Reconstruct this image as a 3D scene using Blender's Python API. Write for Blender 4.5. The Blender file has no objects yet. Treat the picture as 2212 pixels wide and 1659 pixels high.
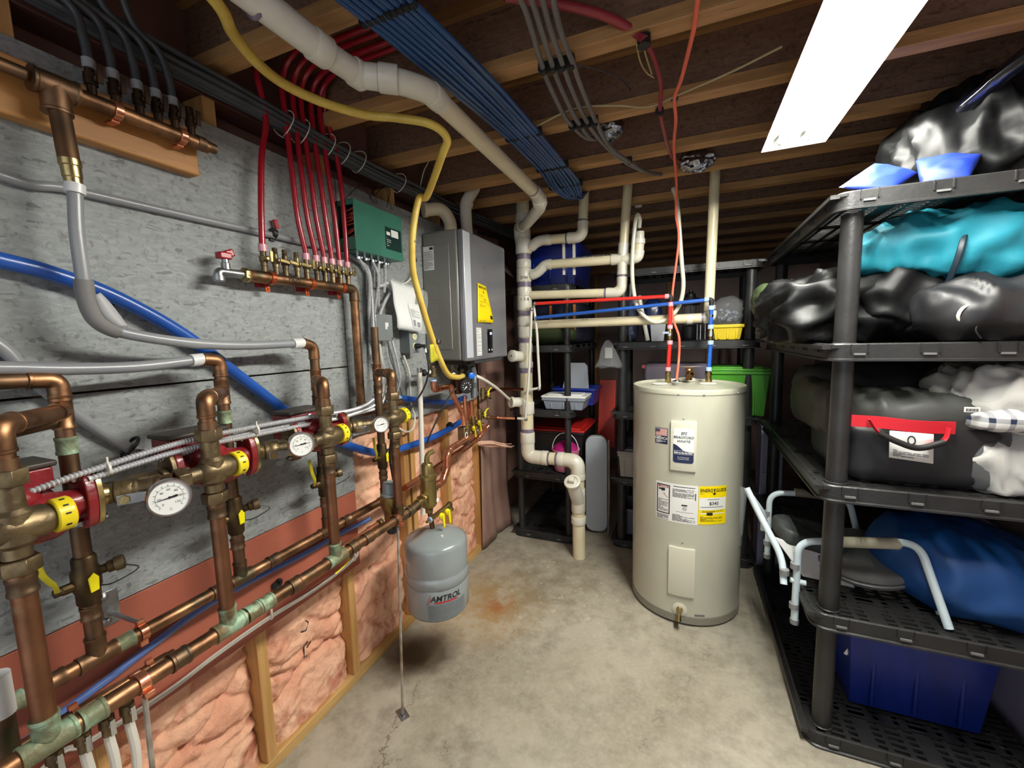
import bpy, bmesh, math, random
import numpy as np
from mathutils import Vector, Matrix
random.seed(7)
SC = bpy.context.scene
COL = SC.collection
# ------------------------------------------------------------------ camera
CY, CP, CR, FPX, CH = -0.39723364, -0.10956638, -0.02562554, 900.0, 1.5
fw = Vector((math.sin(CY)*math.cos(CP), math.cos(CY)*math.cos(CP), math.sin(CP)))
_r = Vector((math.cos(CY), -math.sin(CY), 0)); _u = _r.cross(fw)
rt = _r*math.cos(CR)+_u*math.sin(CR); up = -_r*math.sin(CR)+_u*math.cos(CR)
CAM = Vector((0, 0, CH))
cd = bpy.data.cameras.new('camera'); cam = bpy.data.objects.new('camera', cd); COL.objects.link(cam)
cd.sensor_fit = 'HORIZONTAL'; cd.sensor_width = 36; cd.lens = FPX/2212*36; cd.clip_start = 0.02
cam.matrix_world = Matrix(((rt.x, up.x, -fw.x, 0), (rt.y, up.y, -fw.y, 0), (rt.z, up.z, -fw.z, CH), (0, 0, 0, 1)))
SC.camera = cam
# ------------------------------------------------------------------ world, exposure
w = bpy.data.worlds.new('world'); SC.world = w; w.use_nodes = True
bg = w.node_tree.nodes['Background']; bg.inputs[0].default_value = (0.86, 0.92, 1.0, 1); bg.inputs[1].default_value = 0.8
SC.view_settings.view_transform = 'Standard'; SC.view_settings.look = 'None'; SC.view_settings.gamma = 1
SC.view_settings.exposure = 0.74; SC.view_settings.use_curve_mapping = False
TUBE_E = 235.0           # fluorescent tube emission on the underside; its upward glow is cut down

def ray(px, py): return fw + rt*((px-1106)/FPX) - up*((py-829.5)/FPX)
def at(px, py, ax, val):
    """point of the place that the photo shows at (px,py), known to lie on the plane axis=val"""
    d = ray(px, py); t = (val-CAM[ax])/d[ax]; return CAM + d*t
def X(px, py, v): return at(px, py, 0, v)
def Y(px, py, v): return at(px, py, 1, v)
def Z(px, py, v): return at(px, py, 2, v)
V = Vector
WX = -1.32      # stud face of the left wall
CZ = 2.31       # underside of the joists

# ------------------------------------------------------------------ materials
def lin(c):
    if isinstance(c, str):
        c = [int(c[i:i+2], 16)/255 for i in (0, 2, 4)]
        c = [x/12.92 if x <= .04045 else ((x+.055)/1.055)**2.4 for x in c]
    return (c[0], c[1], c[2], 1)
_mc = {}
def pm(name, c1, c2=None, sc=8, rough=.5, metal=0, bump=0, bsc=40, st=(1, 1, 1), lo=.35, hi=.65, det=4, coat=0,
       c3=None, s3=20, l3=.6, h3=.7, alpha=1, emit=0, spec=.5, trans=0, rvar=0):
    if name in _mc: return _mc[name]
    m = bpy.data.materials.new(name); m.use_nodes = True; nt = m.node_tree; N = nt.nodes; L = nt.links
    b = N['Principled BSDF']; b.inputs['Roughness'].default_value = rough; b.inputs['Metallic'].default_value = metal
    b.inputs['Base Color'].default_value = lin(c1); b.inputs['Coat Weight'].default_value = coat
    b.inputs['Alpha'].default_value = alpha; b.inputs['Specular IOR Level'].default_value = spec
    b.inputs['Transmission Weight'].default_value = trans
    if emit: b.inputs['Emission Color'].default_value = lin(c1); b.inputs['Emission Strength'].default_value = emit
    if c2 or bump or c3:
        tc = N.new('ShaderNodeTexCoord'); mp = N.new('ShaderNodeMapping'); mp.inputs['Scale'].default_value = st
        L.new(tc.outputs['Object'], mp.inputs[0])
    def noise(s, d=det):
        n = N.new('ShaderNodeTexNoise'); n.inputs['Scale'].default_value = s; n.inputs['Detail'].default_value = d
        L.new(mp.outputs[0], n.inputs[0]); return n
    def mix(fac, a, bb):
        x = N.new('ShaderNodeMix'); x.data_type = 'RGBA'; L.new(fac, x.inputs[0])
        for k, s in ((6, a), (7, bb)):
            if isinstance(s, tuple): x.inputs[k].default_value = s
            else: L.new(s, x.inputs[k])
        return x.outputs[2]
    def ramp(src, a, bb):
        r = N.new('ShaderNodeMapRange'); r.inputs[1].default_value = a; r.inputs[2].default_value = bb; L.new(src, r.inputs[0]); return r.outputs[0]
    col = lin(c1)
    if c2:
        n = noise(sc); col = mix(ramp(n.outputs[0], lo, hi), lin(c1), lin(c2))
        if rvar:
            q = N.new('ShaderNodeMapRange'); q.inputs[3].default_value = rough; q.inputs[4].default_value = rough+rvar
            L.new(n.outputs[0], q.inputs[0]); L.new(q.outputs[0], b.inputs['Roughness'])
    if c3:
        n3 = noise(s3, 6); col = mix(ramp(n3.outputs[0], l3, h3), col, lin(c3))
    if not isinstance(col, tuple): L.new(col, b.inputs['Base Color'])
    if bump:
        n = noise(bsc, 5); bp = N.new('ShaderNodeBump'); bp.inputs['Strength'].default_value = bump; bp.inputs['Distance'].default_value = .01
        L.new(n.outputs[0], bp.inputs['Height']); L.new(bp.outputs[0], b.inputs['Normal'])
    _mc[name] = m; return m

def osb_mat(name, base, dark, flake, raw=False):
    """strand board: overlapping elongated flakes in several directions, painted or raw"""
    m = bpy.data.materials.new(name); m.use_nodes = True; nt = m.node_tree; N = nt.nodes; L = nt.links; b = N['Principled BSDF']
    b.inputs['Roughness'].default_value = .58
    tc = N.new('ShaderNodeTexCoord')
    wn = N.new('ShaderNodeTexNoise'); wn.inputs['Scale'].default_value = 22; wn.inputs['Detail'].default_value = 3; L.new(tc.outputs['Object'], wn.inputs[0])
    va = N.new('ShaderNodeVectorMath'); va.operation = 'MULTIPLY_ADD'; va.inputs[1].default_value = (.02, .02, .02)
    L.new(wn.outputs['Color'], va.inputs[0]); L.new(tc.outputs['Object'], va.inputs[2])
    def rng(s, a, c, d=0, e=1):
        r = N.new('ShaderNodeMapRange'); r.inputs[1].default_value = a; r.inputs[2].default_value = c; r.inputs[3].default_value = d; r.inputs[4].default_value = e
        L.new(s, r.inputs[0]); return r.outputs[0]
    def mix(f, a, c):
        x = N.new('ShaderNodeMix'); x.data_type = 'RGBA'; L.new(f, x.inputs[0])
        for k, s in ((6, a), (7, c)):
            if isinstance(s, tuple): x.inputs[k].default_value = s
            else: L.new(s, x.inputs[k])
        return x.outputs[2]
    def fmix(f, a, c):
        x = N.new('ShaderNodeMix'); L.new(f, x.inputs[0]); L.new(a, x.inputs[2]); L.new(c, x.inputs[3]); return x.outputs[0]
    lay = []
    for ang, s, asp in ((.35, 36, 4.5), (-.75, 30, 5.0), (1.25, 40, 4.0), (-1.3, 34, 3.6)):
        mp = N.new('ShaderNodeMapping'); mp.inputs['Rotation'].default_value = (ang, 0, 0); mp.inputs['Scale'].default_value = (.05, 1, asp); L.new(va.outputs[0], mp.inputs[0])
        v = N.new('ShaderNodeTexVoronoi'); v.inputs['Scale'].default_value = s; L.new(mp.outputs[0], v.inputs[0])
        sp = N.new('ShaderNodeSeparateColor'); L.new(v.outputs['Color'], sp.inputs[0]); lay.append((sp.outputs[0], sp.outputs[1]))
    pick = []
    for s in (15, 21, 12):
        n = N.new('ShaderNodeTexNoise'); n.inputs['Scale'].default_value = s; n.inputs['Detail'].default_value = 2; L.new(tc.outputs['Object'], n.inputs[0]); pick.append(rng(n.outputs[0], .47, .53))
    val = fmix(pick[0], fmix(pick[1], lay[0][0], lay[1][0]), fmix(pick[2], lay[2][0], lay[3][0]))
    v2 = fmix(pick[1], lay[1][1], lay[2][1])
    fine = N.new('ShaderNodeTexNoise'); fine.inputs['Scale'].default_value = 60; fine.inputs['Detail'].default_value = 6; fine.inputs['Roughness'].default_value = .65; L.new(tc.outputs['Object'], fine.inputs[0])
    c = mix(rng(val, .1, .95), lin(base), lin(flake))
    c = mix(rng(fine.outputs[0], .54, .72, 0, .8), c, lin(dark))
    c = mix(rng(v2, .955, .97, 0, .6), c, lin(dark))
    L.new(c, b.inputs['Base Color'])
    ad = N.new('ShaderNodeMath'); ad.operation = 'MULTIPLY_ADD'; ad.inputs[1].default_value = .9; L.new(val, ad.inputs[0]); L.new(fine.outputs[0], ad.inputs[2])
    bp = N.new('ShaderNodeBump'); bp.inputs['Strength'].default_value = .5; bp.inputs['Distance'].default_value = .004
    L.new(ad.outputs[0], bp.inputs['Height']); L.new(bp.outputs[0], b.inputs['Normal'])
    return m

def floor_mat():
    m = bpy.data.materials.new('stained concrete'); m.use_nodes = True; nt = m.node_tree; N = nt.nodes; L = nt.links; b = N['Principled BSDF']
    tc = N.new('ShaderNodeTexCoord')
    def noise(s, d=6, r=.55, src=None):
        n = N.new('ShaderNodeTexNoise'); n.inputs['Scale'].default_value = s; n.inputs['Detail'].default_value = d; n.inputs['Roughness'].default_value = r
        L.new(src or tc.outputs['Object'], n.inputs[0]); return n
    def rng(s, a, c, d=0, e=1):
        r = N.new('ShaderNodeMapRange'); r.inputs[1].default_value = a; r.inputs[2].default_value = c; r.inputs[3].default_value = d; r.inputs[4].default_value = e
        L.new(s, r.inputs[0]); return r.outputs[0]
    def mix(f, a, c):
        x = N.new('ShaderNodeMix'); x.data_type = 'RGBA'; L.new(f, x.inputs[0])
        for k, s in ((6, a), (7, c)):
            if isinstance(s, tuple): x.inputs[k].default_value = s
            else: L.new(s, x.inputs[k])
        return x.outputs[2]
    def mul(a, c):
        x = N.new('ShaderNodeMath'); x.operation = 'MULTIPLY'; L.new(a, x.inputs[0]); L.new(c, x.inputs[1]); return x.outputs[0]
    n1 = noise(1.6, 8); n2 = noise(9, 8, .6); n3 = noise(60, 5, .7)
    c = mix(rng(n1.outputs[0], .35, .68), lin('ADA797'), lin('8E8674'))
    c = mix(rng(n2.outputs[0], .44, .70, 0, .7), c, lin('6C6456'))
    c = mix(rng(n3.outputs[0], .40, .75, 0, .35), c, lin('B9B2A0'))
    def blob(x, y, r, warp=.25):
        sub = N.new('ShaderNodeVectorMath'); sub.operation = 'SUBTRACT'; sub.inputs[1].default_value = (x+1.0, y-1.8, .06); L.new(tc.outputs['Object'], sub.inputs[0])
        ln = N.new('ShaderNodeVectorMath'); ln.operation = 'LENGTH'; L.new(sub.outputs[0], ln.inputs[0])
        nn = noise(7, 4); ad = N.new('ShaderNodeMath'); ad.operation = 'MULTIPLY_ADD'; ad.inputs[1].default_value = warp; L.new(nn.outputs[0], ad.inputs[0]); L.new(ln.outputs['Value'], ad.inputs[2])
        return rng(ad.outputs[0], r+warp*.5, r*.35+warp*.5)
    c = mix(mul(blob(-1.06, 1.98, .40), rng(n2.outputs[0], .30, .62, 0, .75)), c, lin('A08048'))     # mineral stain under the tank
    c = mix(mul(blob(-.80, 2.25, .45), rng(n2.outputs[0], .36, .62, 0, .6)), c, lin('7A7058'))
    c = mix(mul(blob(-.99, 1.98, .13), rng(n2.outputs[0], .35, .6, 0, .8)), c, lin('94572E'))
    c = mix(mul(blob(-1.20, 1.55, .22), rng(n1.outputs[0], .3, .5)), c, lin('4A4234'))    # darker patch by the plate
    # white mineral spatter
    s = noise(26, 6, .7)
    c = mix(mul(blob(-.75, 2.3, .75), rng(s.outputs[0], .60, .68, 0, .8)), c, lin('C9BFA6'))
    # hairline crack
    v = N.new('ShaderNodeTexVoronoi'); v.feature = 'DISTANCE_TO_EDGE'; v.inputs['Scale'].default_value = .62
    wn = noise(5, 6, .7); va = N.new('ShaderNodeVectorMath'); va.operation = 'MULTIPLY_ADD'; va.inputs[1].default_value = (.35, .35, 0)
    L.new(wn.outputs['Color'], va.inputs[0]); L.new(tc.outputs['Object'], va.inputs[2]); L.new(va.outputs[0], v.inputs[0])
    crk = rng(v.outputs['Distance'], .0025, .0003)
    c = mix(mul(crk, rng(n2.outputs[0], .5, .62, 0, .7)), c, lin('5E5646'))
    # wandering crack along the wall
    sx_ = N.new('ShaderNodeVectorMath'); sx_.operation = 'DOT_PRODUCT'; sx_.inputs[1].default_value = (.93, .36, 0); L.new(va.outputs[0], sx_.inputs[0])
    w2 = noise(9, 5, .75); q1 = N.new('ShaderNodeMath'); q1.operation = 'MULTIPLY_ADD'; q1.inputs[1].default_value = .10; L.new(w2.outputs[0], q1.inputs[0]); L.new(sx_.outputs['Value'], q1.inputs[2])
    q2 = N.new('ShaderNodeMath'); q2.operation = 'ADD'; q2.inputs[1].default_value = -0.004; L.new(q1.outputs[0], q2.inputs[0])
    q3 = N.new('ShaderNodeMath'); q3.operation = 'ABSOLUTE'; L.new(q2.outputs[0], q3.inputs[0])
    c = mix(mul(mul(rng(q3.outputs[0], .007, .001, 0, .8), rng(n2.outputs[0], .40, .50)), blob(-1.06, 1.20, .75)), c, lin('4A4234'))
    pk = noise(34, 3, .6); c = mix(rng(pk.outputs[0], .74, .78, 0, .6), c, lin('4E4738'))
    L.new(c, b.inputs['Base Color'])
    L.new(rng(n1.outputs[0], .3, .7, .42, .7), b.inputs['Roughness'])
    bp = N.new('ShaderNodeBump'); bp.inputs['Strength'].default_value = .25; bp.inputs['Distance'].default_value = .01
    L.new(n3.outputs[0], bp.inputs['Height']); L.new(bp.outputs[0], b.inputs['Normal'])
    return m

M = dict(
 osb=osb_mat('grey painted strand board', '888D8C', '55595A', '999D9C'),
 subfloor=osb_mat('raw strand board', '7A5C4C', '4A362C', '8C6C5A'),
 floor=floor_mat(),
 redboard=pm('terracotta painted board', 'A85E49', '9A523F', 5, .55, bump=.06, bsc=20),
 wood=pm('framing lumber', 'C79A62', 'B08448', 14, .6, st=(3, 3, .22), bump=.1, bsc=30, c3='8A6236', s3=5, l3=.68, h3=.75),
 woody=pm('framing lumber along y', 'C8A468', 'AA8045', 6, .6, st=(6, .6, 6), bump=.15, bsc=30),
 joist=pm('joist flange lumber', 'B98C5A', '9A7244', 5, .6, st=(.7, 6, 6), bump=.12, bsc=25, c3='6E4A28', s3=7, l3=.68, h3=.75),
 web=osb_mat('joist web strand board', '7A5C48', '452F24', '8A6B56'),
 pink=pm('pink glass wool', 'DBA083', 'EEC1A2', 6, .95, bump=1.0, bsc=38, lo=.35, hi=.65, det=8, c3='B46E58', s3=9, l3=.55, h3=.70, spec=.1),
 poly=pm('dusty poly sheet', 'A38478', '8A6A60', 3, .38, bump=.35, bsc=5, lo=.3, hi=.7),
 copper=pm('aged copper', '9C7454', '664A36', 13, .36, 1, bump=.15, bsc=40, lo=.42, hi=.62, det=8, c3='5C5240', s3=22, l3=.56, h3=.68, rvar=.2),
 copperb=pm('browned copper', '8A6A50', '5E5040', 14, .42, 1, bump=.12, bsc=30, c3='5E6650', s3=12, l3=.60, h3=.72, rvar=.2),
 coppern=pm('bright new copper', 'DE9674', 'BE7656', 14, .24, .85, bump=.05, bsc=30),
 verd=pm('verdigris crusted copper', '7F8A6C', '6E5A3C', 16, .6, .35, bump=.4, bsc=60, c3='9CB79A', s3=22, l3=.5, h3=.62),
 brass=pm('dull brass', '8E7C5C', '5E5240', 18, .40, .9, bump=.2, bsc=60, rvar=.15),
 brassb=pm('bright brass', 'B8A675', '9A875A', 14, .3, 1, bump=.06, bsc=60),
 solder=pm('solder', 'B9B4A2', 'D8D4C6', 30, .35, 1),
 steel=pm('galvanised steel', 'A9ABAC', '8D9092', 20, .35, .9),
 chrome=pm('chrome', 'C9CBCE', None, rough=.15, metal=1),
 pvc=pm('cream pvc', 'D9CFAF', 'CFC4A2', 5, .32, bump=.03, c3='A79C80', s3=9, l3=.7, h3=.8),
 pvcw=pm('white pvc fitting', 'D8D5C8', 'CBC6B4', 5, .3, bump=.03),
 primer=pm('purple primer', '5B4E66', '8A8090', 20, .4),
 pexred=pm('red pex', '9C1626', None, rough=.25, spec=.6),
 pexredb=pm('bright red pex', 'CE2A22', None, rough=.25, spec=.6),
 pexblue=pm('blue pex', '2459B2', '1C4C9C', 4, .28, spec=.6),
 pexnavy=pm('blue tubing', '244E80', '1C4070', 5, .3, spec=.6),
 pexgrey=pm('grey pex', '8F9192', '84868A', 5, .32, spec=.6),
 pexwhite=pm('white tubing', 'D6D2C6', None, rough=.35),
 ring=pm('translucent pex ring', 'D5D6D4', None, rough=.3),
 ringp=pm('pink pex ring', 'D79AA4', None, rough=.3),
 ringb=pm('pale blue pex ring', '9FBBDC', None, rough=.3),
 yellow=pm('yellow vinyl', 'E8D21E', None, rough=.35),
 yellowp=pm('yellow coated gas tube', 'D8BC58', 'C4A446', 12, .4, c3='7E6C38', s3=30, l3=.68, h3=.75),
 cast=pm('red cast iron', '8C1E26', '74161E', 10, .35, bump=.3, bsc=50, coat=.2),
 black=pm('black plastic', '17181A', None, rough=.42),
 blackt=pm('charcoal shelf plastic', '2B2B2B', '232323', 12, .42, bump=.12, bsc=90, spec=.45),
 rubber=pm('black rubber', '0E0E0F', None, rough=.6),
 cable=pm('grey cable', '4E5154', '3E4145', 14, .4),
 armor=pm('armored cable', 'C2C3C6', None, rough=.3, metal=.25),
 green=pm('green enamel', '3C7866', '346C5C', 3, .35, bump=.02),
 greend=pm('dark green label', '16302E', None, rough=.3),
 white=pm('white enamel', 'E3E4DF', None, rough=.35),
 paper=pm('paper', 'DEDEDA', None, rough=.7),
 ink=pm('black ink', '151515', None, rough=.6),
 inkgrey=pm('grey print', '6A6A6A', None, rough=.6),
 inkred=pm('red print', 'B9232C', None, rough=.5),
 labyel=pm('yellow label', 'F0D400', None, rough=.45),
 navy=pm('navy print', '1B2547', None, rough=.4),
 tankgrey=pm('grey tank paint', '8A9192', '828A8B', 6, .22, coat=.4, spec=.6),
 tankbeige=pm('beige enamel', 'B9B8A6', 'B3B2A0', 4, .3, coat=.25, spec=.6),
 tanktrim=pm('beige trim', 'C9C6B4', None, rough=.35),
 ss=pm('grey enamel heater case', '84837D', '7C7A75', 3, .36, .3, bump=.02),
 ssl=pm('silver heater corner', 'C2C5CC', None, rough=.3, metal=.15),
 handle=pm('yellow handle', 'E6D80C', None, rough=.4),
 foil=pm('foil duct', 'B8B9BC', '8E9094', 20, .25, 1, bump=.8, bsc=40),
 blueplastic=pm('blue tote plastic', '16309A', '12287F', 5, .3, spec=.6),
 concrete2=pm('wall paint', '9C95A6', None, rough=.8),
)
# ------------------------------------------------------------------ mesh helpers
def frame(a):
    a = V(a).normalized(); h = V((0, 0, 1)) if abs(a.z) < .9 else V((1, 0, 0))
    u = a.cross(h).normalized(); return a, u, a.cross(u).normalized()
def fil(pts, R, n=6):
    pts = [V(p) for p in pts]; out = [pts[0]]
    for i in range(1, len(pts)-1):
        p, a, b = pts[i], pts[i-1], pts[i+1]
        d1 = (a-p); d2 = (b-p); r = min(R, d1.length*.49, d2.length*.49)
        s, e = p+d1.normalized()*r, p+d2.normalized()*r
        for k in range(n+1):
            t = k/n; out.append(s*(1-t)**2+p*2*t*(1-t)+e*t*t)
    out.append(pts[-1]); return out
def cat(pts, n=6):
    pts = [V(p) for p in pts]; q = [pts[0]*2-pts[1]]+pts+[pts[-1]*2-pts[-2]]; out = []
    for i in range(1, len(q)-2):
        a, b, c, d = q[i-1:i+3]
        for k in range(n):
            t = k/n; out.append(.5*((2*b)+(c-a)*t+(2*a-5*b+4*c-d)*t*t+(3*b-a-3*c+d)*t**3))
    out.append(pts[-1]); return out
class MB:
    def __init__(s): s.v = []; s.f = []; s.mi = []; s.m = 0
    def add(s, vs, fs):
        k = len(s.v); s.v += [V(p) for p in vs]; s.f += [[i+k for i in f] for f in fs]; s.mi += [s.m]*len(fs); return s
    def box(s, c, d, R=None, taper=1):
        c = V(c); x, y, z = d[0]/2, d[1]/2, d[2]/2
        vs = [V((i*x*(taper if k < 0 else 1), j*y*(taper if k < 0 else 1), k*z)) for k in (-1, 1) for j in (-1, 1) for i in (-1, 1)]
        if R is not None: vs = [R@p for p in vs]
        return s.add([p+c for p in vs], [(0, 2, 3, 1), (4, 5, 7, 6), (0, 1, 5, 4), (2, 6, 7, 3), (0, 4, 6, 2), (1, 3, 7, 5)])
    def box2(s, a, b):
        a = V(a); b = V(b); return s.box((a+b)/2, [abs(b[i]-a[i]) for i in range(3)])
    def tube(s, pts, r, seg=12, caps=True, flat=None):
        pts = [V(p) for p in pts]; n = len(pts); rr = r if isinstance(r, (list, tuple)) else [r]*n
        t0 = (pts[1]-pts[0]).normalized(); _, u, w_ = frame(t0); vs = []
        for i, p in enumerate(pts):
            a = pts[max(i-1, 0)]; b = pts[min(i+1, n-1)]; t = (b-a)
            t = t.normalized() if t.length > 1e-9 else t0
            u = (u-t*u.dot(t)); u = u.normalized() if u.length > 1e-6 else frame(t)[1]; ww = t.cross(u)
            for k in range(seg):
                th = 2*math.pi*k/seg; vs.append(p+(u*math.cos(th)+ww*math.sin(th)*(flat or 1))*rr[i])
        fs = [(i*seg+k, i*seg+(k+1) % seg, (i+1)*seg+(k+1) % seg, (i+1)*seg+k) for i in range(n-1) for k in range(seg)]
        if caps: fs += [tuple(range(seg))[::-1], tuple(range((n-1)*seg, n*seg))]
        return s.add(vs, fs)
    def cyl(s, a, b, r, r2=None, seg=20):
        return s.tube([a, b], [r, r if r2 is None else r2], seg)
    def lathe(s, o, ax, prof, seg=24, u=None):
        """prof: list of (distance along axis, radius)"""
        o = V(o); a, uu, ww = frame(ax); vs = []; n = len(prof)
        if u is not None: uu = V(u); ww = a.cross(uu)
        for t, r in prof:
            for k in range(seg):
                th = 2*math.pi*(k+.5)/seg; vs.append(o+a*t+(uu*math.cos(th)+ww*math.sin(th))*max(r, 1e-5))
        fs = [(i*seg+k, i*seg+(k+1) % seg, (i+1)*seg+(k+1) % seg, (i+1)*seg+k) for i in range(n-1) for k in range(seg)]
        fs += [tuple(range(seg))[::-1], tuple(range((n-1)*seg, n*seg))]
        return s.add(vs, fs)
    def hexn(s, o, ax, r, h): return s.lathe(o, ax, [(0, r*.93), (h*.12, r), (h*.88, r), (h, r*.93)], 6)
    def prism(s, o, u, v, n, poly, th):
        """polygon (in u,v) extruded along n by th"""
        o, u, v, n = V(o), V(u), V(v), V(n); k = len(poly)
        vs = [o+u*a+v*b for a, b in poly]+[o+u*a+v*b+n*th for a, b in poly]
        return s.add(vs, [tuple(range(k))[::-1], tuple(range(k, 2*k))]+[(i, (i+1) % k, k+(i+1) % k, k+i) for i in range(k)])
    def quad(s, *p): return s.add(p, [tuple(range(len(p)))])
    def grid(s, fn, nu, nv, close_u=False):
        vs = [fn(i/nu, j/nv) for j in range(nv+1) for i in range(nu+1)]; W_ = nu+1
        return s.add(vs, [(j*W_+i, j*W_+i+1, (j+1)*W_+i+1, (j+1)*W_+i) for j in range(nv) for i in range(nu)])
    def sph(s, c, r, seg=14, ring=8, R=None):
        r = (r, r, r) if isinstance(r, (int, float)) else r; c = V(c); vs = []
        for j in range(ring+1):
            ph = math.pi*j/ring
            for k in range(seg):
                th = 2*math.pi*k/seg; p = V((r[0]*math.sin(ph)*math.cos(th), r[1]*math.sin(ph)*math.sin(th), r[2]*math.cos(ph)))
                vs.append(c+(R@p if R is not None else p))
        return s.add(vs, [(j*seg+k, (j+1)*seg+k, (j+1)*seg+(k+1) % seg, j*seg+(k+1) % seg) for j in range(ring) for k in range(seg)])
    def build(s, name, mats, parent=None, bevel=0, sharp=35, sub=0, solid=0, kind=None):
        me = bpy.data.meshes.new(name); mats = mats if isinstance(mats, (list, tuple)) else [mats]
        if parent is not None: org = wloc(parent)
        else:
            xs = [p.x for p in s.v]; ys = [p.y for p in s.v]; zs = [p.z for p in s.v]
            org = V(((min(xs)+max(xs))/2, (min(ys)+max(ys))/2, min(zs)))
        me.from_pydata([tuple(p-org) for p in s.v], [], s.f)
        for m in mats: me.materials.append(M[m] if isinstance(m, str) else m)
        bm = bmesh.new(); bm.from_mesh(me); bm.faces.ensure_lookup_table()
        for i, f in enumerate(bm.faces): f.material_index = s.mi[i]; f.smooth = True
        bmesh.ops.remove_doubles(bm, verts=bm.verts, dist=1e-5)
        bmesh.ops.recalc_face_normals(bm, faces=bm.faces); bm.to_mesh(me); bm.free()
        me.set_sharp_from_angle(angle=math.radians(sharp))
        o = bpy.data.objects.new(name, me); COL.objects.link(o)
        if parent is not None: o.parent = parent
        else: o.location = org
        if solid:
            q = o.modifiers.new('solid', 'SOLIDIFY'); q.thickness = solid; q.offset = 0
        if bevel:
            q = o.modifiers.new('bevel', 'BEVEL'); q.width = bevel; q.segments = 2; q.limit_method = 'ANGLE'; q.angle_limit = math.radians(40)
        if sub:
            q = o.modifiers.new('sub', 'SUBSURF'); q.levels = sub; q.render_levels = sub
        if kind: o['kind'] = kind
        return o
def wloc(o):
    p = V(o.location)
    while o.parent: o = o.parent; p += V(o.location)
    return p
def thing(name, label, cat_, loc, group=None):
    o = bpy.data.objects.new(name, None); COL.objects.link(o); o.location = V(loc); o.empty_display_size = .05
    o['label'] = label; o['category'] = cat_
    if group: o['group'] = group
    return o
def tag(o, label, cat_, group=None, kind=None):
    o['label'] = label; o['category'] = cat_
    if group: o['group'] = group
    if kind: o['kind'] = kind
    return o
def struct(o): o['kind'] = 'structure'; return o
def dup(root, delta, label=None):
    r = root.copy(); COL.objects.link(r); r.location = V(root.location)+V(delta)
    if label: r['label'] = label
    for ch in list(root.children):
        c = ch.copy(); COL.objects.link(c); c.parent = r
        for g in list(ch.children):
            d = g.copy(); COL.objects.link(d); d.parent = c
    return r
def txt_mb(body, size, o, u, v, n=None, bold=0, shear=0, align='CENTER', off=.0006, mp=None, mb=None):
    """lettering as flat mesh at o, reading along u, up along v; mp maps local (x,y) to a point instead"""
    c = bpy.data.curves.new('t', 'FONT'); c.body = body; c.size = size; c.align_x = align; c.align_y = 'CENTER'; c.offset = bold; c.shear = shear
    ob = bpy.data.objects.new('t', c); COL.objects.link(ob); c.resolution_u = 3
    dg = bpy.context.evaluated_depsgraph_get(); me = bpy.data.meshes.new_from_object(ob.evaluated_get(dg))
    mb = mb or MB()
    if mp is None:
        u, v, o = V(u).normalized(), V(v).normalized(), V(o); n_ = u.cross(v); mp = lambda x, y: o+u*x+v*y+n_*off
    mb.add([mp(p.co.x, p.co.y) for p in me.vertices], [tuple(p.vertices) for p in me.polygons])
    bpy.data.objects.remove(ob); bpy.data.curves.remove(c); bpy.data.meshes.remove(me)
    return mb
def rect(mb, mp, x0, y0, x1, y1, nx=1, ny=1):
    return mb.grid(lambda a, b: mp(x0+(x1-x0)*a, y0+(y1-y0)*b), nx, ny)
def lines(mb, mp, x0, y0, x1, y1, n, h, seed=1, nx=3):
    """rows of fine print drawn as broken bars"""
    r = random.Random(seed)
    for i in range(n):
        yy = y1-(i+.5)*(y1-y0)/n; x = x0
        while x < x1:
            l = min((x1-x0)*r.uniform(.08, .3), x1-x)
            rect(mb, mp, x, yy-h/2, x+l*.86, yy+h/2, nx, 1); x += l
            if r.random() < .12: break
    return mb
def flatmap(o, u, v, off=.0008):
    o, u, v = V(o), V(u).normalized(), V(v).normalized(); n = u.cross(v)
    return lambda x, y, k=1: o+u*x+v*y+n*off*k
# ------------------------------------------------------------------ fluorescent shop light (the room's lamp)
Lz = 2.225
lf = thing('shop_light', 'white two-tube fluorescent shop light glowing under the joists', 'ceiling light', (.37, 1.45, Lz))
lx0, lx1, ly0, ly1 = .262, .487, .82, 2.05
rot = Matrix.Rotation(math.radians(-1.5), 4, 'Z')
b = MB()   # reflector: flared trough with raised spine
prof = [(-.108, .0), (-.055, .045), (-.024, .045), (-.016, .026), (.016, .026), (.024, .045), (.055, .045), (.108, 0)]
cx = (lx0+lx1)/2
pts_in = [V((cx+x, 0, Lz+z)) for x, z in prof]
vs = []; n = len(prof)
for yy in (ly0, ly1):
    for x, z in prof: vs.append(V((cx+x, yy, Lz+z)))
    for x, z in prof: vs.append(V((cx+x, yy, Lz+z+.0025)))
fs = []
for i in range(n-1):
    fs += [(i, i+1, 2*n+i+1, 2*n+i), (n+i, 3*n+i, 3*n+i+1, n+i+1)]
fs += [(0, 2*n, 3*n, n), (n-1, 2*n-1, 4*n-1, 3*n-1)]
b.add(vs, fs); b.build('reflector', 'white', lf)
for yy in (ly0, ly1):
    e = MB(); e.prism((cx, yy-.001, Lz), (1, 0, 0), (0, 0, 1), (0, 1, 0), [(-.108, 0), (.108, 0), (.058, .047), (-.058, .047)], .002)
    e.build('end_plate', 'white', lf)
h = MB(); h.box((cx, (ly0+ly1)/2, Lz+.063), (.10, 1.18, .032)); h.build('ballast_housing', 'white', lf, bevel=.003)
MT = pm('fluorescent glow', (1.0, .985, .90), emit=TUBE_E)      # upward glow of the tubes cut down to keep the reflector less lit
_g = MT.node_tree.nodes.new('ShaderNodeNewGeometry'); _s = MT.node_tree.nodes.new('ShaderNodeSeparateXYZ'); _r2 = MT.node_tree.nodes.new('ShaderNodeMapRange')
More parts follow.
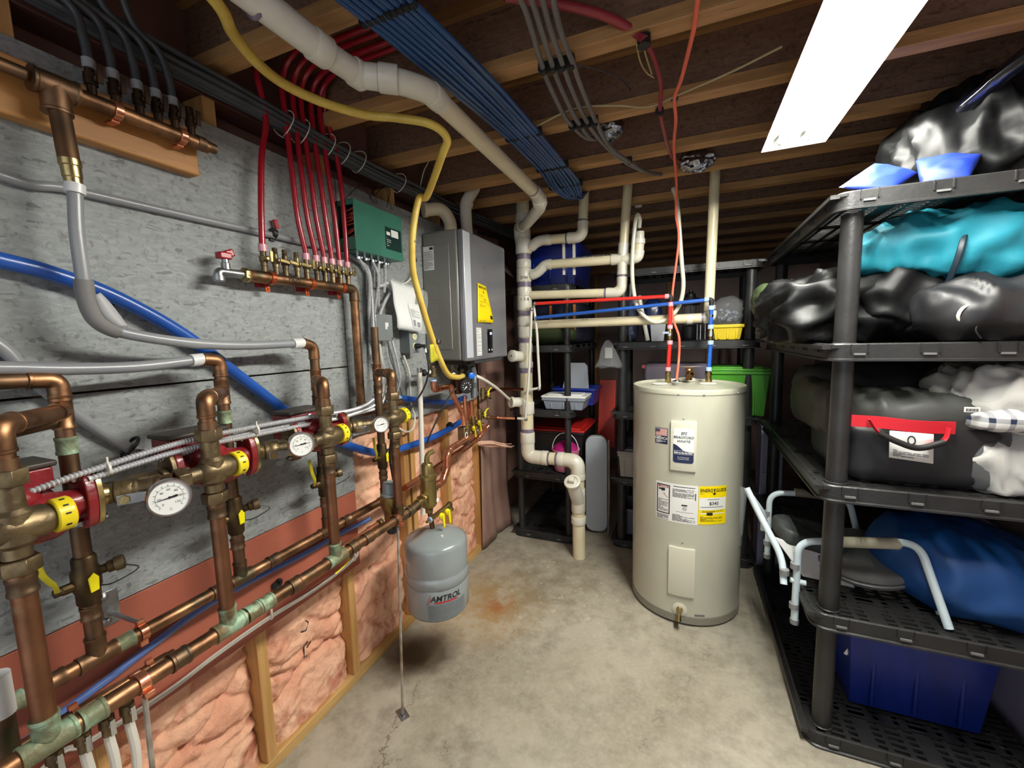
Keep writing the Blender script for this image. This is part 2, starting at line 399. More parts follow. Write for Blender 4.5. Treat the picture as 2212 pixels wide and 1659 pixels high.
MT.node_tree.links.new(_g.outputs['Normal'], _s.inputs[0]); MT.node_tree.links.new(_s.outputs[2], _r2.inputs[0])
for _i, _v in ((1, -.12), (2, -.5), (3, 1.3), (4, TUBE_E)): _r2.inputs[_i].default_value = _v
MT.node_tree.links.new(_r2.outputs[0], MT.node_tree.nodes['Principled BSDF'].inputs['Emission Strength'])
for sx in (-.044, .044):
    t = MB(); t.tube([(cx+sx, ly0+.03, Lz+.024), (cx+sx, ly1-.03, Lz+.024)], .0135, 32); tb = t.build('lamp_tube', MT, lf)
    for yy, d in ((ly0, 1), (ly1, -1)):
        s_ = MB(); s_.lathe((cx+sx, yy+d*.002, Lz+.024), (0, d, 0), [(0, .019), (.008, .019), (.012, .015), (.022, .015), (.026, .0138)], 16)
        s_.build('lamp_holder', 'white', lf)
s_ = MB(); s_.lathe((cx, 1.55, Lz+.026), (0, 0, -1), [(0, .006), (.003, .005)], 10); s_.build('screw', 'steel', lf)
for yy in (1.05, 1.85):
    s_ = MB(); s_.tube([(cx, yy, Lz+.075), (cx, yy, CZ)], .003, 6); s_.build('hanger', 'steel', lf)

# ------------------------------------------------------------------ room shell
b = MB(); b.box2((-3.2, -1.6, -.06), (1.28, 5.2, 0)); struct(b.build('floor', 'floor'))
b = MB(); b.box2((-1.62, -1.6, CZ+.235), (3.0, 5.3, CZ+.26)); struct(b.build('ceiling', 'subfloor'))
b = MB(); b.box2((-1.50, -1.6, 0), (-1.42, 5.2, CZ+.235)); struct(b.build('wall_left', pm('wall sheathing', '8A6A5E', '745448', 4, .6)))
b = MB(); b.box2((1.21, -1.6, 0), (1.28, 5.2, CZ+.235)); struct(b.build('wall_right', pm('dusty poly wall', '93807F', '84716F', 3, .5)))
b = MB(); b.box2((-1.42, 5.1, 0), (1.21, 5.2, CZ+.235)); struct(b.build('wall_back', pm('dusty poly back wall', 'A08880', '8A746C', 3, .5)))
from mathutils import noise as NZ
# wall framing: bottom plate, top plate, studs
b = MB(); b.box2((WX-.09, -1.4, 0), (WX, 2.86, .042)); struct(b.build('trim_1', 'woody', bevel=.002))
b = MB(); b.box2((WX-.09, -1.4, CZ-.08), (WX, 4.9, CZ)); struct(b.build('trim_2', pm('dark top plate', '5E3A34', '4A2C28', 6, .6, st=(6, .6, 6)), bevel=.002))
stY = [-.36, .05, .465, .878, 1.29, 1.715, 2.12, 2.53]
for i, yy in enumerate(stY):
    b = MB(); b.box2((WX-.09, yy-.019, .042), (WX, yy+.019, CZ-.08)); struct(b.build('trim_%d' % (3+i), 'wood', bevel=.002))
# stud beside the panel
b = MB(); b.box2((WX-.09, 1.753, .042), (WX, 1.79, 1.2)); struct(b.build('trim_11', 'wood', bevel=.002))
# back wall framing seen through the shelving
for i, xx in enumerate((-1.0, -.6, -.19, .22, .63)):
    b = MB(); b.box2((xx-.02, 5.04, 0), (xx+.02, 5.1, CZ)); struct(b.build('trim_%d' % (12+i), 'wood'))
b = MB(); b.box2((-1.42, 5.0, CZ-.09), (1.21, 5.1, CZ)); struct(b.build('trim_17', 'joist', bevel=.002))
# pink batts between the studs
def batt(y0, y1, z0, z1, label, seed, bulge=.035):
    r = random.Random(seed)
    L_ = [(r.uniform(0, 1), r.uniform(0, 1), r.uniform(.10, .26), r.uniform(-.5, 1)) for _ in range(16)]
    creases = [(r.uniform(.05, .97), r.uniform(-.5, .5), r.uniform(.0, 6.28)) for _ in range(9)]
    def fn(a, c):
        e = min(a, 1-a); y = y0+(y1-y0)*a; z = z0+(z1-z0)*c
        d = bulge*(1-math.exp(-e*14))*(.62)
        for (u, v_, s, k) in L_:
            q = ((a-u)**2+((c-v_)*((z1-z0)/(y1-y0)))**2)/(s*s); d += bulge*.38*k*math.exp(-q)
        for (c0, sl, ph) in creases:
            dd = (c-c0-sl*(a-.5)*.5-.02*math.sin(ph+a*9)); d -= .022*math.exp(-(dd*(z1-z0)/.014)**2)*(.4+.6*math.sin(ph+a*4)**2)
        q_ = V((a*(y1-y0)*22, c*(z1-z0)*22, seed*3.7)); d += .010*NZ.noise(q_*.55)+.007*(1-abs(NZ.noise(q_))*2)+.004*NZ.noise(q_*2.3)
        return V((WX-.052+d, y, z))
    m = MB(); m.grid(fn, 56, 100)
    # back face
    k = len(m.v); m.quad((WX-.088, y0, z0), (WX-.088, y0, z1), (WX-.088, y1, z1), (WX-.088, y1, z0))
    o = m.build('insulation_batt', 'pink', sharp=180)
    tag(o, label, 'insulation', 'pink insulation batts between the wall studs'); o_fn[label] = (o, fn); return o
o_fn = {}
zs = CZ-.08
batt(-.34, .03, .042, .86, 'pink insulation batt in the wall bay nearest the camera', 1)
batt(.07, .445, .042, .86, 'pink insulation batt behind the white tubes of the low manifold', 2)
batt(.485, .858, .042, .86, 'pink insulation batt left of the nearest bare stud under the red board', 3)
batt(.898, 1.27, .042, .86, 'pink insulation batt with black ink marks between the two nearest bare studs', 4, .045)
batt(1.31, 1.695, .042, 1.10, 'pink insulation batt behind the grey expansion tank support rod', 5)
batt(1.792, 2.10, .042, 1.10, 'pink insulation batt behind the brass air separator', 6)
batt(2.14, 2.51, .042, 1.10, 'pink insulation batt under the tankless heater valves', 7)
batt(2.55, 2.84, .042, 1.15, 'pink insulation batt edge beside the dusty plastic sheet', 8)
# ink marks on the batt
ob_, fn_ = o_fn['pink insulation batt with black ink marks between the two nearest bare studs']
for pp in (((.42, .30), (.45, .345), (.47, .37)), ((.46, .29), (.49, .33), (.51, .355)), ((.40, .44), (.46, .43), (.50, .46), (.47, .475))):
    m = MB(); m.tube([fn_(a, c)+V((.002, 0, 0)) for a, c in pp], .0022, 6); m.build('ink_mark', 'ink', ob_)
# painted boards on the wall
def board(y0, y1, z0, z1, label, mt='osb', th=.011, name='painted_board'):
    m = MB(); m.box2((WX, y0, z0), (WX+th, y1, z1)); o = m.build(name, mt, bevel=.0015); tag(o, label, 'wall board'); return o
board(-1.3, 1.343, 1.401, CZ-.16, 'upper grey painted strand board behind the red tubes')
board(-1.3, 1.343, .866, 1.396, 'lower grey painted strand board behind the red pumps')
board(1.347, 2.50, 1.098, CZ-.16, 'grey painted strand board behind the green box and tankless heater')
board(-1.3, 1.34, .53, .863, 'terracotta painted board strip below the grey boards', 'redboard', .010)
# poly sheet hanging from the wall corner
def ps(a, c):
    y = 2.50+.44*a; z = .02+2.2*c
    x = WX+.012+.014*math.sin(a*7+c*2)+.005*math.sin(a*19+c*5)+.05*max(0, .12-c)*6*(a)
    return V((x, y, z))
m = MB(); m.grid(ps, 24, 30); tag(m.build('plastic_sheet', 'poly', solid=.002, sharp=180), 'dusty brown plastic vapour sheet hanging in the corner beyond the tankless heater', 'plastic sheet')
m = MB(); m.grid(lambda a, c: V((WX+.02+.05*a*c, 2.47+.62*a, 2.20-.13*a+.0*c-.13*c*(1-.25*a)+.008*math.sin(a*12))), 16, 6)
tag(m.build('plastic_flap', pm('pale poly flap', 'A68C90', '95797E', 5, .4), solid=.002, sharp=180), 'pale pinkish plastic flap folded over above the tankless heater', 'plastic sheet')
# seam foam mark
# ------------------------------------------------------------------ I-joists
jy = [-.28, .12, .51, .90, 1.285, 1.68, 2.095, 2.40, 2.80, 3.20, 3.60, 4.0, 4.4, 4.8]
nm = ['nearest over the camera', 'second from the camera', 'third from the camera']
for i, yy in enumerate(jy):
    lab = ['ceiling joist first over the camera', 'ceiling joist second over the camera', 'ceiling joist above the near end of the shop light',
           'wooden joist crossed by the large white pipe near the ceiling edge', 'bright wooden joist carrying the first black clamp on the grey tubes',
           'wooden joist carrying the second black clamp on the grey tubes', 'wooden joist where the grey tubes bend away right', 'wooden joist just beyond the foil duct piece',
           'wooden joist above the white drain stack', 'wooden joist one bay past the drain stack', 'wooden joist over the middle of the rear shelves',
           'wooden joist past the blue tote on the rear shelf', 'wooden joist second from the back wall', 'wooden joist nearest the back wall'][i]
    t = thing('ceiling_joist', lab, 'joist', (-.2, yy, CZ), 'wooden joists across the ceiling')
    m = MB(); m.box2((-1.42, yy-.029, CZ), (1.21, yy+.029, CZ+.038)); m.build('bottom_flange', 'joist', t, bevel=.0015)
    m = MB(); m.box2((-1.42, yy-.005, CZ+.038), (1.21, yy+.005, CZ+.197)); m.build('web', 'web', t)
    m = MB(); m.box2((-1.42, yy-.029, CZ+.197), (1.21, yy+.029, CZ+.235)); m.build('top_flange', 'joist', t)
# ------------------------------------------------------------------ plumbing helpers
YA = V((0, 1, 0)); ZA = V((0, 0, 1)); XA = V((1, 0, 0))
def pipe(par, pts, r, mt, name='pipe', fr=0, seg=16, n=6):
    m = MB(); m.tube(fil(pts, fr, n) if fr else pts, r, seg); return m.build(name, mt, par)
def smooth_tube(pts, r, mt, name, par=None, n=8, seg=12):
    m = MB(); m.tube(cat(pts, n), r, seg); return m.build(name, mt, par)
def elbow(par, a, p, b, r, mt, R=None, L=.016, name='elbow'):
    a, p, b = V(a), V(p), V(b); R = R or r*1.7; d1 = (a-p).normalized(); d2 = (b-p).normalized(); q = r*1.13
    m = MB(); m.tube(fil([p+d1*(R+L), p, p+d2*(R+L)], R, 8), q, 18)
    for d in (d1, d2): m.lathe(p+d*(R+L-.004), d, [(0, q*1.0), (.001, q*1.07), (.006, q*1.07), (.007, q*.98)], 18)
    return m.build(name, mt, par)
def coupling(par, p, d, r, L, mt, name='coupling', ring=True):
    p, d = V(p), V(d).normalized(); q = r*1.13; m = MB()
    m.lathe(p-d*L/2, d, [(0, q*1.06), (.005, q*1.07), (.007, q), (L-.007, q), (L-.005, q*1.07), (L, q*1.06)], 18)
    return m.build(name, mt, par)
def tee(par, p, d, br, r, rb, mt, L=.04, Lb=.032, name='tee'):
    p, d, br = V(p), V(d).normalized(), V(br).normalized(); q = r*1.14; qb = rb*1.14; m = MB()
    m.lathe(p-d*L, d, [(0, q*1.06), (.005, q*1.07), (.007, q), (2*L-.007, q), (2*L-.005, q*1.07), (2*L, q*1.06)], 18)
    m.lathe(p, br, [(0, qb), (q+Lb-.007, qb), (q+Lb-.005, qb*1.07), (q+Lb, qb*1.06)], 18)
    return m.build(name, mt, par)
def hexnut(par, p, d, r, h, mt='brass', name='union_nut'):
    m = MB(); d = V(d).normalized(); m.hexn(V(p)-d*h/2, d, r, h); return m.build(name, mt, par, bevel=.001)
FX, BX = -1.035, -1.2       # front and rear rows of pipe
FZ, BZ = .806, .817
Fy = [.292, .612, .955, 1.28]; By = [.43, .757, 1.08, 1.395]
RN = ['nearest', 'second', 'third', 'farthest']
# ------------------------------------------------------------------ headers
t = thing('copper_header', 'front copper header pipe with green crusted fittings along the wall', 'pipe', (FX, .8, FZ))
pipe(t, [(FX, .06, FZ), (FX, 1.40, FZ)], .018, 'copper')
for y in Fy: tee(t, (FX, y, FZ), YA, ZA, .018, .0165, 'verd' if y < 1 else 'copperb', L=.036)
for y, mm in ((.12, 'verd'), (.352, 'verd'), (.20, 'verd'), (.50, 'copperb'), (.672, 'verd'), (.71, 'verd'), (.80, 'copperb'), (1.03, 'copperb'), (1.10, 'copperb'), (1.345, 'brass')):
    coupling(t, (FX, y, FZ), YA, .018, .036, mm)
for k, y in enumerate((.43, 1.262)):        # hinged copper clamps on the two floor rods
    m = MB(); m.lathe((FX, y-.009, FZ), YA, [(0, .0225), (.018, .0225)], 20)
    m.box((FX+.024, y, FZ-.016), (.012, .018, .012)); m.box((FX-.022, y, FZ+.012), (.012, .018, .01)); m.build('clamp', 'coppern', t, bevel=.001)
t = thing('copper_header', 'rear copper header pipe running over the terracotta board', 'pipe', (BX, .8, BZ))
pipe(t, [(BX, .06, BZ), (BX, 1.42, BZ)], .016, 'copper')
for y in By: tee(t, (BX, y, BZ), YA, ZA, .016, .0155, 'copperb', L=.034)
for y, mm in ((.16, 'verd'), (.30, 'verd'), (.36, 'copperb'), (.478, 'verd'), (.69, 'copperb'), (.86, 'copperb'), (1.17, 'copperb'), (1.40, 'copperb')):
    coupling(t, (BX, y, BZ), YA, .016, .034, mm)
m = MB(); m.lathe((BX, .505, BZ), YA, [(0, .0205), (.016, .0205)], 20); m.box((BX, .513, BZ-.026), (.012, .016, .014)); m.box((BX-.004, .513, BZ+.024), (.012, .016, .012)); m.build('clamp', 'coppern', t, bevel=.001)
# bracket
t = thing('pipe_bracket', 'galvanised steel bracket plate bolted to the terracotta board', 'bracket', (WX+.012, .49, .86))
m = MB(); m.box((WX+.0125, .49, .862), (.004, .062, .088)); m.build('plate', 'steel', t, bevel=.001)
for dz in (.032, -.03):
    m = MB(); m.lathe((WX+.0145, .492, .862+dz), XA, [(0, .011), (.002, .011), (.006, .006), (.008, .003)], 14); m.build('screw', 'steel', t)
m = MB(); m.hexn((WX+.014, .497, .855), XA, .014, .012); m.tube([(WX+.014, .497, .855), (BX-.018, .508, .845), (BX, .512, .842)], .005, 8); m.build('threaded_rod', 'steel', t)
# floor rods
for k, (yy, lab) in enumerate(((.43, 'thin steel rod under the front header at the low valves'), (1.262, 'thin steel rod standing on the floor beside the grey expansion tank'))):
    t = thing('support_rod', lab, 'support rod', (FX, yy, 0))
    bot = Z(870, 1540, .006) if k else V((FX+.02, yy-.02, .006))
    m = MB(); m.tube([(FX+.006, yy, FZ-.028), bot], .0052, 8); m.build('rod', pm('rusty white rod', 'A9A296', '7C6A55', 20, .6, .3), t)
    m = MB(); m.lathe(bot, ZA, [(0, .010), (.012, .008), (.016, .006)], 10); m.build('socket', 'steel', t)
    m = MB(); m.box(bot-V((0, 0, .004)), (.06, .034, .004), Matrix.Rotation(-.5, 3, 'Z')); m.build('base_plate', 'steel', t)

# ------------------------------------------------------------------ risers
t = None
for i in range(4):
    y, yb = Fy[i], By[i]
    t = thing('copper_riser', '%s front copper riser dropping from its mixing valve to the front header' % RN[i], 'pipe', (FX, y, FZ+.05))
    pipe(t, [(FX, y, FZ+.045), (FX, y, 1.12)], .0165, pm('riser copper with green top', '9A6C50', '74543E', 12, .40, 1, bump=.15, bsc=30, c3='8A9478', s3=11, l3=.58, h3=.68, rvar=.2))
    coupling(t, (FX, y, 1.105), ZA, .0165, .03, 'copperb', 'solder_socket')
    # top link to the rear riser
    t = thing('copper_link', '%s copper elbow link between front and rear risers above the mixing valve' % RN[i], 'pipe', (FX, y, 1.37))
    a, p, b_ = V((FX, y, 1.31)), V((FX, y, 1.378)), V((BX, yb, 1.372))
    pipe(t, [a, p, p+(b_-p)*.86], .0165, 'copper', fr=.022); elbow(t, a, p, b_, .0165, 'copper', L=.014)
    t = thing('copper_riser', '%s rear copper riser standing behind the pumps on the rear header' % RN[i], 'pipe', (BX, yb, BZ+.05))
    top = [1.449, 1.47, 1.50, 1.43][i]
    if i == 3:
        pipe(t, [(BX, yb, BZ+.04), (BX, yb, 1.56)], .0155, 'copperb')
    else:
        end = {0: V((BX, .20, 1.449)), 1: X(440, 777, BX), 2: X(653, 741, BX)}[i]
        cr = V((BX, yb, top-.01)); pipe(t, [(BX, yb, BZ+.04), cr, end], .0155 if i else .0155, 'copperb', fr=.024)
        elbow(t, (BX, yb, 1), cr, end, .0155, 'copper')
    tee(t, (BX, yb, 1.372), ZA, p-b_, .0155, .0155, 'copper' if i != 1 else 'copperb', L=.036, Lb=.01)
    coupling(t, (BX, yb, 1.30), ZA, .0155, .036, 'verd' if i < 2 else 'copperb')
    coupling(t, (BX, yb, .925), ZA, .0155, .03, 'copperb')
# near left return stub
t = thing('copper_pipe', 'short copper branch entering the nearest rear riser from the left edge', 'pipe', (BX, .3, 1.36))
pipe(t, [(BX+.01, .41, 1.355), (BX+.09, .10, 1.33)], .0145, 'copperb')
# ------------------------------------------------------------------ mixing valves
def mixing_valve(i):
    y = Fy[i]; z = 1.206
    t = thing('mixing_valve', '%s brass mixing valve with a yellow adjusting cap' % RN[i], 'valve', (FX, y, z), 'brass mixing valves above the front header')
    m = MB(); m.lathe((FX, y, 1.155), ZA, [(0, .019), (.018, .0195), (.026, .026), (.076, .026), (.084, .0195), (.125, .0185)], 20)
    m.lathe((FX, y-.062, z), YA, [(0, .0175), (.03, .018), (.04, .0255), (.052, .027), (.098, .028), (.104, .024), (.108, .024)], 20)
    m.build('body', 'brass', t)
    m = MB(); m.lathe((FX, y+.046, z), YA, [(0, .0285), (.002, .0305), (.022, .0305), (.025, .028), (.025, .02)], 28)
    c = m.build('adjusting_cap', 'yellow', t)
    m = MB()
    for q in (.6, 1.1, 1.6, -.1):
        m.box((FX+.0308*math.cos(q-.4), y+.058, z+.0308*math.sin(q-.4)), (.001, .007, .003), Matrix.Rotation(-(q-.4), 3, 'Y'))
    m.build('scale_mark', 'ink', c)
    hexnut(t, (FX, y, 1.140), ZA, .028, .026, 'brass'); hexnut(t, (FX, y, 1.292), ZA, .0275, .028, 'brass')
    hexnut(t, (FX, y-.068, z), YA, .026, .026, 'brass')
    for z_, l_ in ((1.118, .012), (1.302, .022)): m = MB(); m.lathe((FX, y, z_), ZA, [(0, .019), (l_, .019)], 18); m.build('tailpiece', 'copperb', t)
for i in range(4): mixing_valve(i)
# cast letters on the valve bodies
# ------------------------------------------------------------------ circulator pumps
def pump(k, yl, yr, lab):
    PX, z = -1.093, 1.205; c = (yl+yr)/2
    t = thing('circulator_pump', lab, 'pump', (PX, c, z), 'red circulator pumps along the grey boards')
    m = MB()
    m.lathe((PX-.02, c, z), XA, [(-.045, .052), (-.03, .058), (.01, .056), (.03, .040), (.042, .02)], 26)
    m.lathe((PX, yl+.008, z), YA, [(0, .026), (.03, .026), (.06, .036), (.09, .036), (yr-yl-.045, .026), (yr-yl-.016, .026)], 20)
    m.sph((PX, c+.02, z-.012), (.042, .06, .046)); m.sph((PX+.01, c-.015, z+.03), (.03, .04, .028))
    m.box((PX-.015, c-.035, z+.045), (.05, .025, .03)); m.build('volute', 'cast', t, bevel=.003)
    m = MB(); m.lathe((PX-.06, c, z), -XA, [(0, .056), (.02, .060), (.024, .047), (.085, .047), (.10, .04), (.104, .02)], 26)
    for q in range(12):
        a = q*math.pi/6; m.box((PX-.10, c+.049*math.cos(a), z+.049*math.sin(a)), (.07, .003, .010), Matrix.Rotation(a-math.pi/2, 3, 'X'))
    m.build('motor', 'cast', t)
    m = MB(); m.box((PX-.075, c-.005, z+.050), (.085, .13, .045)); m.build('control_box', 'cast', t, bevel=.004)
    m = MB(); m.box((PX-.075, c-.005, z+.078), (.092, .142, .012)); lid = m.build('control_box_lid', pm('dusty black lid', '2A2420', '4A4038', 10, .5), t, bevel=.004)
    m = MB(); m.lathe((PX-.03, c-.005, z+.058), XA, [(0, .012), (.006, .012), (.008, .008)], 12); m.build('conduit_knockout', 'steel', t)
    for yy, d in ((yl, 1), (yr, -1)):
        poly = []
        for q in range(28):
            a = 2*math.pi*q/28; r = .034+.024*abs(math.sin(a))**3.2; poly.append((r*math.cos(a)*.98, r*math.sin(a)))
        m = MB(); m.prism((PX, yy+d*.004, z), XA, ZA, YA*d, poly, .016); m.build('flange', 'cast', t, bevel=.002)
        poly2 = [(a*.98, b*.99) for a, b in poly]
        m = MB(); m.prism((PX, yy-d*.006, z), XA, ZA, YA*d, poly2, .0095); m.lathe((PX, yy-d*.005, z), -YA*d, [(0, .024), (.014, .022), (.016, .018)], 18); m.build('companion_flange', 'brassb' if d < 0 else 'brass', t, bevel=.001)
        for s in (-1, 1):
            m = MB(); m.tube([(PX, yy-d*.018, z+s*.045), (PX, yy+d*.04, z+s*.045)], .0045, 8); m.hexn((PX, yy-d*.006, z+s*.045), -YA*d, .0085, .007); m.hexn((PX, yy+d*.02, z+s*.045), YA*d, .0095, .009)
            m.build('bolt', 'chrome', t)
    return t
pump(0, .222, .418, 'nearest red circulator pump at the left edge behind the large yellow cap')
pump(1, .552, .750, 'middle red circulator pump behind the second mixing valve')
pump(2, .875, 1.080, 'farthest red circulator pump where the thick blue tube passes behind')
# ------------------------------------------------------------------ lines from pump flange to next mixing valve: ball valve + thermometer tee
def hot_line(k, y0, y1, lab):
    a = V((-1.093, y0+.018, 1.203)); b_ = V((FX, y1-.082, 1.204)); d = (b_-a).normalized(); L = (b_-a).length
    s = d.cross(ZA).normalized(); s = s if s.x > 0 else -s
    t = thing('ball_valve', '%s brass ball valve with a worn yellow lever' % lab, 'valve', a, 'brass ball valves beside the pump flanges')
    m = MB(); m.lathe(a, d, [(0, .020), (.014, .020), (.018, .024), (.05, .024), (.054, .019), (.078, .019)], 18); m.sph(a+d*.036, .026); m.build('body', 'brass', t)
    sp = a+d*.034+s*.022-ZA*.008
    m = MB(); m.lathe(sp, s, [(0, .010), (.012, .010)], 10); m.hexn(sp+s*.012, s, .010, .008); m.build('stem_nut', 'brassb', t)
    m = MB(); u = d; m.prism(sp+s*.013-u*.012-ZA*.011, u, ZA, s, [(0, 0), (.034, 0), (.05, .003), (.05, .019), (.034, .022), (0, .022)], .003); lv = m.build('lever', 'steel', t, bevel=.001)
    m = MB(); m.prism(sp+s*.012+u*.036-ZA*.009, u, ZA, s, [(0, 0), (.05, 0), (.066, .006), (.05, .019), (0, .019)], .005); m.build('lever_grip', pm('worn yellow grip', 'B39A32', '7E6A2C', 18, .4), lv, bevel=.001)
    t = thing('thermometer', '%s round white dial thermometer on a brass tee' % lab, 'thermometer', a+d*.11, 'dial thermometers on the brass tees')
    q = a+d*.078
    m = MB(); m.lathe(q, d, [(0, .0195), (.006, .0205), (.012, .018), (L-.10, .018), (L-.09, .0205), (L-.078, .0205)], 18); m.build('tee', 'copperb', t)
    return t, a, d
def dial(t, c, n, r, lab=None):
    c = V(c); n = V(n).normalized(); u = V((0, 1, 0)); u = (u-n*u.dot(n)).normalized(); v = n.cross(u)
    if v.z < 0: v = -v
    if u.cross(v).dot(n) < 0: u = -u
    m = MB(); m.lathe(c-n*.03, n, [(0, .009), (.012, .009), (.013, r*.9), (.018, r), (.030, r), (.032, r*.97), (.032, r*.90), (.026, r*.895)], 40); case = m.build('dial_case', 'chrome', t)
    m = MB(); m.lathe(c-n*.0045, n, [(0, r*.89), (.0025, r*.89)], 40); fc = m.build('dial_face', 'white', t)
    mp = flatmap(c-n*.002, u, v, .0005); mb = MB()
    for k in range(13):
        a = math.radians(-135-270*k/12+90+0) if 0 else math.radians(225-270*k/12)
        p0 = (math.cos(a)*r*.62, math.sin(a)*r*.62); p1 = (math.cos(a)*r*.72, math.sin(a)*r*.72); w_ = (-math.sin(a)*r*.012, math.cos(a)*r*.012)
        mb.quad(mp(p0[0]-w_[0], p0[1]-w_[1]), mp(p0[0]+w_[0], p0[1]+w_[1]), mp(p1[0]+w_[0], p1[1]+w_[1]), mp(p1[0]-w_[0], p1[1]-w_[1]))
    for j in range(40):
        a0 = math.radians(225-270*j/40); a1 = math.radians(225-270*(j+1)/40)
        mb.quad(*[mp(math.cos(a)*r*q, math.sin(a)*r*q) for a, q in ((a0, .60), (a1, .60), (a1, .615), (a0, .615))])
    for k, s in enumerate(('0', '20', '40', '60', '80', '100', '120')):
        a = math.radians(225-270*k/6); txt_mb(s, r*.17, None, None, None, mp=lambda x, y, a=a: mp(x+math.cos(a)*r*.44, y+math.sin(a)*r*.44), mb=mb)
    txt_mb('C', r*.16, None, None, None, mp=lambda x, y: mp(x, y-r*.62), mb=mb)
    mb.build('dial_scale', 'inkgrey', fc)
    mb = MB(); a = math.radians(186); k = .0015
    P = lambda rr, w_: mp(math.cos(a)*rr-math.sin(a)*w_, math.sin(a)*rr+math.cos(a)*w_, 3)
    mb.quad(P(r*.78, 0), P(r*.05, r*.03), P(-r*.3, r*.07), P(-r*.38, 0), P(-r*.3, -r*.07), P(r*.05, -r*.03)); mb.build('needle', 'ink', fc)
    m = MB(); m.lathe(c-n*.0015, n, [(0, r*.07), (.002, r*.05)], 12); m.build('needle_hub', 'ink', fc)
for k, (y0, y1, lab, px, py, xx, rr) in enumerate(((.418, Fy[1], 'nearest and largest', 367, 1075, -.972, .0385), (.750, Fy[2], 'middle', 652, 960, -.970, .0345), (1.08, Fy[3], 'farthest and smallest', 824, 917, -.975, .0285))):
    t, a, d = hot_line(k, y0, y1, ['nearest', 'middle', 'farthest'][k])
    c = X(px, py, xx); n = (CAM-c).normalized()*.55+V((1, -.1, 0))*.6; n.z *= .4
    q = a+d*.118; m = MB(); m.lathe(q, (c-n.normalized()*.02)-q, [(0, .014), ((c-n.normalized()*.02-q).length, .010)], 14); m.build('stem', 'brass', t)
    dial(t, c, n, rr)
# feed lines behind, entering each pump from the left
for k, (yl, lab) in enumerate(((.552, 'nearest brass check valve line feeding the middle pump from the left'), (.875, 'farther brass check valve line feeding the last pump from the left'))):
    t = thing('check_valve', lab, 'valve', (-1.12, yl-.07, 1.205)); p = [V((-1.135, yl-.13, 1.20)), V((-1.093, yl-.012, 1.205))]; d = (p[1]-p[0]).normalized()
    m = MB(); m.lathe(p[0], d, [(0, .014), (.02, .014), (.021, .018), (.045, .018), (.046, .015), (.06, .015), (.061, .021), (.10, .021), (.101, .018), ((p[1]-p[0]).length, .018)], 18); m.build('body', 'brass', t)
    m = MB(); m.lathe(p[0]+d*.004, d, [(0, .0165), (.022, .0165)], 14); m.build('thread_tape', 'white', t)
# ------------------------------------------------------------------ purge valves on rear risers
def purge(i):
    yb = By[i]; z = [1.0, 1.01, 1.005, 1.01][i]
    t = thing('purge_valve', '%s purge valve on a rear riser with capped outlet and yellow levers' % RN[i], 'valve', (BX, yb, z), 'purge valves on the rear risers')
    dk = pm('blackened bronze', '3E3223', '5E4C30', 20, .45, .8)
    m = MB(); m.lathe((BX, yb, z-.055), ZA, [(0, .018), (.006, .021), (.03, .021), (.04, .025), (.075, .025), (.085, .021), (.105, .021), (.11, .018)], 18)
    m.build('body', dk, t)
    o = V((.45, .85, .15)).normalized(); m = MB(); m.lathe(V((BX, yb, z+.01))+o*.02, o, [(0, .010), (.014, .010), (.016, .0135), (.028, .0135)], 14); m.build('hose_outlet', dk, t)
    m = MB(); e = V((BX, yb, z+.01))+o*.048; m.lathe(e, o, [(0, .0165), (.014, .0165), (.016, .014)], 20); cp = m.build('outlet_cap', 'brass', t)
    m = MB(); m.tube(cat([e+o*.006+V((.016, 0, 0)), e+o*.03+V((.02, 0, -.02)), e+V((.012, -.01, -.035)), V((BX+.012, yb+.015, z-.02))], 5), .0014, 6); m.build('cap_strap', 'black', cp)
    m = MB(); m.prism(V((BX+.026, yb-.006, z-.022)), YA, ZA, XA, [(0, 0), (.014, .002), (.016, .030), (.008, .042), (-.002, .032)], .004); m.build('drain_handle', 'handle', t, bevel=.001)
    m = MB(); m.lathe((BX, yb-.018, z-.004), -YA, [(0, .011), (.022, .011), (.024, .009), (.034, .009)], 10); m.build('stem', dk, t)
    m = MB(); m.tube(cat([(BX+.004, yb-.048, z-.004), (BX+.02, yb-.055, z+.02), (BX+.028, yb-.072, z+.055), (BX+.028, yb-.078, z+.10)], 5), [.004]*6+[.0055]*10, 8, flat=.5); m.build('lever', pm('old yellow lever', 'A39628', 'C4B820', 16, .4), t)
for i in range(4): purge(i)

# ------------------------------------------------------------------ armored cables over the pumps
def armored(pts, r, label, par=None, name='armored_cable', grp=None, pitch=.0065, seg=8):
    c = fil(pts, .05, 8) if len(pts) < 4 else cat(pts, 8); c = [V(p) for p in c]; out = [c[0]]; rr = [r]; k = 0
    tot = sum((c[i+1]-c[i]).length for i in range(len(c)-1)); n = int(tot/pitch*2); step = tot/n; j = 0; acc = 0; pos = 0
    for q in range(1, n+1):
        tgt = q*step
        while j < len(c)-2 and acc+(c[j+1]-c[j]).length < tgt: acc += (c[j+1]-c[j]).length; j += 1
        l = (c[j+1]-c[j]).length; out.append(c[j]+(c[j+1]-c[j])*min(1, (tgt-acc)/max(l, 1e-6))); rr.append(r if q % 2 else r*.68)
    m = MB(); m.tube(out, rr, seg); o = m.build(name, 'armor', par, sharp=50)
    if par is None: tag(o, label, 'cable', grp)
    return o
AX = -1.072
armored([X(30, 1076, AX), X(200, 1015, AX), X(440, 944, AX), X(690, 897, AX-.01), X(760, 886, -1.12), X(800, 868, -1.2), X(815, 840, -1.25), X(800, 760, -1.29), X(797, 660, -1.295), X(793, 560, -1.295)], .0072, 'upper armored cable strung over the pumps up to the green box')
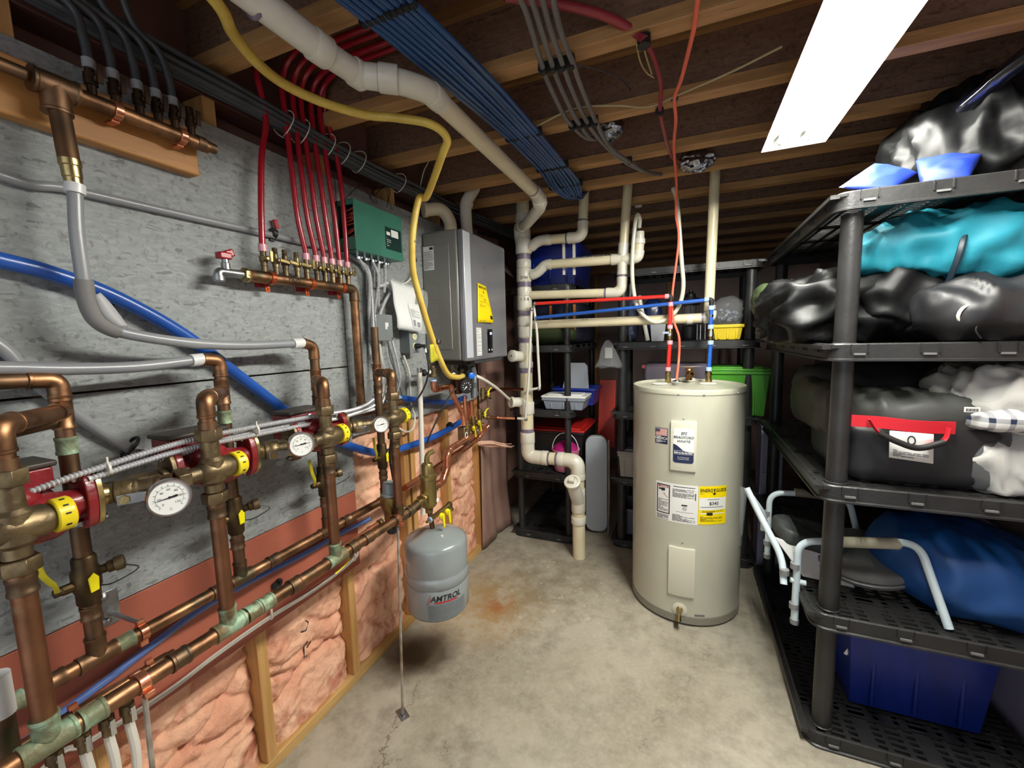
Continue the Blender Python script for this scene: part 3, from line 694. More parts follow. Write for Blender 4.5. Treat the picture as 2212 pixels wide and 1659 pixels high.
armored([X(190, 1036, AX), X(300, 1000, AX), X(440, 962, AX), X(690, 912, AX-.01), X(762, 895, -1.13), X(812, 872, -1.22), X(828, 830, -1.26), X(806, 740, -1.292), X(806, 660, -1.295), X(805, 563, -1.295)], .0072, 'lower armored cable strung over the pumps up to the green box')
armored([X(380, 985, AX-.012), X(500, 945, AX-.012), X(700, 904, AX-.03), X(770, 893, -1.15), X(820, 876, -1.24), X(835, 830, -1.27), X(820, 740, -1.292), X(818, 660, -1.295), X(817, 568, -1.295)], .0066, 'short armored cable joining the bundle over the middle pump')
for k, (px, py) in enumerate(((232, 1012), (553, 929))):
    c = X(px, py, AX); m = MB(); m.lathe(c-V((0, .002, 0)), (0, 1, .02), [(0, .0135), (.004, .0135)], 12); m.box(c+V((.004, 0, .018)), (.002, .003, .012)); tag(m.build('zip_tie', 'pexwhite'), ['white zip tie round the armored cables by the nearest ball valve', 'white zip tie round the armored cables by the middle ball valve'][k], 'zip tie')

# ------------------------------------------------------------------ grey and blue tubing on the boards
t = thing('grey_tube', 'grey water tube with a white ring entering the second rear riser', 'tube', X(300, 792, BX))
smooth_tube([(BX+.0, .05, 1.447), X(-150, 800, BX), X(0, 795, BX), X(150, 797, BX), X(300, 792, BX), X(436, 776, BX)], .013, 'pexgrey', 'tube', t)
m = MB(); m.lathe(X(412, 779, BX), X(438, 776, BX)-X(412, 779, BX), [(0, .0165), (.034, .0165)], 18); m.build('ring', 'ring', t)
t = thing('grey_tube', 'grey water tube looping down from the upper copper tee to the third rear riser', 'tube', X(190, 600, BX))
lp = [X(162, 412, BX), X(166, 500, BX), X(178, 590, BX), X(188, 650, BX), X(215, 697, BX), X(280, 722, BX), X(420, 742, BX), X(540, 746, BX), X(650, 741, BX)]
smooth_tube(lp, .0130, 'pexgrey', 'tube', t)
m = MB(); m.tube(cat(lp[2:7], 8)[2:-10], .0165, 14); m.build('split_sleeve', pm('matt grey sleeve', '7C7A78', '706E6C', 6, .7), t)
for sg in (1,):     # curling edges of the slit sleeve
    base = cat(lp[2:7], 8)[1:(8 if not sg else 22)]; m = MB()
    if sg: base = base[6:]
    m.grid(lambda a, c, bb=base: bb[min(len(bb)-1, int(a*(len(bb)-1)))]+V((.012, .010+.010*c, .006+.006*c))*1.0+V((0, .014*c*math.sin(a*3.14), .006*c*math.sin(a*3.14))), len(base)-1, 2)
    m.build('sleeve_edge', pm('pale sleeve inside', 'A6A7A8', None, rough=.5), t, solid=.0015)
for a, c in ((X(162, 418, BX), X(162, 398, BX)), (X(632, 743, BX), X(654, 741, BX))):
    m = MB(); m.lathe(a, c-a, [(0, .017), ((c-a).length, .017)], 18); m.build('ring', 'ring', t)
t = thing('grey_tube', 'thin grey tube crossing the upper grey board and bending down beside the green box', 'tube', X(400, 470, -1.297))
smooth_tube([(-1.297, .10, 1.93), X(0, 379, -1.297), X(150, 409, -1.297), X(400, 466, -1.297), X(600, 511, -1.297), X(735, 545, -1.297), X(770, 560, -1.290), X(795, 585, -1.28), X(802, 640, -1.27), X(806, 720, -1.25), X(809, 782, -1.215)], .0105, 'pexgrey', 'tube', t)
a, c = X(808, 768, -1.22), X(809, 788, -1.21); m = MB(); m.lathe(a, c-a, [(0, .016), ((c-a).length, .016)], 16); m.build('ring', 'ring', t)
t = thing('pipe_clamp', 'black clamp with a red tab holding the thin grey tube beside the first red tube', 'clamp', X(590, 498, -1.297))
c = X(590, 503, -1.297); m = MB(); m.lathe(c-V((0, .008, 0)), (0, 1, -.2), [(0, .0165), (.016, .0165)], 18); m.box(c+V((-.012, 0, -.018)), (.014, .018, .016)); m.build('ring', 'black', t)
m = MB(); m.box(c+V((.004, .010, .030)), (.010, .014, .03), Matrix.Rotation(.25, 3, 'X')); m.build('tab', 'pexred', t, bevel=.002)
t = thing('grey_tube', 'grey tube slanting across the boards under the nearest copper elbow to a black clip', 'tube', X(130, 872, -1.29))
smooth_tube([(-1.29, .30, 1.60), X(0, 748, -1.29), X(60, 812, -1.29), X(135, 872, -1.29), X(200, 920, -1.292), X(265, 960, -1.296), X(330, 992, -1.30), X(400, 1010, -1.30)], .0125, 'pexgrey', 'tube', t)
m = MB(); c = X(280, 965, -1.295); m.tube([c+V((0, math.sin(a)*.006, 0))+V((math.cos(a)*.02, math.sin(a)*.012, math.sin(a)*.02)) for a in [k*.45-1.2 for k in range(12)]], .004, 8); m.box(c+V((-.012, -.004, -.022)), (.014, .022, .016)); tag(m.build('pipe_clip', 'black'), 'black plastic clip holding the slanting grey tube above the middle of the near pumps', 'clip')
def bluetube(label, pts, r=.0172, rings=()):
    t = thing('blue_tube', label, 'tube', pts[len(pts)//2]); smooth_tube(pts, r, 'pexblue', 'tube', t); return t
bluetube('thick blue tube slanting down over the grey boards behind the farthest pump', [(-1.28, .12, 1.735), X(0, 562, -1.28), X(110, 590, -1.28), X(250, 642, -1.28), X(400, 725, -1.28), X(520, 815, -1.28), X(640, 905, -1.28), X(700, 943, -1.285), X(760, 965, -1.285), X(825, 978, -1.28), X(900, 958, -1.27), X(955, 935, -1.26), X(998, 910, -1.25)])
t = bluetube('short blue tube leading right from the copper drop elbow under the tankless heater', [X(845, 862, -1.28), X(880, 862, -1.28), X(930, 868, -1.28), X(975, 869, -1.28), X(1005, 858, -1.27)], .0165)
a, c = X(840, 862, -1.28), X(862, 862, -1.28); m = MB(); m.lathe(a, c-a, [(0, .019), ((c-a).length, .019)], 18); m.build('ring', 'ringb', t)
c = X(972, 921, -1.26); m = MB(); m.lathe(c-V((0, .01, 0)), (0, 1, .35), [(0, .021), (.02, .021)], 16); tag(m.build('hose_clip', 'rubber'), 'black rubber clip on the thick blue tube near its right end', 'clip')
c = X(225, 650, -1.30); m = MB(); m.box(c, (.02, .03, .03)); m.lathe(c, XA, [(0, .006), (.02, .006)], 8); tag(m.build('tube_bracket', 'black', bevel=.002), 'small dark bracket under the thick blue tube beside the grey loop', 'bracket')
smooth = smooth_tube([(-1.295, .16, .70), X(36, 1612, -1.295), X(140, 1535, -1.295), X(246, 1457, -1.295), X(340, 1385, -1.295), X(437, 1314, -1.295), X(560, 1245, -1.295), X(660, 1195, -1.295), X(745, 1147, -1.295), X(800, 1120, -1.25)], .0095, pm('faded blue tube', '5E78B4', '4A66A6', 5, .4), 'blue_line')
tag(smooth, 'thin faded blue tube running between the two copper headers', 'tube')
t = thing('white_cable', 'white cable stapled along the bottom edge of the terracotta board', 'cable', X(585, 1330, -1.3))
for dz in (0, .007):
    smooth_tube([V((-1.303, .12, .45-dz)), X(100, 1650, -1.303)-V((0, 0, dz)), X(190, 1600, -1.303)-V((0, 0, dz)), X(357, 1495, -1.303)-V((0, 0, dz)), X(470, 1410, -1.303)-V((0, 0, dz)), X(585, 1330, -1.303)-V((0, 0, dz)), X(690, 1265, -1.303)-V((0, 0, dz)), X(765, 1205, -1.303)-V((0, 0, dz)), X(773, 1185, -1.303)-V((0, 0, dz))], .0038, 'pexwhite', 'wire', t, seg=8)
for px, py in ((585, 1330), (765, 1205)):
    m = MB(); m.lathe(X(px, py, -1.303)-V((0, .003, .004)), YA, [(0, .010), (.006, .010)], 10); m.box(X(px, py, -1.303)+V((.006, 0, .014)), (.003, .006, .022)); m.build('tie', 'pexwhite', t)
c = X(598, 1262, -1.305); m = MB(); m.tube([c+V((math.cos(a)*.004+.002, math.sin(a)*.015, math.cos(a)*.016)) for a in [k*.55 for k in range(11)]], .0055, 8); m.box(c+V((-.003, 0, 0)), (.006, .016, .02)); tag(m.build('pipe_clip', 'rubber'), 'empty black clip screwed to the terracotta board between the headers', 'clip')
# ------------------------------------------------------------------ low manifold with white tubes
t = thing('copper_manifold', 'short capped copper manifold below the headers with white tubes hanging from it', 'manifold', (-1.17, .3, .72))
mz = .750; a = V((-1.17, .12, .742)); e = X(376, 1413, -1.17)
pipe(t, [a, e], .0138, 'copper'); dd = (e-a).normalized()
m = MB(); m.lathe(e-dd*.045, dd, [(0, .0158), (.03, .0158), (.033, .0135), (.045, .0135)], 16); m.build('end_cap', 'copperb', t)
for s in (.055, .19):
    m = MB(); m.lathe(e-dd*s, dd, [(0, .0165), (.012, .0165)], 16); m.box(e-dd*s+V((0, .004, .02)), (.01, .014, .01)); m.build('clamp', 'coppern', t)
for k, y in enumerate((.335, .378, .418, .455)):
    q = a+dd*((y-a.y)/dd.y)
    m = MB(); m.lathe(q, -ZA, [(0, .010), (.045, .010), (.047, .014), (.068, .014), (.07, .010), (.09, .010)], 14); vb = m.build('outlet_valve', 'brass', t)
    m = MB(); m.lathe(q-ZA*.058+XA*.012, XA, [(0, .006), (.012, .006)], 8); m.prism(q-ZA*.058+V((.024, -.004, .012)), YA, -ZA, XA, [(0, 0), (.008, 0), (.009, .035), (-.001, .035)], .003); m.build('lever', 'chrome', vb)
    m = MB(); m.tube(cat([q-ZA*.085, q-ZA*.2+V((0, .004, 0)), V((-1.20, y-.01, .3)), V((-1.20, y-.02, -.0))], 6), .0095, 10); m.build('white_tube', 'pexwhite', t)
# left edge drop
t = thing('copper_riser', 'short riser at the bottom left corner joined by a milky plastic ring', 'pipe', X(15, 1600, FX))
p = X(2, 1545, -1.10); pipe(t, [p+V((0, 0, -.14)), p], .0165, 'copperb'); pipe(t, [p, p+V((0, 0, .075))], .019, 'ring', 'ring')
# ------------------------------------------------------------------ hot manifold with red tubes
MX, MZ = -1.25, 1.713
t = thing('copper_manifold', 'copper hot water manifold on the grey board with a row of small brass valves', 'manifold', (MX, 1.1, MZ))
pipe(t, [(MX, .885, MZ), (MX, 1.345, MZ), (MX, 1.345, 1.215), (MX, 1.39, 1.20), (MX-.01, 1.62, 1.21)], .0168, 'copper', fr=.024)
elbow(t, (MX, 1, MZ), (MX, 1.345, MZ), (MX, 1.345, 1), .0168, 'copperb'); elbow(t, (MX, 1.345, 1.5), (MX, 1.345, 1.205), (MX-.01, 1.6, 1.205), .0168, 'copperb')
coupling(t, (MX, .925, MZ), YA, .0168, .07, 'copper')
for py_, yy in ((0, .978), (0, 1.135), (0, 1.283)):
    m = MB(); m.lathe((MX, yy-.008, MZ), YA, [(0, .021), (.016, .021)], 20); m.box((MX-.02, yy, MZ+.028), (.004, .016, .03)); m.box((MX-.02, yy, MZ-.028), (.004, .016, .03)); m.lathe((MX-.018, yy, MZ-.034), XA, [(0, .005), (.004, .003)], 8)
    m.build('strap', pm('orange copper strap', 'C2603A', None, rough=.3, metal=.8), t, bevel=.001)
    m = MB(); m.box((WX+.02, yy, MZ), (.024, .03, .05)); m.build('standoff', pm('red standoff', '8E1A20', None, rough=.5), t)
txt_mb('HOT', .022, (MX+.0178, 1.055, MZ+.004), YA, ZA).build('handwriting', 'ink', t)
txt_mb('WATER', .018, (MX+.0178, 1.215, MZ+.002), YA, ZA).build('handwriting', 'ink', t)
pxs = [573, 594, 613, 637, 657, 680, 698, 715, 733, 750]; vy = [.958, 1.000, 1.036, 1.082, 1.122, 1.166, 1.203, 1.240, 1.278, 1.318]
for k, y in enumerate(vy):
    red = k == 0 or k > 3; z0 = MZ+.014
    m = MB(); m.lathe((MX, y, z0), ZA, [(0, .0085), (.022, .0085), (.023, .010), (.034, .010), (.036, .0125), (.052, .0125), (.054, .009), (.066, .009), (.068, .0075), (.072, .009), (.076, .0072), (.081, .0088), (.086, .007)], 14)
    vb = m.build('outlet_valve', 'brass', t)
    m = MB(); m.lathe((MX+.011, y, z0+.044), XA, [(0, .0075), (.010, .0075), (.012, .005)], 10)
    if red: m.prism((MX+.022, y+.004, z0+.034), YA, ZA, XA, [(0, 0), (.010, 0), (.011, .034), (0, .034)], .005)
    else: m.prism((MX+.022, y-.002, z0+.040), YA, ZA, XA, [(0, 0), (.034, -.004), (.034, .006), (0, .010)], .005)
    m.build('lever', 'brassb', vb, bevel=.001)
t = thing('drain_faucet', 'steel end faucet with a red handle on the left end of the hot manifold', 'faucet', (MX, .85, MZ))
hexnut(t, (MX, .893, MZ), YA, .022, .020, 'brassb', 'hex_bushing')
pipe(t, [(MX, .89, MZ), (MX, .812, MZ), (MX, .812, MZ-.02)], .0125, 'steel', 'spout', fr=.018)
m = MB(); m.lathe((MX, .812, MZ-.012), -ZA, [(0, .0155), (.014, .0155), (.016, .013)], 16); m.build('spout_end', 'steel', t)
m = MB(); m.lathe((MX, .835, MZ+.008), ZA, [(0, .012), (.018, .012), (.02, .009), (.03, .009)], 14); m.build('bonnet', 'steel', t)
m = MB(); m.box((MX, .832, MZ+.047), (.026, .036, .02)); m.box((MX, .848, MZ+.056), (.014, .026, .022), Matrix.Rotation(.4, 3, 'X')); m.build('handle', 'pexred', t, bevel=.004)
# red tubes
rp = [(0, [(570, 528), (564, 440), (565, 340), (574, 255)]), (4, [(654, 545), (643, 470), (630, 365), (618, 265)]), (5, [(676, 550), (664, 470), (650, 365), (640, 280)]),
      (6, [(697, 553), (683, 470), (669, 365), (658, 290)]), (7, [(714, 560), (703, 470), (689, 370), (679, 300)]), (8, [(733, 565), (723, 470), (709, 375), (700, 310)]), (9, [(750, 570), (744, 480), (735, 385), (724, 325)])]
rl = ['leftmost red tube standing apart from the others on the hot manifold', 'second red tube from the left on the hot manifold', 'third red tube from the left on the hot manifold', 'middle red tube of the seven on the hot manifold',
      'fifth red tube from the left on the hot manifold', 'sixth red tube from the left on the hot manifold', 'rightmost red tube rising beside the green box']
for j, (k, pp) in enumerate(rp):
    z0 = MZ+.014+.075; t = thing('red_tube', rl[j], 'tube', (MX, vy[k], z0), 'red tubes on the hot manifold')
    x_top = -1.262; P = [V((MX, vy[k], z0-.005)), V((MX, vy[k], z0+.02))]
    for q, (a, c) in enumerate(pp[1:]): P.append(X(a, c, MX-.004*q))
    e = P[-1]; dy = (e-P[-2]).normalized(); P[-1] = e
    y2 = min(max(e.y, .96), 1.24) if j else .98
    P += [V((-1.262, e.y*.5+y2*.5, 2.36)), V((-1.22, y2, 2.43)), V((-1.10, y2-.01, 2.455)), V((-.92, y2-.02, 2.45)), V((-.78, y2, 2.47))]
    smooth_tube(P, .0092, 'pexred', 'tube', t, n=7)
    m = MB(); m.lathe((MX, vy[k], z0-.008), ZA, [(0, .0125), (.022, .0125)], 16); m.build('ring', 'ringp', t)
# ------------------------------------------------------------------ cold manifold on the pine board
t = thing('pine_board', 'thick pine board fixed to the wall behind the upper left copper manifold', 'board', (WX+.03, .3, 1.98))
m = MB(); m.box2((WX+.011, -.5, 1.975), (WX+.049, .802, 2.095)); m.build('plank', pm('orange pine', 'C08A4E', 'A8743C', 5, .5, st=(6, .8, 6), c3='7E5228', s3=12, l3=.66, h3=.73), t, bevel=.004)
CX_, CZ_ = -1.225, 2.045
t = thing('copper_manifold', 'copper manifold with dark levers on the pine board in the upper left corner', 'manifold', (CX_, .6, CZ_))
pipe(t, [(CX_, .50, CZ_), (CX_, .80, CZ_-.002)], .0168, 'copper')
m = MB(); m.lathe((CX_, .77, CZ_), YA, [(0, .019), (.02, .019), (.022, .0135), (.05, .0135)], 18); m.build('end_cap', 'copperb', t)
pipe(t, [(CX_, .497, CZ_), (CX_+.006, .499, 1.985), X(150, 350, BX)], .0175, 'copperb', 'drop', fr=.03)
tee(t, (CX_, .497, CZ_), YA, -ZA, .021, .021, 'copperb', L=.035, Lb=.03)
m = MB(); a = X(150, 345, BX); c = X(160, 400, BX); m.lathe(a, c-a, [(0, .0185), (.012, .0185), (.014, .0165), (.035, .0165), (.037, .015), ((c-a).length, .015)], 18); m.build('adapter', 'brassb', t)
pipe(t, [(CX_, .30, CZ_+.003), (CX_, .455, CZ_+.002)], .013, 'copperb', 'stub')
for yy in (.60, .735):
    m = MB(); m.lathe((CX_, yy-.008, CZ_), YA, [(0, .0205), (.016, .0205)], 20); m.box((CX_-.02, yy, CZ_-.022), (.03, .016, .006)); m.build('strap', 'coppern', t, bevel=.001)
dkb = pm('shaded bronze valve', '4A3626', '30241C', 16, .45, .8)  # bronze with the dark corner's shade put into its colour
cp = [(188, 150), (232, 168), (282, 190), (318, 208), (356, 228), (392, 245)]
for k, (px, py) in enumerate(cp):
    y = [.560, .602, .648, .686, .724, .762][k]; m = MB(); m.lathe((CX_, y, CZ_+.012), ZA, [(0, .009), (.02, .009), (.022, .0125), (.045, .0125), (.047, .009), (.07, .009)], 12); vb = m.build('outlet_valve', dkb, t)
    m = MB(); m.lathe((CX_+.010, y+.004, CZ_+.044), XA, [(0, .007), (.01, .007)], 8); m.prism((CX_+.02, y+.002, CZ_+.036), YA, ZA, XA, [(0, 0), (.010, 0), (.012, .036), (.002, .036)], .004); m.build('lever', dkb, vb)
    if k < 5:
        tt = thing('dark_tube', ['first', 'second', 'third', 'fourth', 'fifth'][k]+' dark grey tube from the left rising from the upper left manifold', 'tube', (CX_, y, CZ_+.08), 'dark tubes rising from the upper left manifold')
        y3 = y-.03*(5-k)*.5; smooth_tube([(CX_, y, CZ_+.075), (CX_, y-.003, CZ_+.13), (CX_-.005, y-.02, CZ_+.19), (CX_-.01, y3-.05, 2.27), (CX_+.02, y3-.09, 2.36), (CX_+.10, y3-.13, 2.42), (CX_+.5, y3-.2, 2.44)], .0088, pm('dark tube', '3A3D40', '2E3134', 5, .5), 'tube', tt)
        m = MB(); m.lathe((CX_, y, CZ_+.068), ZA, [(0, .0115), (.02, .0115)], 12); m.build('ring', pm('shaded ring', '8A8F92', None, rough=.4), tt)  # ring colour carries the shade of the corner
# grey cables along the top of the wall
for k in range(9):
    row, c_ = divmod(k, 3); rr = random.Random(k); dx, dz = .017*row, .019*c_
    pts = [V((-1.288+dx, -.3, 2.235+dz))]+[V((-1.288+dx+rr.uniform(-.004, .004), yy, 2.232+dz+rr.uniform(-.006, .006)-(.015 if 1.1 < yy < 1.9 else 0))) for yy in (.3, .7, 1.0, 1.3, 1.6, 1.9, 2.2)]+[V((-1.27+dx, 2.6, 2.25+dz)), V((-1.2+dx, 3.4, 2.26+dz))]
    o = smooth_tube(pts, .0085, 'cable', 'grey_cable', n=6, seg=8)
    tag(o, ['lowest', 'middle', 'highest'][c_]+' grey cable '+['nearest the wall', 'in the middle row', 'nearest the room'][row]+' in the bundle along the left wall top', 'cable', 'bundled grey cables along the top of the left wall')
for k, (px, py) in enumerate(((622, 240), (655, 235), (712, 275), (745, 300), (780, 325), (868, 383))):
    c = V((-1.27, X(px, py, -1.25).y, 2.243)); m = MB()
    m.tube([c+V((math.cos(a)*.042, .012*math.sin(a*1.5), math.sin(a)*.045)) for a in [q*.42-1.5 for q in range(15)]], .0018, 6)
    o = m.build('wire_loop', 'pexwhite'); tag(o, ['thin white loop on the grey cables above the leftmost red tubes', 'thin white loop on the grey cables above the second red tube', 'wide white loop on the grey cables above the middle red tubes', 'white loop on the grey cables just above the rightmost red tube', 'white loop on the grey cables above the left end of the green box', 'farthest white loop on the grey cables beyond the green box'][k], 'cable tie', 'white loops around the grey cable bundle')
# ------------------------------------------------------------------ green control box
t = thing('control_box', 'green metal control box with open left side on the grey board', 'control box', (-1.25, 1.47, 1.86))
gx0, gx1, gy0, gy1, gz0, gz1 = WX+.012, -1.205, 1.325, 1.622, 1.862, 2.056
m = MB()
m.box2((gx0, gy0, gz0), (gx0+.002, gy1, gz1)); m.box2((gx0, gy1-.002, gz0), (gx1, gy1, gz1)); m.box2((gx0, gy0, gz0), (gx1, gy1, gz0+.002)); m.box2((gx0, gy0, gz1-.002), (gx1-.01, gy1, gz1))
m.box2((gx0, gy0, gz0), (gx1, gy0+.002, gz0+.05)); m.box2((gx0, gy0, gz1-.02), (gx1, gy0+.002, gz1)); m.box2((gx0, gy0, gz0), (gx0+.02, gy0+.002, gz1))
m.build('enclosure', 'green', t)
m = MB(); m.box2((gx1-.004, gy0-.001, gz0), (gx1, gy1, gz1)); m.build('front_cover', 'green', t, bevel=.002)
m = MB(); rr = random.Random(3)
for k in range(14):
    y = gy0+.012+rr.uniform(0, .03); z = gz0+.055+k*.008
    m.tube(cat([(gx0+.03, y, z), (gx0+.06, y-.006+rr.uniform(-.004, .004), z+rr.uniform(-.01, .01)), (gx1-.012, y, z+.01)], 4), .003, 6)
m.build('wiring', pm('red wiring', 'B8402C', '7A2018', 60, .5), t, kind='stuff')
mp = flatmap((gx1, 0, 0), YA, ZA)
m = MB(); rect(m, lambda a, b: mp(a, b), 1.505, 1.898, 1.612, 1.992); lb = m.build('label', 'greend', t)
m = MB(); rect(m, lambda a, b: mp(a, b, 2), 1.543, 1.955, 1.592, 1.985); lines(m, lambda a, b: mp(a, b, 2), 1.512, 1.91, 1.54, 1.95, 5, .002, 4); rect(m, lambda a, b: mp(a, b, 2), 1.512, 1.958, 1.536, 1.972); m.build('label_print', 'white', lb)
for yy, zz in ((1.60, 2.06),):
    m = MB(); m.lathe((gx1-.02, yy, gz1), ZA, [(0, .006), (.006, .006), (.01, .003)], 8); m.build('screw', 'steel', t)
cc = [(797, 560), (808, 562), (820, 566), (832, 568), (846, 572)]
for k in range(5):
    y = 1.395+.042*k; m = MB(); m.lathe((-1.262, y, gz0), -ZA, [(0, .013), (.008, .013), (.009, .010), (.02, .010)], 10); m.box((-1.25, y+.012, gz0-.012), (.012, .008, .01)); m.build('cable_connector', 'chrome', t)
# conduits from the box down
gp = 'armored cables under the green control box'
armored([(-1.262, 1.395, gz0-.012), X(797, 600, -1.262), X(798, 680, -1.27), X(808, 760, -1.28), X(822, 810, -1.28)], .0085, 'leftmost armored cable running straight down from the green box', grp=gp)
armored([(-1.262, 1.395+.042*2, gz0-.012), X(818, 600, -1.262), X(812, 650, -1.265), X(806, 720, -1.27), X(816, 790, -1.275)], .0085, 'armored cable curving down from the middle of the green box', grp=gp)
armored([(-1.262, 1.395+.042*4, gz0-.012), (-1.262, 1.56, 1.78), (-1.27, 1.555, 1.72)], .0085, 'armored cable from the green box ending behind the hanging papers', grp=gp)
armored([(-1.262, 1.395+.042*3, gz0-.012), (-1.264, 1.515, 1.75), X(838, 612, -1.27), X(843, 630, -1.28)], .0085, 'armored cable from the green box passing left of the hanging papers', grp=gp)
armored([X(842, 633, -1.275), X(832, 650, -1.275), X(823, 672, -1.27), X(820, 682, -1.262)], .0085, 'short curved armored cable entering the top of the grey junction box')
armored([X(845, 730, -1.28), X(853, 760, -1.285), X(860, 790, -1.285), X(864, 815, -1.285), X(860, 840, -1.28), X(850, 862, -1.27), X(842, 880, -1.25)], .0065, 'armored cable hanging below the grey junction box to the right')
# thin black thermostat wires above the box
for k, pp in enumerate(([(745, 430), (775, 402), (790, 410), (800, 430)], [(812, 440), (800, 425), (815, 395), (822, 378)], [(775, 405), (782, 385), (808, 375), (825, 372)], [(835, 448), (838, 425), (832, 400), (826, 376)], [(815, 442), (812, 420), (830, 400), (833, 376)], [(848, 455), (840, 432), (842, 415), (830, 380)])):
    o = smooth_tube([X(a, c, -1.29) for a, c in pp], .0016, 'black', 'thin_wire', n=6, seg=6)
    tag(o, ['long thin black wire arching from the red tubes to the green box', 'thin black wire curving left above the middle of the green box', 'highest thin black wire loop above the green box', 'thin black wire hanging straight above the green box centre', 'thin black wire crossing right above the green box centre', 'rightmost thin black wire above the green box'][k], 'wire', 'thin black wires above the green box')
# ------------------------------------------------------------------ junction box, receptacle, papers
t = thing('junction_box', 'grey rectangular junction box with a cover below the green box', 'electrical box', (-1.27, 1.54, 1.50))
a, c = X(812, 678, -1.25), X(851, 735, -1.25); ya, yb_, za, zb = a.y, c.y, c.z, a.z
m = MB(); m.box2((WX+.012, ya, za), (-1.262, yb_-.006, zb-.002)); m.build('box', pm('electrical box grey', '6E7476', None, rough=.4, metal=.3), t, bevel=.004)
m = MB(); m.box2((-1.262, ya-.002, za-.002), (-1.252, yb_, zb)); m.build('cover', pm('cover grey', '878E90', None, rough=.35, metal=.3), t, bevel=.003)
for yy, zz in ((ya+.008, zb-.008), (yb_-.008, za+.008)):
    m = MB(); m.lathe((-1.252, yy, zz), XA, [(0, .005), (.002, .004)], 8); m.build('screw', 'steel', t)
m = MB(); rect(m, flatmap((-1.2515, 0, 0), YA, ZA), ya+.058, za+.05, ya+.072, za+.08); rect(m, flatmap((-1.2515, 0, 0), YA, ZA), ya+.072, za+.062, ya+.080, za+.08); m.build('sticker', 'paper', t)
t = thing('outlet_box', 'grey outlet box with one cream receptacle free and a black plug in the other', 'electrical outlet', (-1.27, 1.7, 1.43))
a, c = X(880, 712, -1.262), X(898, 762, -1.262); ya, yb_, za, zb = a.y-.004, c.y+.004, c.z, a.z
m = MB(); m.box2((WX+.012, ya, za), (-1.252, yb_+.01, zb)); m.build('box', pm('electrical box grey', '6E7476', None, rough=.4, metal=.3), t, bevel=.003)
ob = t
m = MB(); m.box2((-1.252, ya-.001, za-.001), (-1.248, yb_+.011, zb+.001)); m.build('cover', pm('cover grey', '878E90', None, rough=.35, metal=.3), t, bevel=.001)
ym = (ya+yb_+.01)/2
for zz in (zb-.034, za+.034):
    m = MB(); m.lathe((-1.248, ym, zz), XA, [(0, .0165), (.003, .0165)], 20); rc = m.build('receptacle', pm('cream receptacle', 'E2DDB0', None, rough=.4), t)
    m = MB()
    for dy in (-.005, .005): m.box((-1.2446, ym+dy, zz+.002), (.001, .002, .008))
    m.lathe((-1.2452, ym, zz-.008), XA, [(0, .0025), (.001, .0025)], 8); m.build('slot', 'ink', rc)
t = thing('power_cord', 'black power cord plugged into the grey outlet box and drooping past the pumps', 'cord', (-1.22, ym, za+.03))
m = MB(); m.lathe((-1.243, ym, za+.034), (1, .25, 0), [(0, .014), (.02, .013), (.028, .009), (.05, .007)], 12); m.build('plug', 'rubber', t)
a = V((-1.2, ym+.012, za+.032)); pts = [a, X(917, 752, -1.18), X(922, 768, -1.17), X(926, 800, -1.15), X(915, 840, -1.12), X(885, 885, -1.08), X(862, 915, -1.07), X(848, 938, -1.075), X(842, 985, -1.12), X(850, 1040, -1.16)]
smooth_tube(pts, .0045, 'rubber', 'cord', t, seg=8)
m = MB(); m.lathe(X(918, 753, -1.178), X(922, 770, -1.17)-X(918, 753, -1.178), [(0, .007), (.003, .006), (.006, .007), (.009, .006), (.012, .007), (.02, .006)], 10); m.build('cord_clip', 'ring', t)
tag(smooth_tube([X(985, 838, -1.1), X(968, 862, -1.12), X(945, 905, -1.15), X(928, 942, -1.17), X(922, 958, -1.18)], .0045, 'rubber', 'power_cord', seg=8), 'black cord running from under the tankless heater down to the blue tube', 'cord')
gp = 'white cables running down the grey board'
for k, (pp, r, lab) in enumerate((([(872, 768), (884, 805), (886, 850), (890, 880), (896, 900), (892, 925), (878, 933), (862, 925)], .005, 'white cable looping below the outlet box in front of the insulation'),
        ([(818, 735), (823, 770), (828, 800), (827, 840)], .0045, 'white cable running straight down from the junction box'),
        ([(893, 585), (888, 600), (878, 610), (868, 614)], .0045, 'cream cable curving out from behind the yellow gas tube'))):
    tag(smooth_tube([X(a, c, -1.285) for a, c in pp], r, 'pexwhite', 'white_cable', seg=8), lab, 'cable', gp)
tag(smooth_tube([X(838, 735, -1.29), X(842, 770, -1.29), X(855, 810, -1.29), X(868, 852, -1.285), X(873, 866, -1.28)], .002, 'cable', 'thin_wire', seg=6), 'thin grey wire slanting down beside the hanging armored cable', 'wire')
tag(smooth_tube([X(942, 300, -1.20), X(930, 340, -1.22), X(915, 372, -1.25), X(905, 420, -1.29), X(899, 470, -1.30)], .0025, 'pexwhite', 'thin_wire', seg=6), 'thin pale wire hanging beside the yellow gas tube under the ceiling', 'wire')
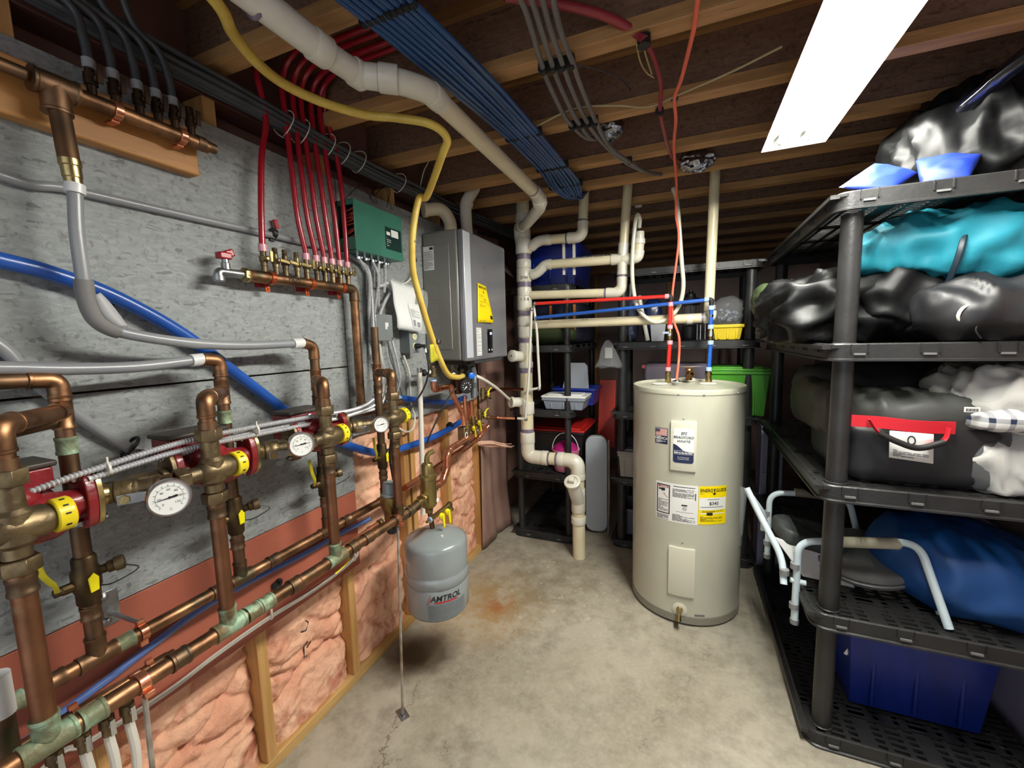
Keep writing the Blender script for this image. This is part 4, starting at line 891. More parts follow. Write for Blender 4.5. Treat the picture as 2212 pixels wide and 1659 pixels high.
# papers in a plastic sleeve
t = thing('document_pouch', 'installation papers in a clear pouch hung left of the tankless heater', 'papers', (-1.24, 1.74, 1.56))
c00, c01, c10, c11 = X(858, 708, -1.235), X(842, 605, -1.255), X(912, 717, -1.215), X(908, 630, -1.235)
def pf(a, b, o=0):
    p = (c00*(1-a)+c10*a)*(1-b)+(c01*(1-a)+c11*a)*b; return p+V((.006*math.sin(a*5+b*3)+.004*math.sin(b*9)+.002*o+.008*math.sin(a*3.1), 0, 0))
m = MB(); m.grid(lambda a, b: pf(a, b), 10, 10); m.build('sheet', 'paper', t, solid=.004, sharp=180)
m = MB(); m.grid(lambda a, b: pf(.5+.42*a, .06+.55*b, 3.0), 6, 6); s2 = m.build('form', 'white', t, sharp=180)
m = MB(); P_ = lambda a, b: pf(a, b, 4.0)
rect(m, P_, .54, .09, .66, .24); rect(m, P_, .73, .09, .88, .21); lines(m, P_, .54, .30, .9, .5, 8, .010, 3); rect(m, lambda a, b: pf(a, b, 3.0), .74, .64, .83, .90); m.build('print', 'inkgrey', s2)
m = MB(); m.grid(lambda a, b: pf(-.03+1.2*a, -.04+1.07*b, 6), 10, 8); m.build('clear_pouch', pm('clear film', 'E8EEF0', None, rough=.08, alpha=.22), t, sharp=180)
# ------------------------------------------------------------------ tankless heater
x0, x1, y0, y1, z0, z1 = -1.305, -1.082, 1.925, 2.468, 1.388, 2.066
t = thing('tankless_heater', 'grey wall-hung tankless water heater with a yellow energy sheet', 'water heater', (-1.2, 2.2, 1.388))
m = MB(); m.box2((x0, y0, z0), (x1-.012, y1, z1)); m.build('cabinet', 'ss', t, bevel=.012)
m = MB(); m.box2((x1-.014, y0+.002, z0-.004), (x1+.022, y1-.002, z1-.004)); m.build('front_cover', pm('brushed heater cover', '87878C', '7D7D82', 5, .3, .35, bump=.02), t, bevel=.010)
m = MB(); m.box2((x1+.018, y0+.003, z0+.012), (x1+.0245, y0+.075, z1-.012)); m.build('corner_trim', 'ssl', t, bevel=.003)
m = MB(); m.box2((x0-.0, y0-.0035, z0+.06), (x1-.06, y0+.002, z1-.07)); m.build('side_panel', 'ss', t, bevel=.006)
m = MB(); m.prism((x1+.010, y0+.10, z0-.004), YA, -ZA, -XA, [(0, 0), (.40, 0), (.36, .018), (.02, .018)], .05); m.build('bottom_lip', pm('dark lip', '3A3B3E', None, rough=.4), t, bevel=.002)
mp = flatmap((x1+.0225, 0, 0), YA, ZA)
lt, rtp, lb, rb = V((0, 2.068, 1.805)), V((0, 2.168, 1.795)), V((0, 2.055, 1.592)), V((0, 2.236, 1.592))
ef = lambda a, b, k=1: V((x1+.026+.014*(1-b)*a+.001*k, (lb.y*(1-a)+rb.y*a)*(1-b)+(lt.y*(1-a)+rtp.y*a)*b, (lb.z*(1-a)+rb.z*a)*(1-b)+(lt.z*(1-a)+rtp.z*a)*b))
tt = thing('energy_label', 'yellow energy sheet hanging on the front of the tankless heater', 'label', (x1+.03, 2.14, 1.592))
m = MB(); m.grid(lambda a, b: ef(a, b), 8, 8); m.build('sheet', 'labyel', tt, sharp=180, solid=.0006)
m = MB(); txt_mb('ENERGY', .30, None, None, None, bold=.006, mp=lambda x, y: ef(.30+x*.42, .91+y*.26, 2.5), mb=m); txt_mb('GUIDE', .30, None, None, None, bold=.006, mp=lambda x, y: ef(.73+x*.42, .91+y*.26, 2.5), mb=m)
P_ = lambda a, b: ef(a, b, 2.5)
rect(m, P_, .545, .80, .575, .87); m.quad(P_(.50, .81), P_(.62, .81), P_(.56, .76), P_(.56, .761))
txt_mb('96.0', .16, None, None, None, mp=lambda x, y: ef(.60+x*.7, .60+y*.5, 2.5), mb=m)
rect(m, P_, .18, .535, .72, .543); lines(m, P_, .14, .40, .62, .48, 3, .006, 2); lines(m, P_, .1, .66, .5, .72, 2, .006, 6); lines(m, P_, .74, .46, .94, .54, 3, .006, 7); rect(m, P_, .80, .09, .95, .19); lines(m, P_, .1, .02, .7, .05, 1, .007, 9); m.build('print', 'ink', tt)
m = MB(); rect(m, lambda a, b: mp(a, b), 2.040, 1.408, 2.100, 1.562); lb_ = m.build('instruction_label', 'white', t)
m = MB(); lines(m, lambda a, b: mp(a, b, 2), 2.045, 1.412, 2.095, 1.558, 20, .0022, 11); m.build('label_print', 'inkgrey', lb_)
m = MB(); m.box2((x1+.020, 2.176, 1.418), (x1+.0245, 2.243, 1.556)); dp = m.build('control_panel', pm('gloss black', '08080A', None, rough=.12), t, bevel=.001)
mp2 = flatmap((x1+.0247, 0, 0), YA, ZA); m = MB(); txt_mb('120', .020, (x1+.0247, 2.217, 1.530), YA, ZA, mb=m); m.build('display_digits', pm('display glow', (.45, .5, 1.0), emit=3), dp)
for yy in (2.192, 2.228):
    m = MB(); m.lathe((x1+.0245, yy, 1.436), XA, [(0, .0055), (.002, .0045)], 12); m.build('button', 'white', dp)
txt_mb('Rinnai', .022, (x1+.0225, 2.16, 1.895), YA, ZA).build('brand_lettering', 'inkgrey', t)
mps = flatmap((0, y0-.0036, 0), XA, ZA)
m = MB(); rect(m, lambda a, b: mps(a, b), -1.296, 1.868, -1.232, 1.99); sl = m.build('rating_label', 'paper', t)
m = MB(); lines(m, lambda a, b: mps(a, b, 2), -1.293, 1.872, -1.237, 1.922, 9, .0022, 21); lines(m, lambda a, b: mps(a, b, 2), -1.293, 1.93, -1.237, 1.965, 6, .0022, 22)
rect(m, lambda a, b: mps(a, b, 2), -1.258, 1.972, -1.236, 1.985); rect(m, lambda a, b: mps(a, b, 2), -1.296, 1.9245, -1.232, 1.9265)
for k in range(3): m.lathe((-1.29+.011*k, y0-.0040, 1.978), -YA, [(0, .003), (.0003, .003)], 8)
m.build('label_print', 'ink', sl)
m = MB(); lines(m, lambda a, b: mps(a, b, 2), -1.285, 1.55, -1.215, 1.80, 30, .0016, 31); m.build('side_print', pm('faint grey print', '9A9A94', None, rough=.5), t)
# bottom connections
dk2 = pm('dark valve body', '2B2824', '4A3C2C', 20, .5, .5)
m = MB(); m.box2((x0+.02, y0+.05, z0-.025), (x1-.02, y1-.08, z0)); m.build('connection_plate', dk2, t)
# vents
t = thing('vent_pipe', 'white bent vent pipe rising from the top of the tankless heater', 'pipe', (-1.17, 2.17, z1))
vp = [V((-1.165, 2.175, z1+.005)), X(1006, 448, -1.165), X(1012, 428, -1.15), X(1026, 402, -1.13), X(1022, 375, -1.12), X(1010, 350, -1.12)]
smooth_tube(vp, .033, 'pvcw', 'pipe', t, seg=20)
for a, c in ((vp[1], vp[2]), (vp[3], vp[4])):
    m = MB(); m.lathe(a, c-a, [(0, .037), (.03, .037)], 20); m.build('coupling', 'pvcw', t)
m = MB(); m.lathe(vp[0]-V((0, 0, .004)), ZA, [(0, .042), (.022, .042)], 20); m.build('collar', 'rubber', t)
t = thing('vent_pipe', 'cream elbow vent turning from the top of the tankless heater to the wall', 'pipe', (-1.2, 2.03, z1))
vp = [V((-1.2, 2.045, z1)), V((-1.2, 2.045, z1+.07)), V((-1.225, 2.0, z1+.125)), V((-1.28, 1.93, z1+.115))]
smooth_tube(vp, .034, 'pvc', 'pipe', t, seg=20)
m = MB(); m.lathe(vp[0], ZA, [(0, .042), (.02, .042)], 20); m.build('collar', 'rubber', t)
m = MB(); m.lathe(vp[-1]+V((-.0, 0, 0)), vp[-1]-vp[-2], [(-.01, .038), (.01, .038)], 20); m.build('coupling', 'pvc', t)
m = MB(); m.lathe(X(878, 412, -1.30), XA, [(0, .022), (.04, .022), (.042, .018)], 14); tag(m.build('wall_penetration', 'rubber'), 'small black round fitting on the wall above the green box beside the gas tube', 'fitting')
# ------------------------------------------------------------------ yellow gas tube
t = thing('gas_tube', 'yellow flexible gas tube sweeping along the ceiling and down to the tankless heater', 'tube', (-1.03, 1.6, 1.5))
gpts = [V((-.85, .40, 2.22)), Z(455, -10, 2.2), Z(505, 75, 2.2), Z(560, 140, 2.2), Z(620, 185, 2.2), Z(700, 222, 2.2), Z(790, 248, 2.2), Z(860, 255, 2.19), Z(930, 268, 2.17), Z(965, 298, 2.15), Z(955, 335, 2.12), V((-.93, 1.42, 2.05)), X(905, 430, -.96), X(892, 500, -.985), X(891, 570, -1.0), X(900, 620, -1.01), X(935, 735, -1.015), X(965, 805, -1.03), X(988, 815, -1.05), X(1000, 812, -1.09)]
smooth_tube(gpts, .0130, 'yellowp', 'tube', t, n=8, seg=14)
for px, py in ((893, 562), (944, 738)):
    a = X(px, py, -1.005); m = MB(); m.lathe(a-V((0, -.002, .008)), (0, -.25 if px < 900 else .3, 1) if 1 else ZA, [(0, .0150), (.014, .0150)], 14); m.build('tape_band', 'black', t)
m = MB(); a, b_, c, d = X(928, 744, -1.012), X(946, 742, -1.012), X(948, 778, -1.012), X(930, 784, -1.012); m.grid(lambda u, v: (d*(1-u)+c*u)*(1-v)+(a*(1-u)+b_*u)*v+V((.004*math.sin(u*6), 0, 0)), 6, 6)
tg = m.build('tag', pm('olive yellow tag', 'B8B22E', 'A39C28', 20, .4), t, solid=.001); 
m = MB(); a = X(1000, 812, -1.09); m.lathe(X(984, 814, -1.05), V((-.04, .03, .004)), [(0, .013), (.02, .013), (.022, .017), (.04, .017), (.042, .012), (.07, .012)], 14); m.build('fitting', 'brassb', t)
# ------------------------------------------------------------------ valve cluster under the tankless heater
def vthing(name, label, cat_, p): return thing(name, label, cat_, p)
t = vthing('relief_valve', 'brass relief valve with copper tail at the left under the tankless heater', 'valve', X(936, 800, -1.2))
a = X(934, 790, -1.2); m = MB(); m.lathe(a+V((0, 0, .0)), -ZA, [(0, .014), (.012, .014), (.014, .020), (.04, .020), (.042, .026), (.055, .026), (.058, .02)], 16); m.lathe(a-V((0, 0, .03)), -YA, [(0, .014), (.03, .014)], 12); m.build('body', 'brass', t)
m = MB(); m.lathe(a-V((0, 0, .072)), -ZA, [(0, .019), (.008, .019)], 16); m.build('gasket_ring', 'ringb', t)
pipe(t, [a-V((0, 0, .078)), X(937, 842, -1.2), X(985, 832, -1.2)], .0145, 'coppern', fr=.02); elbow(t, a, X(937, 842, -1.2), X(985, 832, -1.2), .0145, 'coppern')
m = MB(); b_ = a-V((0, .03, .03)); m.lathe(b_, -YA, [(0, .011), (.038, .011)], 12); m.build('outlet_pipe', 'white', t)
m = MB(); m.sph(b_-V((0, .048, 0)), .018); m.build('outlet_elbow', 'rubber', t); m = MB(); m.box(a+V((.01, -.03, .012)), (.012, .05, .004)); m.build('test_lever', 'chrome', t)
t = vthing('discharge_tube', 'white plastic discharge tube hanging from the relief valve beside the black cords', 'tube', X(910, 900, -1.2))
pb = X(906, 800, -1.2); m = MB(); m.tube([pb, X(909, 900, -1.195), X(912, 1000, -1.19), X(914, 1112, -1.185)], .0125, 14); m.build('pipe', 'pexwhite', t)
m = MB(); m.lathe(pb, ZA, [(-.01, .0145), (.012, .0145)], 14); m.build('hose_clamp', 'chrome', t)
t = vthing('pressure_gauge', 'black-rimmed pressure gauge facing right under the tankless heater', 'gauge', X(1005, 835, -1.08))
g = X(1008, 835, -1.07); n = V((.75, -.62, -.02)).normalized(); m = MB(); m.lathe(g-n*.03, n, [(0, .035), (.004, .0385), (.030, .0385), (.033, .035), (.033, .031), (.031, .030)], 28); m.build('case', 'black', t)
u_ = n.cross(ZA).normalized()*-1; v_ = ZA; mpg = flatmap(g+n*.002, u_, v_, .0005 if u_.cross(v_).dot(n) > 0 else -.0005)
m = MB(); m.lathe(g+n*.001, n, [(0, .030), (.001, .030)], 24); m.build('face', 'black', t); m = MB()
for k in range(9):
    a = math.radians(225-270*k/8); m.quad(mpg(.018*math.cos(a)-.002*math.sin(a), .018*math.sin(a)+.002*math.cos(a)), mpg(.018*math.cos(a)+.002*math.sin(a), .018*math.sin(a)-.002*math.cos(a)), mpg(.028*math.cos(a), .028*math.sin(a)))
m.quad(mpg(.003, -.003), mpg(-.003, .003), mpg(-.018, -.018)); m.build('scale', 'white', t)
t = vthing('pump_canister', 'dark copper-coloured canister pump hanging under the tankless heater', 'pump', X(985, 830, -1.14))
c = X(987, 832, -1.13); m = MB(); m.lathe(c-V((0, 0, .045)), ZA, [(0, .026), (.006, .034), (.085, .034), (.09, .03)], 22); m.build('canister', pm('dark copper', '5A3A2A', '3E2A20', 10, .35, 1), t)
for dy, dx, s in ((-.045, .02, .0145), (.03, -.02, .0135), (.09, .0, .014), (.16, -.01, .012)):
    p = V((-1.17+dx, c.y+dy+.03, z0-.025)); m = MB(); m.lathe(p, -ZA, [(0, s), (.02, s), (.022, s*1.4), (.04, s*1.4), (.042, s*.9), (.08, s*.9)], 10); m.build('fitting', dk2 if dy != .03 else 'brassb', t)
t = vthing('drain_fitting', 'grey plastic trap fitting with a blue cap under the tankless heater', 'fitting', X(1025, 830, -1.1))
c = X(1025, 812, -1.10); m = MB(); m.tube(fil([X(1021, 795, -1.13), c, X(1024, 860, -1.09)], .02), .017, 16); m.lathe(X(1024, 826, -1.095), -ZA, [(0, .02), (.004, .0185), (.05, .0185), (.054, .022), (.075, .022), (.08, .016)], 18); m.build('body', pm('dark grey pvc', '55585C', None, rough=.35), t)
m = MB(); m.lathe(X(1016, 811, -1.085), V((.7, -.6, 0)), [(0, .0165), (.022, .0165), (.024, .013)], 16); m.build('cap', pm('bright blue cap', '1C6CD8', None, rough=.3), t)
tag(smooth_tube([X(1028, 812, -1.09), X(1045, 820, -1.07), X(1072, 838, -1.08), X(1095, 858, Y(1108, 868, 2.62).x), Y(1108, 869, 2.60)], .0095, 'pexwhite', 'condensate_tube', n=8), 'white flexible tube arching from under the tankless heater into the drain stack', 'tube')
def small_valve(lab, px, py, xx, ax_, up_=True, tagc=True):
    p = X(px, py, xx); t = thing('ball_valve', lab, 'valve', p); m = MB(); ax_ = V(ax_)
    m.lathe(p-ax_*.032, ax_, [(0, .015), (.012, .015), (.014, .019), (.05, .019), (.052, .015), (.064, .015)], 14); m.sph(p, .020); m.build('body', 'brassb', t)
    m = MB(); q = p+V((.018, -.004, .008)); m.lathe(q, XA, [(0, .007), (.014, .007)], 8); m.build('stem', 'brass', t)
    m = MB(); m.tube(cat([q+V((.012, 0, 0)), q+V((.018, .012, .008 if up_ else -.012)), q+V((.018, .022, .016 if up_ else -.028)), q+V((.018, .05 if up_ else .026, .022 if up_ else -.062))], 4), .0062, 8, flat=.6); m.build('handle', 'handle', t)
    if tagc:
        m = MB(); m.box(q+V((.012, .018, -.012)), (.004, .026, .02), Matrix.Rotation(.5, 3, 'X')); m.build('side_handle', 'handle', t, bevel=.001)
        m = MB(); m.lathe(p+V((.01, .03, -.022)), (.5, .8, -.2), [(0, .010), (.02, .010), (.021, .014), (.034, .014)], 14); m.build('hose_cap', 'brass', t)
    return t
small_valve('upper brass valve with yellow handle right of the black gauge', 1043, 850, -1.12, ZA)
small_valve('brass valve with yellow handle on the copper line to the drain stack', 1036, 895, -1.12, ZA)
small_valve('brass valve with ring-pull cap in the middle of the lower cluster', 1022, 912, -1.10, ZA, False)
small_valve('brass valve with white ring cap at the left of the lower cluster', 1010, 924, -1.09, ZA, False)
for px, py, xx in ((1004, 935, -1.08), (1028, 926, -1.09)):
    m = MB(); c = X(px, py, xx-.0); m.tube([c+V((.01, .013*math.cos(a), .016*math.sin(a)-.012)) for a in [k*.5 for k in range(13)]], .0022, 6); tag(m.build('ring_pull', 'chrome' if px > 1010 else 'white'), ['white ring pull on the left valve cap of the lower cluster', 'chrome ring pull on the middle valve cap of the lower cluster'][px > 1010], 'ring')
def cu(label, pts, r, mt='coppern', fr=.025, el=True, name='copper_pipe'):
    t = thing(name, label, 'pipe', pts[0]); pipe(t, pts, r, mt, fr=fr)
    if el:
        for i in range(1, len(pts)-1):
            if (V(pts[i])-V(pts[i-1])).normalized().dot((V(pts[i+1])-V(pts[i])).normalized()) < .95: elbow(t, pts[i-1], pts[i], pts[i+1], r, mt, L=.010)
    return t
cu('bright copper pipe slanting from the canister pump to the left lower valve', [X(974, 830, -1.12), X(976, 848, -1.12), X(1000, 895, -1.10), X(1003, 920, -1.09)], .0125)
cu('bright copper pipe dropping straight below the black gauge', [X(1003, 855, -1.13), X(1006, 905, -1.12), X(1008, 925, -1.12)], .0105, el=False)
cu('second bright copper pipe below the grey trap fitting', [X(1018, 866, -1.11), X(1020, 900, -1.11)], .012, el=False)
cu('thin copper pipe between the two straight copper drops', [X(1011, 868, -1.15), X(1013, 925, -1.15)], .008, el=False)
m = MB(); m.box(X(1002, 940, -1.11), (.045, .06, .10)); tag(m.build('brass_manifold_block', 'brass', bevel=.006), 'brass block at the bottom of the lower valve cluster', 'fitting')
t = cu('copper line running right from the upper valve to the white tube by the stack', [X(1050, 848, -1.12), X(1072, 840, -1.2), Y(1130, 841, 2.56)], .0095, pm('browned line', '7A4A30', '5E3824', 10, .4, 1), el=False)
t = cu('copper line running right from the lower valves to the plastic elbow by the stack', [X(1052, 903, -1.12), X(1070, 902, -1.18), Y(1112, 904, 2.56)], .0098, el=False)
# bright copper lines along the wall to the separator
cu('upper bright copper pipe from the air separator elbows back to the valve cluster', [V((-1.035, 1.532, .845)), V((-1.035, 1.60, .845)), V((-1.035, 1.648, .90)), V((-1.035, 1.655, .965)), V((-1.06, 1.72, .968)), V((-1.11, 2.16, .965)), V((-1.11, 2.20, .99))], .0155)
cu('middle bright copper pipe running beside the upper one under the valve cluster', [V((-1.17, 1.50, .835)), V((-1.17, 1.56, .835)), V((-1.16, 2.22, .90)), V((-1.13, 2.26, .96))], .0140)
cu('lower bright copper pipe climbing to the far end under the valve cluster', [V((-1.205, 1.42, .815)), V((-1.205, 1.52, .815)), V((-1.205, 2.18, .86)), V((-1.14, 2.32, .955))], .0135)
# ------------------------------------------------------------------ air separator, expansion tank, regulator
t = thing('air_separator', 'dull brass air separator standing on the grey expansion tank line', 'air separator', (FX, 1.485, .76))
m = MB(); m.lathe((FX, 1.485, .745), ZA, [(0, .016), (.02, .018), (.03, .032), (.04, .036), (.152, .036), (.154, .040), (.168, .040), (.170, .034), (.176, .027), (.215, .026), (.222, .022), (.225, .012), (.245, .011)], 28); m.build('body', pm('satin brass', '9C8A58', '8A784A', 8, .35, .85), t)
m = MB(); m.tube(cat([(FX, 1.485, .975), (FX, 1.487, .995), (FX+.004, 1.50, 1.008), (FX+.01, 1.522, 1.012)], 4), .011, 10); m.build('vent_cap', pm('satin brass', '9C8A58', '8A784A', 8, .35, .85), t)
m = MB(); m.hexn((FX, 1.43, FZ+.012), YA, .028, .022); m.lathe((FX, 1.40, FZ+.006), YA, [(0, .021), (.03, .021)], 18); m.build('inlet_union', 'brassb', t, bevel=.001)
m = MB(); m.hexn((FX, 1.520, .842), YA, .022, .02); m.build('outlet_union', 'brassb', t, bevel=.001)
pipe(t, [(FX, 1.36, FZ), (FX, 1.46, FZ+.012)], .018, 'copperb')
m = MB(); m.lathe((FX+.036, 1.50, .80), XA, [(0, .010), (.001, .010)], 12); m.build('sticker', 'white', t)
t = thing('expansion_tank', 'grey expansion tank hanging under the brass air separator', 'expansion tank', (-1.015, 1.495, .30))
tc = V((-1.015, 1.495, 0)); m = MB()
m.lathe(tc+V((0, 0, .30)), ZA, [(0, .05), (.003, .10), (.012, .128), (.028, .1375), (.150, .1385), (.154, .1365), (.158, .1405), (.198, .1405), (.202, .1365), (.206, .1375), (.314, .1375), (.326, .1335), (.334, .125), (.344, .105), (.357, .072), (.366, .04), (.37, .018), (.371, .0)], 48); m.build('shell', 'tankgrey', t, sharp=60)
m = MB(); m.tube([tc+V((-.01, -.005, .665)), V((FX, 1.487, .752))], .011, 14); m.build('nipple', 'copperb', t)
cylm = lambda c, R, ph0: (lambda x, y, k=1: V((c.x+(R+.0006*k)*math.sin(ph0+x/R), c.y-(R+.0006*k)*math.cos(ph0+x/R), y)))
mt_ = cylm(tc, .1385, .80)
m = MB(); rect(m, mt_, -.075, .325, .10, .395, 14, 1); lb = m.build('label', pm('grey tank label', '6E7577', None, rough=.4), t)
m = MB(); txt_mb('AMTROL', .034, None, None, None, bold=.0006, shear=.2, mp=lambda x, y: mt_(x+.005, y+.422, 2), mb=m); m.build('brand_lettering', 'ink', lb)
m = MB(); lines(m, lambda a, b: mt_(a, b, 2), -.07, .33, .09, .39, 9, .002, 5); m.build('fine_print', 'inkgrey', lb)
m = MB(); m.tube([mt_(-.078, .398, 2), mt_(-.062, .44, 2)], .0012, 4); m.tube([mt_(-.072, .398, 2), mt_(-.058, .43, 2)], .0012, 4); rect(m, lambda a, b: mt_(a, b, 2), -.045, .402, .055, .408, 8, 1); m.build('brand_mark', 'inkred', lb)
m = MB(); e = tc+V((.06, -.045, .652)); m.box(e, (.012, .034, .001), Matrix.Rotation(.6, 3, 'X')@Matrix.Rotation(.4, 3, 'Z')); m.build('sticker', 'white', t)
t = thing('hose_valve', 'brass fill assembly with two bright yellow handles above the grey tank', 'valve', (-.985, 1.5, .74))
hy = V((-.992, 1.40, .742)); m = MB(); m.lathe(hy, (0.0, 1, .03), [(0, .006), (.02, .006), (.022, .011), (.05, .011), (.06, .010), (.16, .010), (.17, .013), (.19, .013), (.195, .010)], 12); m.lathe((-.992, 1.585, .745), (.3, .2, -1), [(0, .010), (.03, .010)], 10); m.build('body', 'brassb', t)
m = MB(); m.lathe(hy+V((0, .02, 0)), YA, [(0, .0125), (.006, .0125)], 12); m.build('gasket_ring', 'ringb', t)
for yy in (1.487, 1.535):
    m = MB(); m.lathe((-.98, yy, .735), XA, [(0, .014), (.012, .014), (.014, .010)], 14); m.prism((-.966, yy-.006, .738), YA, -ZA, XA, [(-.004, -.006), (.014, -.006), (.016, .055), (.004, .055)], .005); m.build('handle', 'handle', t, bevel=.002)
t = thing('pressure_regulator', 'brass pressure regulator with a light grey cap behind the front header', 'regulator', (-1.10, 1.30, .80))
rc = V((-1.085, 1.295, .80)); m = MB(); m.lathe(rc, ZA, [(-.03, .022), (-.01, .028), (.02, .028), (.045, .038), (.07, .041), (.085, .041), (.09, .034)], 22); m.build('body', pm('satin brass', '9C8A58', '8A784A', 8, .35, .85), t)
m = MB(); m.lathe(rc+V((0, 0, .088)), ZA, [(0, .036), (.008, .036), (.010, .029), (.05, .027), (.053, .024)], 20); m.build('cap', pm('light grey cap', '8E979B', None, rough=.4), t)
m = MB(); m.lathe(rc-V((0, 0, .07)), ZA, [(0, .018), (.004, .021), (.04, .021)], 16); m.build('bottom_cap', 'black', t)
m = MB(); m.lathe(rc+V((.03, .03, .02)), (.7, .7, .1), [(0, .010), (.02, .010)], 10); m.build('side_port', 'brassb', t)
t = thing('feed_line', 'thin brass and copper water feed entering the pressure regulator from the left', 'pipe', (-1.10, 1.1, .80))
fa, fb = V((-1.10, 1.02, .785)), V((-1.09, 1.27, .80)); dd = (fb-fa).normalized()
m = MB(); m.lathe(fa, dd, [(0, .010), (.03, .010), (.032, .013), (.075, .013), (.08, .0095), (.15, .0095), (.152, .012), (.165, .012), (.168, .0095), (.2, .0095)], 14); m.build('pipe', 'coppern', t)
hexnut(t, fa+dd*.215, dd, .015, .018, 'brassb'); m = MB(); m.lathe(fa-dd*.012, dd, [(0, .011), (.018, .011)], 12); m.build('push_ring', 'ringb', t)
t = thing('ball_valve', 'small valve with a thin yellow lever hanging from the feed line', 'valve', fa+dd*.05)
m = MB(); m.lathe(fa+dd*.055, -ZA, [(0, .008), (.03, .008), (.032, .011), (.05, .011)], 12); m.build('body', 'brass', t)
m = MB(); q = fa+dd*.055-ZA*.045; m.tube(cat([q, q+V((.01, -.02, -.012)), q+V((.012, -.06, -.02)), q+V((.012, -.08, -.022))], 4), .0035, 8, flat=.4); m.build('lever', 'handle', t)
for k, (aa, bb_) in enumerate((((-1.27, 1.615, 0), (0, 0, 0)),)): pass
# ------------------------------------------------------------------ under the ceiling
def sleeve(par, a, d, r, L, mt, name='coupling'):
    d = V(d).normalized(); m = MB(); m.lathe(V(a)-d*L/2, d, [(0, r*.97), (.003, r), (L-.003, r), (L, r*.97)], 24); return m.build(name, mt, par)
t = thing('drain_pipe', 'large white drain pipe with an offset bend hanging under the ceiling joists', 'pipe', Z(930, 205, 2.2))
P = [Z(440, -90, 2.235), Z(545, 0, 2.225), Z(700, 112, 2.215), Z(775, 162, 2.21), Z(850, 172, 2.205), Z(925, 196, 2.20), Z(1040, 305, 2.19), Z(1158, 418, 2.175)]
pipe(t, [P[0], P[2]], .0335, 'pvcw', seg=24); pipe(t, [P[2], P[3]+(P[3]-P[2])*.2], .030, 'pvcw', seg=24)
pipe(t, [P[3]-(P[3]-P[2])*.2, P[3], P[4], P[5], P[5]+(P[6]-P[5])*.2], .0315, 'pvcw', 'offset_bend', fr=.07, seg=24)
pipe(t, [P[5], P[7]], .0285, 'pvc', seg=24)
d0 = P[2]-P[1]; sleeve(t, Z(690, 104, 2.216), d0, .037, .045, 'pvcw'); sleeve(t, P[3]-d0*.02, P[3]-P[2], .035, .035, 'pvcw')
sleeve(t, (P[4]+P[3])/2+(P[4]-P[3])*.36, P[4]-P[3], .0355, .05, 'pvcw'); sleeve(t, P[5]+(P[6]-P[5])*.10, P[6]-P[5], .033, .04, 'pvcw')
for p, d, r in ((Z(553, 5, 2.225), d0, .0338), ((P[4]+P[3])/2+(P[4]-P[3])*.12, P[4]-P[3], .0333), (P[5]+(P[6]-P[5])*.19, P[6]-P[5], .0290), (P[7]-(P[7]-P[6])*.10, P[7]-P[6], .0305)):
    sleeve(t, p, d, r, .010, 'primer', 'primer_band')
# connection to the stack top
t = thing('drain_pipe', 'white elbow pair joining the ceiling drain pipe to the top of the stack', 'pipe', P[7])
S = V((-1.0, 2.65, 0)); A = V((-.99, 2.65, 2.24))
q = [P[7]-(P[7]-P[6])*.05, P[7]+V((.0, .03, -.0)), P[7]+V((-.02, .13, -.02)), V((-.90, 2.42, 2.17)), V((-1.03, 2.62, 2.22)), V((-1.03, 2.65, 2.12))]
pipe(t, q, .031, 'pvcw', 'elbow_run', fr=.06, seg=22)
for i in (1, 3): sleeve(t, q[i]+(q[i+1]-q[i])*.5, q[i+1]-q[i], .036, .05, 'pvcw')
# blue tube ribbon
for k in range(9):
    f = k/8; zz = 2.272
    L_ = [V((-.80, .45, zz)), V((-.735, .84, zz)), V((-.69, 1.22, zz+.0)), V((-.652, 1.59, zz-.004)), V((-.640, 1.93, zz)), V((-.66, 2.15, zz+.0))]
    R_ = [V((-.66, .45, zz)), V((-.600, .84, zz)), V((-.556, 1.22, zz)), V((-.530, 1.59, zz-.004)), V((-.520, 1.93, zz)), V((-.515, 2.15, zz))]
    rr = random.Random(k*3+1); pts = [a*(1-f)+b*f+V((rr.uniform(-.002, .002), 0, rr.uniform(-.003, .003))) for a, b in zip(L_, R_)]
    e = pts[-1]; pts += [e+V(((.5-f)*.05+.01, .12, -.012-.012*rr.random())), V((-.57+rr.uniform(-.03, .03), 2.40, 2.27+rr.uniform(0, .02))), V((-.56+rr.uniform(-.05, .05), 2.55, 2.40))]
    o = smooth_tube(pts, .0079, 'pexnavy', 'blue_tube', n=6, seg=10)
    tag(o, ['leftmost', 'second', 'third', 'fourth', 'middle', 'sixth', 'seventh', 'eighth', 'rightmost'][k]+' blue tube counted from the left in the flat ceiling ribbon', 'tube', 'blue tubes in a flat ribbon under the joists')
for i, (yy, xa, xb, lab) in enumerate(((.885, -.745, -.585, 'nearest'), (1.59, -.665, -.520, 'middle'), (1.93, -.655, -.508, 'third'), (2.18, -.675, -.50, 'farthest'))):
    m = MB(); n_ = 9
    for k in range(n_):
        x = xa+(xb-xa)*(k+.5)/n_; m.lathe((x, yy-.008, 2.270), YA, [(0, .0105), (.016, .0105)], 10)
    m.box(((xa+xb)/2, yy, 2.284), (xb-xa, .016, .014)); m.build
    o = m.build('tube_strap', 'rubber'); tag(o, lab+' black strap holding the blue ribbon of tubes to a joist', 'strap')
